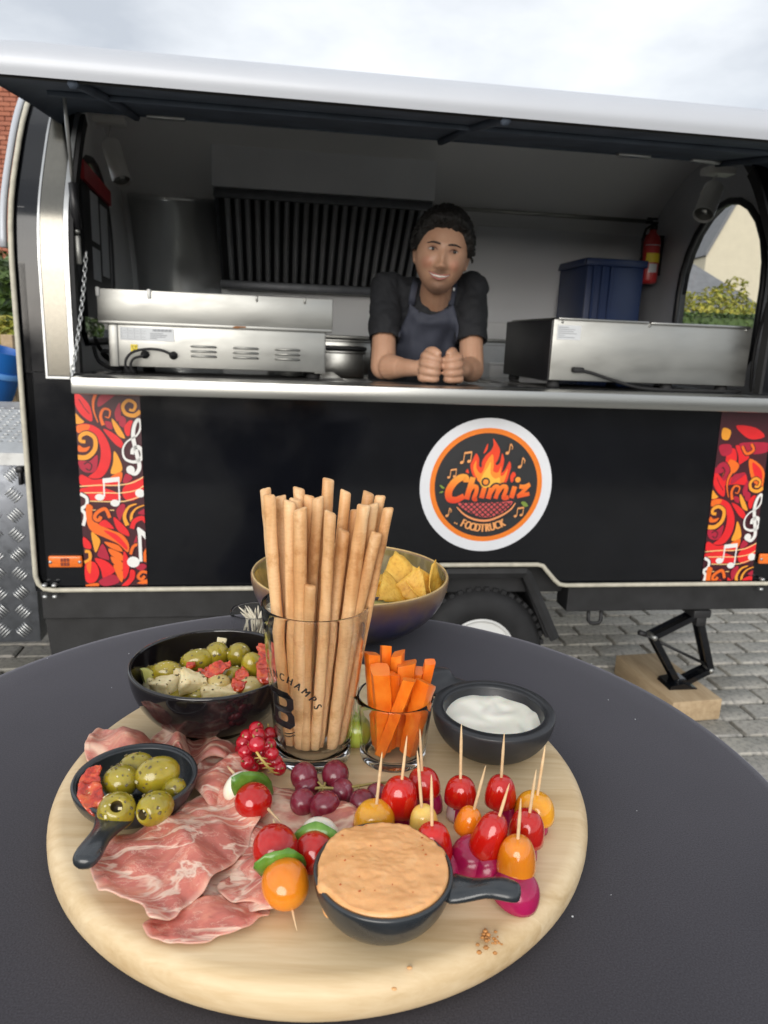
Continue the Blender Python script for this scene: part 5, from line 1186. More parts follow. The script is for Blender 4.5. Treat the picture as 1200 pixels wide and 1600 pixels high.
slice_('ham_slice', 'dark marbled ham slice lying beneath the orange tomato skewer', c5([(760, 500), (850, 420), (960, 360), (1060, 340), (1120, 420), (1150, 520), (1190, 590), (1140, 640), (1040, 625), (940, 590), (840, 580)]), M['coppa'], .005, [(1, .6, 120, .006, .9, 1.4)], 15.0, 26)
slice_('ham_slice', 'small marbled ham slice tucked between the two large ones and the red tomato', [(312, 1352), (352, 1320), (400, 1296), (440, 1316), (474, 1372), (466, 1416), (424, 1434), (372, 1432), (322, 1418)], M['coppa'], .003, [(1, .4, 120, .005, 1.1, 1.4)], 17.7, 22)
slice_('ham_slice', 'large marbled ham slice on top of the pile in front of the small olive dish', c5([(40, 400), (95, 300), (190, 240), (330, 205), (450, 160), (560, 70), (650, 10), (790, -20), (890, 10), (985, 95), (1008, 150), (960, 205), (945, 280), (900, 340), (850, 395), (760, 480), (690, 560), (590, 630), (520, 700), (440, 738), (375, 735), (350, 680), (270, 655), (170, 600), (95, 585), (65, 510)]), M['coppa'], .007, [(.75, 1, 85, .007, .9, 1.7), (.9, 1, 190, .0025, .4, 2), (1, -.5, 60, .004, 2.0, 1.2)], 30.2, 44)

# ------------------------------------------------------------------ shared food shapes
def scatter(pts_fn, n, s0, s1, mats):
    v, f, mi_ = [], [], []
    for i in range(n):
        p, nn = pts_fn(); s = s0+(s1-s0)*rnd.random()**2
        b_ = box(-s, s, -s*.7, s*.7, -s*.35, s*.35); q = nn.to_track_quat('Z', 'Y').to_matrix().to_4x4()
        b_ = xf(b_, Matrix.Translation(p) @ q @ Matrix.Rotation(rnd.uniform(0, 6.28), 4, 'Z') @ Matrix.Rotation(rnd.uniform(-.5, .5), 4, 'X'))
        k_ = len(v); v += b_[0]; f += [tuple(x+k_ for x in y) for y in b_[1]]; mi_ += [0 if rnd.random() < .76 else 1]*len(b_[1])
    return v, f, mi_
def olive(label, p, rx, rz, rot, group, hole=False, mat='olive', bits=14):
    t = thing('olive', label, 'olive', p, 0, group)
    prof = []
    if hole:
        hr_ = rx*.30
        prof = [(0, -rz*.35), (hr_*.9, -rz*.4), (hr_, -rz*.9), (hr_*1.2, -rz*.965)]
        for i in range(1, 15): a = -math.pi/2+.42+(math.pi-.42)*i/14; prof.append((max(1e-5, rx*math.cos(a)), rz*math.sin(a)))
    else:
        for i in range(0, 17): a = -math.pi/2+math.pi*i/16; prof.append((max(1e-5, rx*math.cos(a)), rz*math.sin(a)*(1+.02*math.sin(a))))
    sd = rnd.random()*50
    vf = lathe(prof, 28, lambda a, z: .025*math.sin(a*2+sd)+.015*math.sin(a*3-sd))
    o = mk('flesh', weld(*vf), M[mat], t); o.rotation_euler = rot
    if hole:
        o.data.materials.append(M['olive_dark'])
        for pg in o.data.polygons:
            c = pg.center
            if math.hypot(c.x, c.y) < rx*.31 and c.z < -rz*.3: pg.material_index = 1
    if bits:
        Mr = Matrix.Rotation(0, 4, 'Z'); E_ = o.rotation_euler.to_matrix() if False else __import__('mathutils').Euler(rot).to_matrix()
        def pf():
            while True:
                d = V((rnd.gauss(0, 1), rnd.gauss(0, 1), rnd.gauss(0, 1))).normalized(); q = E_ @ V((d.x*rx, d.y*rx, d.z*rz))*1.01
                n_ = (E_ @ V((d.x/rx, d.y/rx, d.z/rz))).normalized()
                if n_.z > -.1: return q, n_
        v, f, mi_ = scatter(pf, bits, .0004, .0013, None)
        ob = mk('herb_bits', (v, f), [M['herb'], M['garlic']], t, False, mi=mi_); ob['kind'] = 'stuff'
    return t
def dried(label, pts, w, cat_='dried tomato', group=None):
    p0 = V(pts[0]); path = [V(p)-p0 for p in cr_curve(pts, 12)]; n = len(path); v, f = [], []
    m_ = 20; tsh_ = []
    for i, p in enumerate(path):
        t = (path[min(i+1, n-1)]-path[max(i-1, 0)]).normalized(); sd = t.cross(V((0, -.4, 1))).normalized(); up_ = sd.cross(t)
        ww = w*(math.sin(math.pi*(i+.6)/(n+.2)))**.5*(1+.15*noise.noise(p*200))
        for k_ in range(m_):
            a = 2*math.pi*k_/m_; cr2 = math.cos(a)*ww; th = math.sin(a)*.0022
            v.append(p+sd*cr2+up_*(th+.35*abs(cr2)+.0024*noise.noise((p+sd*cr2)*260)+.0012*noise.noise((p+sd*cr2)*600)))
    for i in range(n-1):
        for k_ in range(m_): f.append((i*m_+k_, (i+1)*m_+k_, (i+1)*m_+(k_+1) % m_, i*m_+(k_+1) % m_))
    f += [tuple(range(m_)), tuple((n-1)*m_+k_ for k_ in range(m_))[::-1]]
    return tag(mk('dried_tomato', (v, f), M['sundried'], None, True, p0), label, cat_, group)

# ------------------------------------------------------------------ small dish of olives
small, sp = pan('tapas_dish', 'small dark stoneware dish with short handle holding six olives', 214, 1258, .0255, .0425, .0240, 128, 1352, M['stoneware'], .0085, .002, .0032)
print('small rim', proj(sp+V((0, 0, .024))), proj(sp+V((-.0425, 0, .024))), proj(sp+V((.0425, 0, .024))))
OG = 'olives in the small dark dish'
def c1p(x, y, z): return on(100+x/5, 1120+y/5, ZB+z)
for lab, x, y, z, rx, rz, rot, hole in (('smooth green olive half hidden behind the two large olives in the small dish', 560, 395, .022, .0105, .0130, (0, R(80), R(20)), False),
    ('plump green olive at the left centre of the small dish', 440, 505, .0235, .0118, .0140, (R(70), R(10), R(35)), False), ('largest green olive lying on top at the back right of the small dish', 725, 455, .0270, .0122, .0158, (0, R(78), R(24)), False),
    ('herb-covered olive at the far right of the small dish', 855, 575, .0190, .0088, .0110, (R(30), R(30), 0), False), ('pitted olive with open hole facing up, at the front left of the small dish', 415, 735, .0230, .0122, .0118, (R(-140), R(10), R(8)), True),
    ('pitted olive with round hole at its front, at the front right of the small dish', 712, 715, .0215, .0112, .0138, (R(-104), R(0), R(-22)), True)):
    olive(lab, c1p(x, y, z), rx, rz, rot, OG, hole, bits=26)
dried('red dried tomato with herbs at the left edge of the small olive dish', [c1p(285, 390, .034), c1p(215, 480, .030), c1p(205, 590, .026), c1p(250, 700, .022), c1p(290, 770, .018)], .0075)
def heap(cx, cy, r_, z0, n, z1=None):
    def pf():
        a, q = rnd.uniform(0, 6.28), r_*math.sqrt(rnd.random()); return V((cx+q*math.cos(a), cy+q*math.sin(a), rnd.uniform(z0, z1 or z0))), V((rnd.gauss(0, .4), rnd.gauss(0, .4), 1)).normalized()
    return scatter(pf, n, .0005, .0016, None)
v, f, mi_ = heap(0, 0, .005, .0, 1)
bits_ = []
def pf():
    t = rnd.random(); q = c1p(190+60*t+rnd.gauss(0, 18), 450+300*t, .0318-.011*t)-sp; return q, V((0, -.4, 1)).normalized()
v, f, mi_ = scatter(pf, 70, .0005, .0013, None)
tag(mk('herb_crumbs', (v, f), [M['herb'], M['garlic']], None, False, sp, mi=mi_), 'herb and garlic crumbs on the dried tomato', 'herbs', kind='stuff')

# ------------------------------------------------------------------ hummus pan
hum, hp = pan('dip_dish', 'dark stoneware dish with long handle filled with orange hummus', 596, 1424, .0235, .0408, .0305, 815, 1396, M['stoneware'], .0080, .003, .0028)
print('hum rim', proj(hp+V((0, 0, .0305))), proj(hp+V((-.0408, 0, .0305))), proj(hp+V((0, -.0408, .0305))), proj(hp+V((0, .0408, .0305))))
v, f = [], []; NR, NA = 40, 110
for j in range(NR+1):
    for i in range(NA):
        a, t = 2*math.pi*i/NA, j/NR; rr_ = .0382*t; x, y = rr_*math.cos(a), rr_*math.sin(a)
        if t > .93:
            over = .0030*max(0, noise.noise(V((math.cos(a)*3, math.sin(a)*3, 1.7)))+.35)*(1 if (math.sin(a) > -.55 and math.cos(a) < .75) or math.sin(a) > .3 else 0); x += over*math.cos(a)*(t-.93)/.07; y += over*math.sin(a)*(t-.93)/.07
        z = .0325+.0016*(1-t*t)+.0011*noise.noise(V((x*40, y*65, 2)))+.0004*noise.noise(V((x*140, y*200, 5)))+.0003*noise.noise(V((x*330, y*330, 3)))+.0002*noise.noise(V((x*90, y*500, 8)))
        if t > .9: z += .0012*noise.noise(V((a*9, 3, 1)))-(.0030 if t > .985 else 0)
        v.append((x, y, z))
for j in range(NR):
    for i in range(NA): f.append((j*NA+i, (j+1)*NA+i, (j+1)*NA+(i+1) % NA, j*NA+(i+1) % NA))
v2 = len(v); v += [(p[0]*.9, p[1]*.9, .012) for p in v[NR*NA:NR*NA+NA]]
for i in range(NA): f.append((NR*NA+i, v2+i, v2+(i+1) % NA, NR*NA+(i+1) % NA))
tag(mk('hummus', weld(v, f), M['hummus'], None, True, hp), 'rough-topped orange hummus heaped in the long-handled dish', 'hummus')
def pf():
    a, q = rnd.uniform(0, 6.28), .036*math.sqrt(rnd.random()); x, y = q*math.cos(a), q*math.sin(a); return V((x, y, .0325+.0016*(1-(q/.038)**2)+.0013*noise.noise(V((x*40, y*65, 2))))), V((0, 0, 1))
v, f, mi_ = scatter(pf, 34, .0003, .0009, None)
tag(mk('paprika_flecks', (v, f), [plain('paprika', (.52, .13, .03), .6), M['hummus']], None, False, hp, mi=mi_), 'red paprika flecks on the orange hummus', 'spice', kind='stuff')
cr0 = on(763, 1468, ZB+.0008)
v, f = [], []
for i in range(26):
    s = rnd.uniform(.0006, .0018); v_, f_ = xf(ball(s, s*.8, s*.6, 6, 4), Matrix.Translation((rnd.gauss(0, .0035), rnd.gauss(0, .0035), s*.3))); n_ = len(v); v += v_; f += [tuple(x+n_ for x in y) for y in f_]
tag(mk('hummus_crumbs', (v, f), M['sundried'] if False else plain('dried_smear', (.50, .22, .06), .5, var=.3, scale=300), None, True, cr0), 'small orange smear of crumbs on the bare board', 'crumbs', kind='stuff')
for x, y in ((640, 1512), (616, 1545)):
    o = mk('crumb', ball(.0016, .0011, .0007, 8, 6), M['hummus'], None, True, on(x, y, ZB+.0006)); tag(o, 'tiny crumb on the front of the board below the hummus dish' if x > 630 else 'tiny crumb nearest the front edge of the board', 'crumb')

# ------------------------------------------------------------------ white dip in the black clay bowl
ai, apz = pan('dip_bowl', 'thick black clay bowl with stubby handle holding white dip', 766, 1168, .0250, .0505, .0365, 655, 1038, M['clay'], .0150, .003, .0082, .079)
print('aioli rim', proj(apz+V((0, 0, .036))), proj(apz+V((-.049, 0, .036))), proj(apz+V((.049, 0, .036))), proj(apz+V((0, .049, .036))))
v, f = [], []
for j in range(31):
    for i in range(80):
        a, t = 2*math.pi*i/80, j/30; x, y = .0425*t*math.cos(a), .0425*t*math.sin(a); v.append((x, y, .0268+.0012*noise.noise(V((x*45+2, y*45, 1)))+.0006*math.sin(x*160+6*noise.noise(V((x*40, y*40, 4))))))
for j in range(30):
    for i in range(80): f.append((j*80+i, (j+1)*80+i, (j+1)*80+(i+1) % 80, j*80+(i+1) % 80))
tag(mk('white_dip', weld(v, f), M['aioli'], None, True, apz), 'creamy white dip with swirled surface in the black clay bowl', 'dip')

# ------------------------------------------------------------------ black salad bowl
sb = on(334, 1126, ZB); sb.z = ZB
sbt = thing('salad_bowl', 'glossy black bowl holding olives, feta and dried tomatoes', 'bowl', sb)
mk('bowl', lathe(bowlprof(.0345, .0690, .0570, .0030, .006, .72, 14), 96), M['blackglaze'], sbt)
print('salad rim', proj(sb+V((0, 0, .057))), proj(sb+V((-.069, 0, .057))), proj(sb+V((0, -.069, .057))), proj(sb+V((0, .069, .057))))
SG = 'olives in the black salad bowl'
def c5p(x, y, z): return on(180+x/4.286, 960+y/4.286, ZB+z)
for lab, x, y, z, rx, rz, rot, m_ in (('shiny green olive at the left of the black bowl', 335, 388, .041, .0088, .0128, (0, R(80), R(8)), 'olive'), ('long green olive at the back left of the black bowl', 545, 305, .045, .0090, .0138, (0, R(76), R(10)), 'olive'),
    ('upright green olive under the small feta crumb at the back of the black bowl', 682, 268, .047, .0098, .0108, (R(20), 0, 0), 'olive'), ('green olive with flat top at the back of the black bowl', 828, 270, .047, .0096, .0102, (R(15), R(5), 0), 'olive'),
    ('tall green olive next to the breadstick glass in the black bowl', 922, 355, .044, .0092, .0135, (R(15), R(-8), 0), 'olive'), ('pale olive in the middle of the black bowl, right of the big feta cube', 685, 465, .040, .0080, .0105, (0, R(82), R(-8)), 'olive_pale'),
    ('shaded olive between the two dried tomatoes in the black bowl', 775, 425, .036, .0085, .0110, (0, R(70), R(30)), 'olive'), ('pale olive at the front right of the black bowl', 905, 490, .038, .0085, .0105, (0, R(80), R(10)), 'olive_pale')):
    olive(lab, c5p(x, y, z), rx*1.10, rz*1.10, rot, SG, False, m_, bits=26)
def cube(label, p, sx, sy, sz, rot):
    sx, sy, sz = sx*.88, sy*.88, sz*.88; b_ = box(-sx, sx, -sy, sy, -sz, sz, min(sx, sz)*.35, 3); sd = rnd.random()*30
    bm = bmesh.new(); bv = [bm.verts.new(q) for q in b_[0]]
    for q in b_[1]: bm.faces.new([bv[i] for i in q])
    bmesh.ops.triangulate(bm, faces=bm.faces[:]); bmesh.ops.subdivide_edges(bm, edges=bm.edges[:], cuts=3, use_grid_fill=True)
    for q in bm.verts: q.co *= 1+.30*noise.noise(q.co*90+V((sd, 0, 0)))+.13*noise.noise(q.co*300+V((sd, 0, 0)))
    bm.verts.index_update(); r_ = [tuple(q.co) for q in bm.verts], [tuple(x.index for x in q.verts) for q in bm.faces]; bm.free()
    o = mk('feta_cube', r_, M['feta'], None, True, p); o.rotation_euler = rot
    E_ = o.rotation_euler.to_matrix(); ups = [q for q in o.data.vertices if (E_ @ q.normal).z > .1]
    def pf():
        q = rnd.choice(ups); return q.co.copy(), q.normal.copy()
    v_, f_, m_ = scatter(pf, 16 if sx > .006 else 5, .0004, .0011, None)
    ob = mk('herb_bits', (v_, f_), [M['herb'], M['olive_dark']], o, False, mi=m_); ob['kind'] = 'stuff'
    return tag(o, label, 'cheese', 'feta pieces in the salad bowl')
cube('largest feta cube, dusted with herbs, in the front centre of the black bowl', c5p(512, 458, .043), .0115, .010, .010, (R(20), R(12), R(24)))
cube('flat feta piece at the front left of the black bowl', c5p(325, 478, .036), .0115, .009, .007, (R(5), R(-10), R(-20)))
cube('small pale feta crumb on the back olives in the black bowl', c5p(708, 186, .056), .0048, .004, .0035, (R(20), R(14), R(10)))
cube('long feta piece along the front rim of the black bowl', c5p(705, 525, .036), .0165, .008, .007, (R(6), R(4), R(8)))
cube('feta chip beside the big cube, under the pale olive in the black bowl', c5p(612, 510, .036), .006, .006, .006, (R(30), R(10), R(50)))
cube('feta piece behind the big cube, between the two left olives of the black bowl', c5p(440, 410, .039), .0085, .0075, .007, (R(25), R(10), R(60)))
cube('crumbly feta piece at the left, under the lime wedge in the black bowl', c5p(255, 470, .034), .0075, .007, .006, (R(5), R(25), R(40)))
olive('half-buried olive at the front centre of the black bowl', c5p(560, 545, .032), .0085, .0115, (0, R(80), R(30)), SG, False, 'olive', bits=20)
olive('half-buried olive near the left rim of the black bowl', c5p(250, 400, .036), .0080, .0105, (0, R(75), R(-30)), SG, False, 'olive', bits=20)
olive('half-buried pale olive behind the crossing dried tomato in the black bowl', c5p(620, 350, .036), .0085, .0110, (0, R(75), R(60)), SG, False, 'olive_pale', bits=20)
dried('curled red dried tomato lying across the middle of the black bowl', [c5p(560, 385, .044), c5p(630, 395, .047), c5p(700, 365, .049), c5p(770, 335, .050)], .0075)
dried('red dried tomato pointing forward in the front of the black bowl', [c5p(845, 370, .046), c5p(850, 430, .044), c5p(830, 480, .042), c5p(850, 510, .040)], .0072)
dried('long wide dried tomato standing against the right wall of the black bowl', [c5p(960, 215, .056), c5p(1010, 250, .055), c5p(1015, 340, .050), c5p(1005, 420, .046), c5p(1000, 470, .042)], .0085)
dried('tiny red dried tomato tip beside the big feta cube', [c5p(490, 370, .045), c5p(505, 350, .046), c5p(530, 335, .046)], .0035)
lw = []
for i in range(11): a = math.pi*i/10; lw.append((.010*math.cos(a), .010*math.sin(a)))
o = mk('lime_wedge', prism(lw, -.003, .003), M['lime'], None, True, c5p(190, 440, .038), ang=40); o.rotation_euler = (R(-20), R(80), R(20)); tag(o, 'pale lime wedge at the left rim inside the black bowl', 'lime wedge')
v, f = [], []
o = mk('salad_bed', xf(ball(.056, .056, .012, 40, 10), Matrix.Translation((0, 0, .024))), M['olive'], None, True, sb); 
for q in o.data.vertices: q.co.z += .003*noise.noise(q.co*90)
tag(o, 'herby oil and olive pieces filling the bottom of the black bowl', 'salad', kind='stuff')
def pf():
    a, q = rnd.uniform(0, 6.28), .055*math.sqrt(rnd.random()); return V((q*math.cos(a), q*math.sin(a), rnd.uniform(.036, .046))), V((rnd.gauss(0, .4), rnd.gauss(0, .4), 1)).normalized()

# ------------------------------------------------------------------ glasses
def tumbler(name, label, p, rb, rr, h, wall, basez, n=72):
    t = thing(name, label, 'glass', p)
    pr_ = [(0, .0012), (rb*.72, .0008), (rb*.82, 0), (rb*.95, 0), (rb, .0012), (rb+.0006, .004)]
    pr_ += [(rb+(rr-rb)*t_, .004+(h-.0055)*t_) for t_ in (.15, .3, .45, .6, .75, .9, 1)]
    pr_ += [(rr-wall*.15, h-.0004), (rr-wall*.5, h), (rr-wall*.85, h-.0004)]
    pr_ += [(rb+(rr-rb)*t_-wall, .004+(h-.0055)*t_) for t_ in (1, .9, .75, .6, .45, .3, .15)]
    pr_ += [(rb+(rr-rb)*(basez/h)-wall, basez+.0025), (rb*.84, basez+.0004), (rb*.6, basez), (0, basez)]
    mk('glass_body', lathe(pr_, n), M['glass'], t); return t
bp = on(489, 1178, ZB); bp.z = ZB
beer = tumbler('beer_glass', 'tall printed beer glass full of breadsticks', bp, .0300, .0418, .1310, .0022, .009)
M['inkblack'] = plain('black_enamel', (.008, .008, .009), .35, var=0)
def grad_(z): return .0300+.0118*max(0, min(1, (z-.004)/.1255))
def onglass(a, z, off=.0003): r_ = grad_(z)+off; return (r_*math.sin(a), -r_*math.cos(a), z)
def wrap(vf, x0, z0, sc, rot=0):
    ca, sa = math.cos(rot), math.sin(rot); o = []
    for x, y, *_ in vf[0]: X, Y = (x*ca-y*sa)*sc, (x*sa+y*ca)*sc; z = z0+Y; o.append(onglass(A0+(x0+X)/grad_(z), z))
    return o, vf[1]
A0 = R(-40); parts_ = []
# the letters arch over the big B
word = 'BERTINCHAMPS'; RA = .030
for i, c in enumerate(word):
    th = (i-5.5)*R(12.6); tv = glyph(c, .0088)
    tv = ([(x*.80, y, 0) for x, y, _ in tv[0]], tv[1])
    for ox in (-.0003, 0, .0003): parts_.append(wrap(([(x+ox, y, 0) for x, y, _ in tv[0]], tv[1]), RA*math.sin(th), .0500+RA*math.cos(th)-.0005, 1.0, -th))
mk('lettering', cat(*parts_), M['inkblack'], beer, False)
def rr2(x0, x1, y0, y1, r, n=4):
    P_ = []
    for cx, cy, a0 in ((x1-r, y1-r, 0), (x0+r, y1-r, 90), (x0+r, y0+r, 180), (x1-r, y0+r, 270)):
        for i in range(n+1): a = R(a0+90*i/n); P_.append((cx+r*math.cos(a), cy+r*math.sin(a)))
    return P_
bo_ = [(-.0125, 0), (.008, 0), (.0125, .0045), (.0125, .0125), (.0098, .0158), (.0125, .019), (.0125, .027), (.008, .0315), (-.0125, .0315), (-.0125, .0262), (-.0085, .0262), (-.0085, .0053), (-.0125, .0053)]
h1, h2 = rr2(-.0035, .0068, .0058, .0128, .0028), rr2(-.0035, .0068, .0188, .0258, .0028)
def dense(P_, n=4): return [(a[0]+(b_[0]-a[0])*i/n, a[1]+(b_[1]-a[1])*i/n) for a, b_ in zip(P_, P_[1:]+P_[:1]) for i in range(n)]
lp = [dense(bo_), h1[::-1], h2[::-1]]; flatp = [p for l_ in lp for p in l_]
tri = tessellate_polygon([[V((a, b_, 0)) for a, b_ in l_] for l_ in lp])
mk('letter_emblem', wrap((flatp, tri), 0, .0385, 1.0), M['inkblack'], beer, False)
ear_ = []
for s in (-1, 1):
    for i in range(7):
        x, y = s*(.0018+i*.0014), .0004*i*i*.22; 
        for q in (-1, 1):
            a = (R(35) if q > 0 else R(-25)); P_ = [(x+s*(math.cos(a)*t*.0022-math.sin(a)*w), y+math.sin(a)*t*.0022+math.cos(a)*w+q*.0006) for t, w in ((0, 0), (.5, .0006), (1.1, 0), (.5, -.0006))]
            ear_.append(wrap((P_, [(0, 1, 2, 3)] if s > 0 else [(3, 2, 1, 0)]), 0, .0325, 1.0))
mk('wheat_ears', cat(*ear_), M['inkblack'], beer, False)
# breadsticks
BG = 'breadsticks in the beer glass'
tops = [(415, 767, .006), (421, 777, -.008), (438, 779, .012), (453, 787, -.004), (469, 799, -.016), (467, 766, .02), (462, 784, .008), (483, 778, .014), (497, 781, .0), (513, 752, .022), (516, 804, -.018), (540, 771, .018), (537, 832, -.006), (576, 773, .016), (568, 793, -.014), (594, 778, .008), (583, 791, -.004), (606, 797, .0), (588, 836, -.012), (485, 918, -.020), (500, 800, .02), (452, 800, .02), (555, 800, .022)]
ORD = 'first second third fourth fifth sixth seventh eighth ninth tenth eleventh twelfth thirteenth fourteenth fifteenth sixteenth seventeenth eighteenth nineteenth twentieth'.split()
for i, (x, y, dd) in enumerate(tops):
    T3 = at_y(x, y, bp.y+dd); 
    bx = (x-503)/1950*.42+rnd.uniform(-.003, .003); by = dd*.65+rnd.uniform(-.002, .002); q = math.hypot(bx, by)
    lim = .0225
    if q > lim: bx, by = bx*lim/q, by*lim/q
    B3 = V((bp.x+bx, bp.y+by, ZB+.0115))
    # keep the stick inside the rim of the glass
    t_ = (.125)/(T3.z-ZB); c_ = B3+(T3-B3)*t_; off_ = V((c_.x-bp.x, c_.y-bp.y, 0))
    if off_.length > .0335: T3 = T3-off_.normalized()*(off_.length-.0335)*1/t_*V((0, 1, 0)).length*(1 if False else 0)
    bow = V((rnd.uniform(-.003, .003), rnd.uniform(-.003, .003), 0)); d_ = T3-B3; n = 22
    w0 = rnd.uniform(.0041, .0052)
    path = [d_*(j/n)+bow*math.sin(math.pi*j/n)+V((.0003*noise.noise(V((j*.6, i, 0))), .0003*noise.noise(V((i, j*.6, 3))), 0)) for j in range(n+1)]
    rad = [w0*(1+.10*noise.noise(V((j*.5, i*3.1, 1)))+.04*noise.noise(V((j*1.3, i*3.1, 4)))) for j in range(n+1)]
    rad[0] *= .8; rad[-1] *= .98; path.append(path[-1]+d_.normalized()*.0011); rad.append(w0*.80); path.append(path[-1]+d_.normalized()*.0007); rad.append(w0*.40); 
    up_ = (rnd.uniform(-1, 1), 1, 0)
    vf = tube(path, rad, 14, flat=rnd.uniform(.78, .95), up=up_)
    # a crimped, slanted end
    e_ = path[-1]; kk = rnd.uniform(-.7, .7); vv = []
    for p in vf[0]:
        p = V(p); s_ = (p-path[-5]).dot(d_.normalized())
        if s_ > 0: p = p+d_.normalized()*(.6*kk*(p-e_).x+.25*abs((p-e_).x))*min(1, s_/.004)
        vv.append(p)
    o = mk('breadstick', (vv, vf[1]), M['bread'], None, True, B3, ang=60)
    rank = sorted(t_[0] for t_ in tops[:20]).index(x)+1 if i < 20 else 0
    tag(o, {9: 'tallest breadstick in the beer glass', 19: 'short breadstick ending just above the front rim of the beer glass', 0: 'breadstick leaning furthest left out of the beer glass', 17: 'breadstick leaning furthest right out of the beer glass', 12: 'breadstick with a low square end in the middle of the beer glass'}.get(i, ('breadstick whose tip is the %s from the left in the beer glass' % ORD[rank-1]) if rank else 'breadstick mostly hidden at the back of the bundle in the beer glass'), 'breadstick', BG)
# carrot glass
cp_ = on(613, 1180, ZB); cp_.z = ZB
tumbler('carrot_glass', 'small glass tumbler full of carrot sticks', cp_, .0262, .0308, .0545, .0022, .006)
CG = 'carrot sticks in the tumbler'
ct = [(581, 1021, .004, 0), (603, 1009, .016, 1), (622, 1021, .014, 2), (636, 1036, .006, 3), (672, 1034, .012, 4), (594, 1046, -.008, 5), (612, 1052, -.002, 6), (640, 1062, -.018, 7), (665, 1066, -.010, 8), (653, 1048, .012, 9), (628, 1040, .018, 10), (586, 1060, .012, 11)]
cl_ = {0: 'carrot stick at the left edge of the tumbler', 1: 'tallest carrot stick, at the back of the tumbler', 4: 'carrot stick leaning out to the right at the back of the tumbler', 7: 'slanting carrot stick with green-tinged tip at the front of the tumbler', 8: 'thick carrot stick at the front right of the tumbler', 3: 'wide carrot stick with a flat cut top in the centre of the tumbler', 5: 'thick carrot stick at the front left of the tumbler'}
for x, y, dd, i in ct:
    T3 = at_y(x, y, cp_.y+dd); bx = (x-622)/1950*.55; by = dd*.7
    if i == 7: bx = -.011
    q = math.hypot(bx, by); lim = .0145
    if q > lim: bx, by = bx*lim/q, by*lim/q
    B3 = V((cp_.x+bx, cp_.y+by, ZB+.0085)); d_ = T3-B3; n = 14
    w0 = (.0074 if i in (3, 5, 8) else .0044 if i in (1, 4) else .0058); a0 = rnd.uniform(0, 3)
    v, f = [], []; m_ = 16
    ax = d_.normalized(); sd = ax.cross(V((math.cos(a0), math.sin(a0), .1))).normalized(); u2 = sd.cross(ax)
    bow = sd*rnd.uniform(-.002, .002)
    for j in range(n+1):
        t = j/n; c_ = d_*t+bow*math.sin(math.pi*t)
        for k_ in range(m_):
            a = 2*math.pi*k_/m_; r_ = w0*(1/max(abs(math.cos(a)), abs(math.sin(a))))**.62*(1+.07*noise.noise(V((t*5, a, i)))+.09*noise.noise(V((t*9, math.cos(a)*1.5, i+math.sin(a)*1.5))))*(1-.12*(1-t)); r_ = min(r_, w0*1.32)
            p = c_+sd*(r_*math.cos(a))+u2*(r_*.85*math.sin(a))
            if j == n: p += ax*(rnd.choice((-1, 1))*0+.35*r_*math.cos(a+i))
            v.append(p)
    for j in range(n):
        for k_ in range(m_): f.append((j*m_+k_, j*m_+(k_+1) % m_, (j+1)*m_+(k_+1) % m_, (j+1)*m_+k_))
    f += [tuple(range(m_))[::-1], tuple(n*m_+k_ for k_ in range(m_))]
    tag(mk('carrot_stick', (v, f), M['carrot'], None, True, B3, ang=38), cl_.get(i) or {2: 'carrot stick standing just left of the wide flat-topped one at the back', 6: 'narrow carrot stick between the two thick front left sticks and the slanting one', 9: 'carrot stick half hidden behind the thick front right one', 10: 'carrot stick hidden at the back middle of the tumbler', 11: 'carrot stick hidden at the back left of the tumbler'}[i], 'carrot stick', CG)
# toothpick glass behind
tpp = on(398, 1003, ZT); tpp.z = ZT
tumbler('toothpick_glass', 'small clear glass of wooden picks behind the black salad bowl', tpp, .0245, .0285, .0405, .0018, .005)
for i in range(20):
    a, q = rnd.uniform(0, 6.28), .019*math.sqrt(rnd.random()); b_ = V((q*math.cos(a), q*math.sin(a), .0065)); a2 = a+rnd.uniform(-.5, .5)+ (0 if i % 3 else 2.5); tpn = V((.020*math.cos(a2)*rnd.uniform(.4, 1), .018*math.sin(a2)*rnd.uniform(.4, 1), rnd.uniform(.034, .043)))
    o = mk('wooden_pick', tube([b_-b_, (tpn-b_)*.85, tpn-b_], [.0013, .0013, .0002], 7), plain('pale_pick', (.76, .70, .56), .5) if i == 0 else bpy.data.materials['pale_pick'], None, True, tpp+b_)
    tag(o, 'pale wooden pick standing in the small clear glass', 'toothpick', 'picks in the small glass')
# glazed bowl of tortilla chips
cbp = on(545, 982, ZT); cbp.z = ZT
k = Nt('reactive_glaze'); v = k.obj(); sx_ = k.n('ShaderNodeSeparateXYZ', {0: v}); st2 = k.obj((1, 1, .12))
zz = k.math('ADD', sx_.outputs['Z'], k.math('MULTIPLY', k.math('SUBTRACT', k.noise(st2, 55, 5, .6), .5), .028))
geo_in = k.n('ShaderNodeSeparateXYZ', {0: k.n('ShaderNodeNewGeometry').outputs['Normal']})
gcol = k.ramp(k.n('ShaderNodeMapRange', {'Value': zz, 'From Min': .0, 'From Max': .0785}).outputs[0], [(0, (.022, .030, .070)), (.42, (.034, .036, .085)), (.64, (.075, .058, .115)), (.80, (.125, .070, .075)), (.92, (.18, .090, .050)), (1, (.26, .15, .06))])
k.set(Base_Color=k.mix(k.n('ShaderNodeMapRange', {'Value': k.noise(v, 30, 4), 'From Min': .4, 'From Max': .7, 'To Min': 0, 'To Max': .5}).outputs[0], gcol, (.20, .15, .07)), Roughness=.28, Coat_Weight=.12); k.bump(k.noise(st2, 90, 3), .12, .001); M['reactive'] = k.m
cbw = thing('chip_bowl', 'wide blue-brown glazed bowl filled with tortilla chips', 'bowl', cbp)
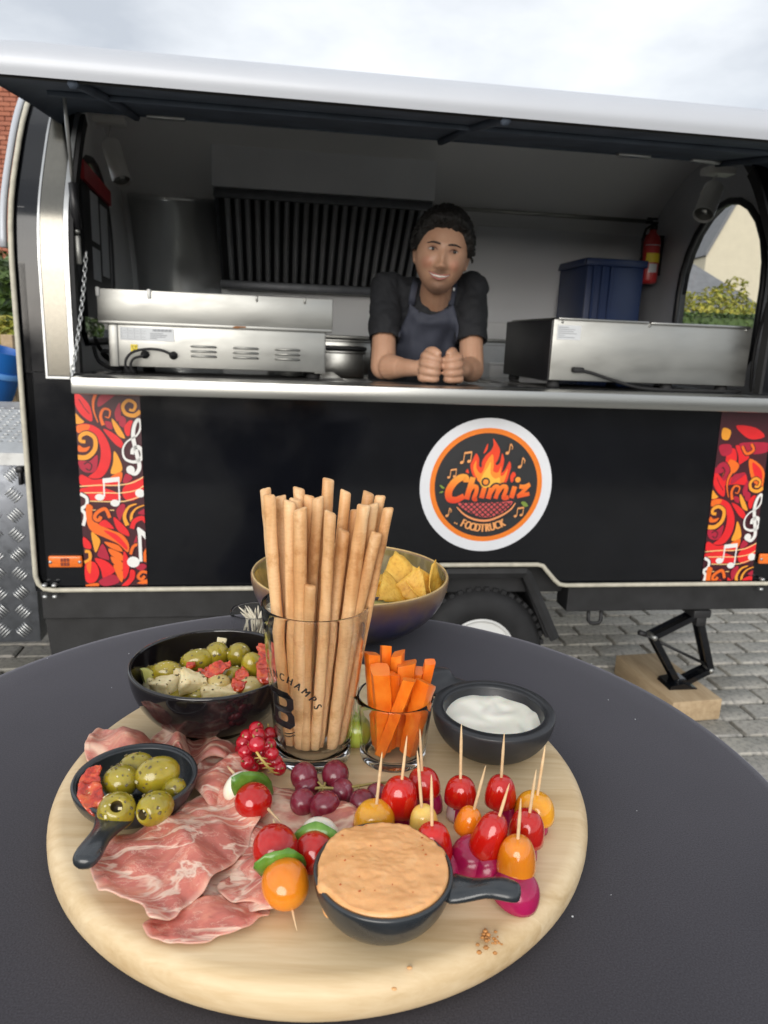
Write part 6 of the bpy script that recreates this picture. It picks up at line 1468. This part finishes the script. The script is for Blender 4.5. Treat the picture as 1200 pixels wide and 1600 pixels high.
k = Nt('olive_glaze'); v = k.obj((1, 1, .2)); k.set(Base_Color=k.ramp(k.noise(v, 60, 5, .65), [(.25, (.05, .05, .035)), (.45, (.17, .13, .05)), (.7, (.28, .22, .085))]), Roughness=.14, Coat_Weight=.4); M['oliveglaze'] = k.m
o = mk('bowl', lathe(bowlprof(.052, .1215, .0760, .0042, .005, .66, 16), 110), [M['reactive'], M['oliveglaze']], cbw)
for pg in o.data.polygons:
    c = pg.center
    if pg.index//110 > 22: pg.material_index = 1
print('chip rim', proj(cbp+V((0, 0, .076))), proj(cbp+V((-.1215, 0, .076))), proj(cbp+V((.1215, 0, .076))), proj(cbp+V((0, -.1215, .076))), proj(cbp+V((0, .1215, .076))))
mk('rim_line', mv(tube([(.1194*math.cos(a), .1194*math.sin(a), .0762) for a in [2*math.pi*i/96 for i in range(96)]], .0012, 6, closed=True), (0, 0, 0)), plain('rim_glaze', (.55, .38, .16), .2, var=.25, scale=60), cbw)
def chip(s, bend, seed):
    n = 9; v, f = [], []; idx = {}
    A, B_, C_ = V((0, s*.62, 0)), V((-s*.55, -s*.34, 0)), V((s*.55, -s*.34, 0))
    for i in range(n+1):
        for j in range(n+1-i):
            a, b_ = i/n, j/n; p = A*a+B_*b_+C_*(1-a-b_)
            edge = min(a, b_, 1-a-b_); p = p*(.80+.20*min(1, edge*5+.35)) if edge < .02 and max(a, b_, 1-a-b_) > .8 else p
            p.z = bend*(p.x*p.x*1.4+p.y*p.y*.6)/s+.0016*noise.noise(p*70+V((seed, 0, 0)))+.0008*noise.noise(p*190+V((seed, 0, 0))); idx[(i, j)] = len(v); v.append(p)
    for i in range(n):
        for j in range(n-i):
            f.append((idx[(i, j)], idx[(i+1, j)], idx[(i, j+1)]))
            if j < n-i-1: f.append((idx[(i+1, j)], idx[(i+1, j+1)], idx[(i, j+1)]))
    return v, f
KG = 'tortilla chips in the glazed bowl'
cps = [mk('tortilla_chip', chip(.062, rnd.uniform(-.7, .9), i*7), M['chip'], None) for i in range(4)]
for o in cps:
    md = o.modifiers.new('t', 'SOLIDIFY'); md.thickness = .0017; md.offset = 0
def put(i, p, rot, lab, sc=1):
    o = cps[i] if i < 4 and not cps[i].get('label') else inst(cps[i % 4]); o.location = p; o.rotation_euler = rot; o.scale = (sc, sc, sc); tag(o, lab, 'tortilla chip', KG); return o
spots = [(628, 905, .004, (R(52), R(-6), R(14)), 'large tilted tortilla chip in front of the others on the right of the glazed bowl', 1.2), (645, 918, -.02, (R(62), R(10), R(-20)), 'tortilla chip standing with its point up near the right rim of the glazed bowl', .8),
    (662, 915, -.004, (R(70), R(-24), R(30)), 'tortilla chip leaning on the right wall of the glazed bowl', .85), (676, 908, .0, (R(80), R(14), R(60)), 'upright tortilla chip tip against the far right rim of the glazed bowl', .8), (615, 920, -.03, (R(40), R(20), R(40)), 'tortilla chip lying beside the small dip pot in the glazed bowl', .9),
    (426, 906, .03, (R(62), R(12), R(-30)), 'lone yellow tortilla chip seen at the left side of the glazed bowl', .72), (640, 898, .03, (R(45), R(-20), R(100)), 'tortilla chip at the back right of the glazed bowl', 1.0), (650, 926, -.02, (R(40), R(14), R(70)), 'curled tortilla chip low at the front right of the glazed bowl', .75)]
for i, (x, y, dd, rot, lab, sc) in enumerate(spots): put(i, at_y(x, y, cbp.y+dd), rot, lab, sc)
for i in range(16):
    a, q = rnd.uniform(0, 6.28), .062*math.sqrt(rnd.random()); put(8+i, cbp+V((q*math.cos(a), q*math.sin(a)+.01, rnd.uniform(.036, .050))), (rnd.uniform(-.35, .35), rnd.uniform(-.35, .35), rnd.uniform(0, 6)), 'tortilla chip in the heap behind the breadsticks', .95)
gp = at_y(592, 944, cbp.y-.055); gp.z -= .012
gt = thing('dip_pot', 'small brown pot of green dip set among the tortilla chips', 'dip pot', gp-V((0, 0, .02)))
mk('pot', lathe(bowlprof(.02, .031, .03, .003, .002, .5, 8), 48), M['reactive'], gt); tag(mk('green_dip', lathe([(0, .0285), (.015, .028), (.0275, .0265), (.026, .02)], 40), M['guac'], None, True, gp-V((0, 0, .02))), 'yellow-green dip in the small pot beside the chips', 'dip')

# ------------------------------------------------------------------ fruit
RG = 'redcurrants on one stalk'
rb_ = thing('redcurrant_bunch', 'bunch of glossy redcurrants at the foot of the beer glass', 'redcurrants', on(398, 1185, ZB))
ro = rb_.location; src = None
for x, y, z in ((292, 118, .030), (378, 150, .024), (232, 165, .022), (305, 160, .034), (212, 208, .018), (296, 218, .036), (372, 222, .026), (222, 265, .020), (392, 280, .024), (192, 310, .008), (236, 335, .017), (266, 368, .010), (412, 330, .015), (437, 374, .011), (330, 335, .008), (340, 180, .020), (250, 205, .012), (330, 270, .010), (300, 330, .007), (205, 250, .009)):
    p = on(330+x/4.138, 1110+y/4.138, ZB+z)-ro
    if src is None: src = mk('currant', ball(.0060, .0060, .0057, 20, 14), M['currant'], rb_, True, p)
    else: inst(src, rb_, p, None, (rnd.uniform(.9, 1.06),)*3)
    e_ = mk('currant_tip', lathe([(.0009, 0), (.0006, .0018), (.0002, .0028)], 6), M['stalk'], rb_, True, p+V((0, 0, .0055))); e_.rotation_euler = (rnd.uniform(-.4, .9), rnd.uniform(-.8, .8), 0); e_.location = p+(e_.rotation_euler.to_matrix() @ V((0, 0, .0056)))
stp = [on(330+x/4.138, 1110+y/4.138, ZB+z)-ro for x, y, z in ((290, 262, .033), (318, 305, .030), (345, 340, .026), (370, 370, .022), (400, 400, .016))]
br = [tube(cr_curve(stp, 5), .0010, 7)]
for i in range(1, 5):
    for s in (-1, 1): br.append(tube([stp[i], stp[i]+V((s*.0045, .002, -.002))], [.0006, .0004], 5))
mk('stalk', cat(*br), M['stalky'], rb_)
gb = thing('grape_bunch', 'sprig of dusty purple grapes lying in front of the beer glass', 'grapes', on(520, 1245, ZB)); go = gb.location; src = None
for x, y, z, r_ in ((475, 1213, .014, .0100), (524, 1210, .014, .0102), (473, 1253, .0098, .0092), (508, 1260, .0108, .0106), (534, 1236, .0085, .0090), (566, 1254, .010, .0094), (590, 1244, .009, .0090), (480, 1228, .009, .0092)):
    p = on(x, y, ZB+z)-go
    if src is None: src = mk('grape', ball(.0100, .0100, .0105, 28, 18), M['grape'], gb, True, p)
    else: inst(src, gb, p, (rnd.uniform(0, 3), rnd.uniform(0, 3), 0), (r_/.0100,)*3)
sp3 = [on(x, y, ZB+z)-go for x, y, z in ((492, 1232, .011), (505, 1231, .0125), (530, 1232, .013), (560, 1228, .0125), (585, 1224, .012), (612, 1222, .009))]
br = [tube(cr_curve(sp3, 6), [.0011]*20+[.0009]*(len(cr_curve(sp3, 6))-20), 8)]
for j, q in ((1, (.0, -.007, -.004)), (1, (-.004, .004, .002)), (2, (.002, .006, .0)), (3, (.001, -.006, -.002)), (4, (.002, -.007, -.003)), (1, (.001, .0045, .001)), (0, (-.003, -.001, .002))): br.append(tube([sp3[j], sp3[j]+V(q)*.6, sp3[j]+V(q)], [.0009, .0008, .0011], 6))
mk('stem', cat(*br), M['stalk'], gb)
for x, y, r_, lab in ((556, 1143, .0125, 'green grape peeping out between the beer glass and the carrot tumbler'), (541, 1128, .0115, 'green grape mostly hidden behind the beer glass')):
    p = on(x, y, ZB+r_); tag(mk('green_grape', ball(r_, r_, r_*1.1, 24, 16), M['greengrape'], None, True, p), lab, 'grape', 'green grapes behind the glasses')

# ------------------------------------------------------------------ skewers
def pickmesh(a, b_, r_=.00105): d = b_-a; return tube([a, a+d*.06, a+d*.80, b_-d*.04, b_], [.0004, r_, r_, r_*.45, .0001], 8)
def dome(rx, h, seed, flat=.0, n=30):
    pr_ = [(0, .0012), (rx*.6, .0006), (rx*.93, 0), (rx*.995, .0006)]
    for i in range(1, 13):
        a = math.pi/2*i/12; pr_.append((max(1e-5, rx*math.cos(a)**.62), .0008+(h-.0008)*math.sin(a)**.92))
    return lathe(pr_, n, lambda a, z: .03*math.sin(2*a+seed)+.012*math.sin(3*a+seed*2))
KS = 'tomato and radish picks at the right of the board'
sk = [('tomamber', 584, 1309, 34, 1254, 597, 1175, 586, 'amber tomato half on a pick touching the hummus dish at its back', 0, .009), ('tomred', 621, 1283, 30, 1213, 636, 1149, 630, 'tall red tomato half on a pick, second from the left in the back row', 1, .013),
    ('tomred', 663, 1251, 27, 1201, 656, 1139, 658, 'red tomato half on a pick close in front of the carrot tumbler', 1, .013), ('tomyellow', 664, 1312, 25, 1257, 652, 1172, 659, 'pale yellow tomato half on a pick, the only pale yellow one', 1, .010),
    ('tomred', 677, 1357, 31, 1285, 674, 1210, 674, 'red tomato half on a pick leaning over the hummus dish rim', 1, .011), ('tomred', 720, 1266, 26, 1212, 721, 1131, 726, 'red tomato half on a white-sided radish, in front of the white dip bowl', 2, .012),
    ('tomorange', 728, 1310, 22, 1260, 759, 1196, 741, 'small orange tomato half on a slanting pick in the middle of the group', 1, .013), ('tomred', 757, 1346, 29, 1268, 796, 1224, 764, 'red tomato half on a strongly slanting pick above a big magenta radish', 3, .016),
    ('tomred', 781, 1268, 25, 1210, 788, 1145, 783, 'red tomato half on a pick below the right side of the white dip bowl', 1, .015), ('tomamber', 834, 1293, 32, 1242, 852, 1164, 838, 'amber tomato half on a pick, the rightmost of the group', 2, .009),
    ('tomred', 820, 1328, 30, 1265, 838, 1202, 817, 'red tomato half behind the front orange one at the right of the group', 2, .012), ('tomorange', 806, 1379, 32, 1306, 814, 1247, 807, 'orange tomato half on a pick behind the end of the hummus dish handle', 3, .013)]
for i, (mt, xc, yb, hw, yt, tx_, ty_, ex, lab, rk, zb_) in enumerate(sk):
    p0 = on(xc, yb-hw*.55, ZB+zb_); sc_ = (p0-CAM).dot(c_f)/FPX; rx = hw*sc_*.97
    ztop = height_at((p0.x, p0.y, p0.z), yt+4); hgt = max(.017, (ztop-p0.z))
    htip = height_at((p0.x, p0.y, p0.z), ty_); tipw = on(tx_, ty_, min(htip, ZB+.085)); entry = V((p0.x, p0.y, p0.z+hgt))
    ax = (tipw-p0).normalized(); ax_t = (V((0, 0, 1))*.6+ax*.4).normalized() if ax.z > .9 else ax
    base = V((p0.x, p0.y, ZB)); t = thing('tomato_pick', lab, 'skewer', base, 0, KS)
    Mx = Matrix.Translation(p0-base) @ V((0, 0, 1)).rotation_difference(ax).to_matrix().to_4x4()
    o = mk('tomato', weld(*xf(dome(rx, hgt, i*1.7), Mx)), M[mt], t)
    rr_ = rx*(.80 if rk < 3 else 1.02)
    rv = [(1e-5, .0002), (rr_*.80, 0), (rr_, .0004)]+[(rr_*math.cos(math.pi/2*q/10)**.8, .0006+(max(zb_, .010)+.0035)*math.sin(math.pi/2*q/10)) for q in range(1, 11)]
    rv[-1] = (1e-5, rv[-1][1]); dx = (0, .002, -.003, .0)[rk]
    rm = xf(lathe(rv, 28, lambda a, z: .03*math.sin(2*a+i)), Matrix.Translation((dx+(.002 if xc > 640 else -.001), -.001 if rk < 3 else -.006, .0001)))
    rd = mk('radish', weld(*rm), M['radish'], t); rd.data.materials.append(M['radcut'])
    for pg in rd.data.polygons:
        if rk == 2 and pg.center.x < dx-rr_*.25 and pg.center.z < .011: pg.material_index = 1
    mk('toothpick', pickmesh(V((0, 0, .002)), tipw-base), M['pick'], t)
# a second radish half lies beside the front orange pick
o = mk('radish_half', weld(*dome(.0150, .016, 3)), M['radish'], None, True, on(803, 1400, ZB+.002)); o.rotation_euler = (R(8), R(10), 0); tag(o, 'magenta radish half below the front orange tomato, by the dish handle', 'radish')
o = mk('radish_half', weld(*dome(.0155, .020, 5)), M['radish'], None, True, on(737, 1356, ZB+.001)); o.rotation_euler = (R(6), R(-4), 0); tag(o, 'largest magenta radish half at the front of the tomato picks', 'radish')
o = mk('radish_slice', weld(*dome(.0075, .009, 6)), M['radcut'], None, True, on(772, 1374, ZB+.001)); tag(o, 'white cut radish piece between the two magenta radish halves', 'radish')
o = mk('radish_half', weld(*dome(.012, .013, 7)), M['radish'], None, True, on(696, 1362, ZB+.001)); tag(o, 'magenta radish half tucked behind the hummus dish where its handle starts', 'radish')
# lying skewers with mozzarella, basil and tomato
def leaf(l, w, bend, n=8):
    v, f = [], []
    for i in range(n+1):
        t = i/n; ww = w*math.sin(math.pi*min(.98, t*.94+.03))**.75
        for j in range(-3, 4):
            s = j/3; v.append((s*ww, l*(t-.5), bend*(1-(2*t-1)**2)-.30*ww*abs(s)**1.5+.0008*math.sin(t*17+s*3)+(-.0007 if j == 0 else 0)))
    for i in range(n):
        for j in range(6): a = i*7+j; f.append((a, a+1, a+8, a+7))
    return v, f
def lyskewer(label, a_, b_, parts_):
    # a_, b_: ends of the pick; parts: (kind, centre pixel x, y, height, rx, rz)
    t = thing('mozzarella_pick', label, 'skewer', V((a_.x, a_.y, ZB)), 0, 'mozzarella picks on the ham'); o0 = t.location; ax = (b_-a_).normalized(); Q = V((0, 0, 1)).rotation_difference(ax).to_matrix().to_4x4()
    for kd, x, y, z, rx, rz in parts_:
        c = on(x, y, ZB+z)-o0; sd = rnd.random()*9
        if kd == 'basil':
            o = mk('basil_leaf', xf(leaf(rz*2, rx, .003), Matrix.Translation(c) @ Q @ Matrix.Rotation(R(90), 4, 'Z') @ Matrix.Scale(1, 4)), M['basil'], t); md = o.modifiers.new('t', 'SOLIDIFY'); md.thickness = .0007
        else:
            pr_ = [(max(1e-5, rx*math.cos(-math.pi/2+math.pi*i/18)**.9), rz*math.sin(-math.pi/2+math.pi*i/18)) for i in range(19)]
            mk('mozzarella' if kd == 'mozz' else 'tomato', weld(*xf(lathe(pr_, 30, lambda a, zz: .025*math.sin(2*a+sd)+.012*math.sin(5*a+sd)*(kd == 'mozz')), Matrix.Translation(c) @ Q)), M[kd], t)
    mk('toothpick', pickmesh(a_-o0, b_-o0), M['pick'], t)
lyskewer('pick with mozzarella, big basil leaf and red tomato lying near the redcurrants', on(355, 1197, ZB+.022), on(440, 1286, ZB+.014), [('mozz', 376, 1231, .017, .0128, .0085), ('basil', 396, 1232, .019, .0120, .024), ('tomred', 396, 1252, .017, .0130, .0125)])
lyskewer('pick with red tomato, basil and orange tomato pointing to the front of the board', on(427, 1279, ZB+.024), on(464, 1454, ZB+.003), [('tomred', 431, 1327, .020, .0145, .0150), ('basil', 438, 1353, .022, .0135, .0165), ('tomorange', 446, 1380, .0165, .0138, .0150)])
lyskewer('pick with red tomato, basil and mozzarella seen end-on beside the hummus', on(504, 1296, ZB+.015), on(485, 1334, ZB+.0225), [('mozz', 500, 1308, .014, .0130, .0090), ('basil', 494, 1317, .019, .0130, .017), ('tomred', 490, 1332, .0155, .0130, .0125)])

# ------------------------------------------------------------------ behind the trailer: house, hedges, bucket
k = Nt('red_brick'); v = k.obj(); tone = k.math('FRACT', k.math('ADD', k.math('MULTIPLY', k.rnd(), 9.3), k.math('MULTIPLY', k.n('ShaderNodeNewGeometry').outputs['Random Per Island'], 5.3)))
k.set(Base_Color=k.mix(1, k.ramp(tone, [(0, (.30, .095, .055)), (.4, (.40, .145, .085)), (.75, (.34, .115, .070)), (1, (.46, .19, .12))]), k.ramp(k.noise(v, 12, 5, .7), [(.3, (.8, .8, .8)), (.7, (1.1, 1.1, 1.1))]), 'MULTIPLY'), Roughness=.85); k.bump(k.noise(v, 60, 4), .4, .004); M['brick'] = k.m
M['mortar'] = plain('mortar', (.36, .32, .27), .9, var=.15)
M['slate'] = plain('grey_slate', (.17, .17, .18), .7, var=.15, scale=9)
M['cream'] = plain('cream_render', (.62, .55, .42), .8, var=.04, scale=2, bump=.2, bscale=60)
M['pvc'] = plain('white_frame', (.70, .70, .68), .4, var=.03)
hb = at_y(12, 300, 13.5)
h1 = thing('brick_house', 'red brick house behind the left end of the trailer', 'house', V((hb.x-2.6, 13.5, 0)))
HT = at_y(12, 108, 13.5).z
mk('wall', box(-3.2, 3.15, .06, 6, 0, HT-.14), M['mortar'], h1, False)
rf = mk('roof', box(-3.3, 3.25, -.06, 6.1, HT-.13, HT, .01), M['slate'], h1, False)
for wx, wz in ((-1.6, 1.0), (-1.6, 3.4), (.6, 3.4)):
    w = mk('window', cat(box(wx-.55, wx+.55, -.01, .03, wz-.05, wz), box(wx-.55, wx+.55, -.01, .03, wz+1.2, wz+1.25), box(wx-.55, wx-.5, -.01, .03, wz, wz+1.2), box(wx+.5, wx+.55, -.01, .03, wz, wz+1.2), box(wx-.025, wx+.025, -.01, .03, wz, wz+1.2)), M['pvc'], h1, False)
    mk('pane', box(wx-.5, wx+.5, .012, .02, wz, wz+1.2), plain('dark_pane', (.05, .06, .07), .06, var=0) if 'dark_pane' not in bpy.data.materials else bpy.data.materials['dark_pane'], w, False)
br_ = box(-.105, .105, 0, .07, .004, .069, .004, 1); bsrc = None; rest = []
near_ = []
for j in range(0, int((HT-.25)/.075)):
    for i in range(-15, 16):
        x = (i+(.5 if j % 2 else 0))*.22; z = .05+j*.075
        if abs(x) > 3.05: continue
        if any(abs(x-wx) < .66 and wz-.1 < z < wz+1.28 for wx, wz in ((-1.6, 1.0), (-1.6, 3.4), (.6, 3.4))): continue
        p = V((hb.x-2.6+x, 13.5, z)); X, Y = proj(p)
        near_.append((abs(X-8)+(0 if 120 < Y < 430 else 200), x, z))
near_.sort()
for q, (_, x, z) in enumerate(near_):
    y = rnd.uniform(-.006, .006)
    if q < 280:
        if bsrc is None: bsrc = mk('brick', br_, M['brick'], h1, False, (x, y, z))
        else: inst(bsrc, h1, (x, y, z))
    else: rest.append(mv(br_, (x, y, z)))
o = mk('brickwork', cat(*rest), M['brick'], h1, False); o['kind'] = 'stuff'
# leaves
k = Nt('hedge_leaf'); isl = k.n('ShaderNodeNewGeometry').outputs['Random Per Island']
k.set(Base_Color=k.ramp(isl, [(0, (.030, .060, .012)), (.5, (.060, .105, .020)), (.85, (.095, .15, .035)), (1, (.15, .19, .05))]), Roughness=.45, Transmission_Weight=0); M['leaf'] = k.m
k = Nt('golden_leaf'); isl = k.n('ShaderNodeNewGeometry').outputs['Random Per Island']
k.set(Base_Color=k.ramp(isl, [(0, (.13, .16, .02)), (.4, (.30, .29, .035)), (.8, (.46, .40, .06)), (1, (.16, .20, .03))]), Roughness=.5); M['gleaf'] = k.m
M['twig'] = plain('twig', (.09, .06, .035), .8)
def leaves(n, size, pf, mat, name, parent, broad=.55):
    v, f = [], []
    for i in range(n):
        p, nn = pf(); s = size*rnd.uniform(.6, 1.25); nn = (nn+V((rnd.gauss(0, .5), rnd.gauss(0, .5), rnd.gauss(0, .5)+.25))).normalized(); q = nn.to_track_quat('Z', 'Y').to_matrix() @ Matrix.Rotation(rnd.uniform(0, 6.28), 3, 'Z')
        k_ = len(v)
        for a, b_, c in ((0, -.5, -.05), (broad*.5, -.05, .06), (broad*.28, .3, .04), (0, .55, -.08), (-broad*.28, .3, .04), (-broad*.5, -.05, .06)): v.append(p+q @ V((a*s, b_*s, c*s)))
        f += [(k_, k_+1, k_+2, k_+3), (k_, k_+3, k_+4, k_+5)]
    return mk(name, (v, f), mat, parent, False)
def bush(name, label, cat_, p, rx, ry, rz, n, size, mat, base=True):
    t = thing(name, label, cat_, p); sd = rnd.random()*40
    def pf():
        while True:
            d = V((rnd.gauss(0, 1), rnd.gauss(0, 1), rnd.gauss(0, 1))).normalized()
            q = V((d.x*rx, d.y*ry, d.z*rz)); lump = 1+.22*noise.noise(d*2.6+V((sd, 0, 0)))+.12*noise.noise(d*6+V((0, sd, 0)))
            q *= lump*(1-.30*rnd.random()**2.2); q.z += rz
            if q.z > .02: return q, V((d.x/rx, d.y/ry, d.z/rz)).normalized()
    leaves(n, size, pf, mat, 'leaves', t)
    mk('stem', cat(*[tube([(0, 0, 0), (rx*.4*math.cos(a), ry*.4*math.sin(a), rz*.8), (rx*.7*math.cos(a), ry*.7*math.sin(a), rz*1.5)], [.03, .018, .006], 6) for a in [1.05*i for i in range(6)]]), M['twig'], t)
    mk('inner_leaves', xf(ball(rx*.80, ry*.80, rz*.84, 20, 12), Matrix.Translation((0, 0, rz))), M['leaf'] if mat is M['leaf'] else mat, t) if base else None
    return t
def gz(p): return V((p.x, p.y, 0))
p = at_y(-10, 480, 5.2); bush('hedge_shrub', 'tall dark green shrub beside the left end of the trailer', 'shrub', gz(p), .75, .6, .80, 9000, .08, M['leaf'])
p = at_y(2, 545, 4.3); bush('golden_shrub', 'yellow-leaved shrub behind the toolbox at the left edge', 'shrub', gz(p), .50, .4, .60, 6500, .06, M['gleaf'])
p = at_y(5, 620, 3.9); bush('low_shrub', 'low broad-leaved green shrub just above the toolbox lid', 'shrub', gz(p), .5, .35, .48, 2800, .10, M['leaf'])
bk = at_y(-4, 578, 3.45)
bt = thing('bucket', 'bright blue plastic bucket leaning between the shrubs and the trailer', 'bucket', V((bk.x, 3.45, bk.z))); bt.rotation_euler = (0, R(16), 0)
mk('pail', lathe([(0, -.13), (.085, -.13), (.088, -.125), (.112, .10), (.108, .10), (.086, -.12), (0, -.12)], 36), M['blue_bright'], bt, True, ang=40)
mk('rim_band', lathe([(.0985, -.02), (.108, -.022), (.112, -.010), (.108, .004), (.102, .004)], 36), plain('pale_blue_band', (.12, .32, .72), .4, var=.05), bt, True, ang=40)
stn = thing('garden_post', 'wooden post the blue bucket hangs on', 'post', V((bk.x-.02, 3.62, 0))); mk('post', box(-.03, .03, -.03, .03, 0, bk.z+.16, .004), M['timber'], stn, False)
# seen through the right end window
wp = at_y(1120, 400, 12.0)
h2 = thing('cream_house', 'cream rendered house gable seen through the right end window of the trailer', 'house', V((wp.x, 46.0, 0)))
def wx(px, py, y): q = at_y(px, py, y); return q.x-wp.x, q.z
apx = wx(1178, 272, 46.0); ev = wx(1104, 398, 46.0); HWG = apx[0]-ev[0]; sl_ = (apx[1]-ev[1])/(apx[0]-ev[0]); ap_ = (ev[0]+HWG, ev[1]+HWG*sl_)
gab = [(ev[0], 0), (ev[0]+2*HWG, 0), (ev[0]+2*HWG, ev[1]), ap_, (ev[0], ev[1])]
mk('gable_wall', prism(gab, 0, 6), M['cream'], h2, False)
mk('verge', cat(xf(box(0, HWG*math.hypot(1, sl_), -.12, .0, 0, .16), Matrix.Translation((ev[0], 0, ev[1])) @ Matrix.Rotation(-math.atan(sl_), 4, 'Y')), xf(box(0, HWG*math.hypot(1, sl_), -.12, .0, 0, .16), Matrix.Translation((ap_[0], 0, ap_[1])) @ Matrix.Rotation(math.atan(sl_), 4, 'Y'))), M['slate'], h2, False)
mk('roof', cat(xf(box(-.1, HWG*math.hypot(1, sl_), -.1, 6.2, .0, .10), Matrix.Translation((ev[0], 0, ev[1])) @ Matrix.Rotation(-math.atan(sl_), 4, 'Y')), xf(box(0, HWG*math.hypot(1, sl_), -.1, 6.2, 0, .10), Matrix.Translation((ap_[0], 0, ap_[1])) @ Matrix.Rotation(math.atan(sl_), 4, 'Y'))), M['slate'], h2, False)
a1, a2 = wx(1082, 398, 12.8), wx(1110, 450, 12.8)
ann = thing('low_house', 'low grey-roofed annexe in front of the cream gable, seen through the end window', 'house', V((wp.x, 12.8, 0)))
mk('wall', box(a1[0]-.3, a2[0]+.9, 0, 1.1, 0, a2[1]-.3), M['cream'], ann, False)
mk('roof', ([(a1[0]-.4, 1.15, a1[1]), (a1[0]+.45, 1.15, a1[1]), (a2[0]+1.0, -.15, a2[1]-.35), (a1[0]-.4, -.15, a2[1]-.35), (a1[0]-.4, 1.15, a1[1]-.1), (a1[0]+.45, 1.15, a1[1]-.1), (a2[0]+1.0, -.15, a2[1]-.45), (a1[0]-.4, -.15, a2[1]-.45)], [(0, 1, 2, 3), (7, 6, 5, 4), (0, 4, 5, 1), (1, 5, 6, 2), (2, 6, 7, 3), (3, 7, 4, 0)]), M['slate'], ann, False)
p = at_y(1118, 470, 6.5); top_ = at_y(1118, 440, 6.5).z; bush('golden_shrub', 'rounded yellow-leaved shrub seen through the right end window', 'shrub', gz(p), .58, .45, top_/2*.95, 16000, .045, M['gleaf'])
p = at_y(1125, 500, 5.6); tz_ = at_y(1125, 492, 5.6).z
hd2 = thing('clipped_hedge', 'low clipped green hedge below the yellow shrub outside the end window', 'hedge', gz(p))
def pf2():
    f_ = rnd.random(); x = rnd.uniform(-.6, .6)
    return (V((x, rnd.uniform(-.2, .2), tz_-rnd.random()**2*.03)), V((0, 0, 1))) if f_ < .4 else (V((x, -.2+rnd.random()**2*.04, rnd.uniform(0, tz_))), V((0, -1, .2)))
leaves(4200, .035, pf2, M['leaf'], 'leaves', hd2); mk('inner_leaves', box(-.57, .57, -.17, .2, 0, tz_-.03), M['leaf'], hd2, False)
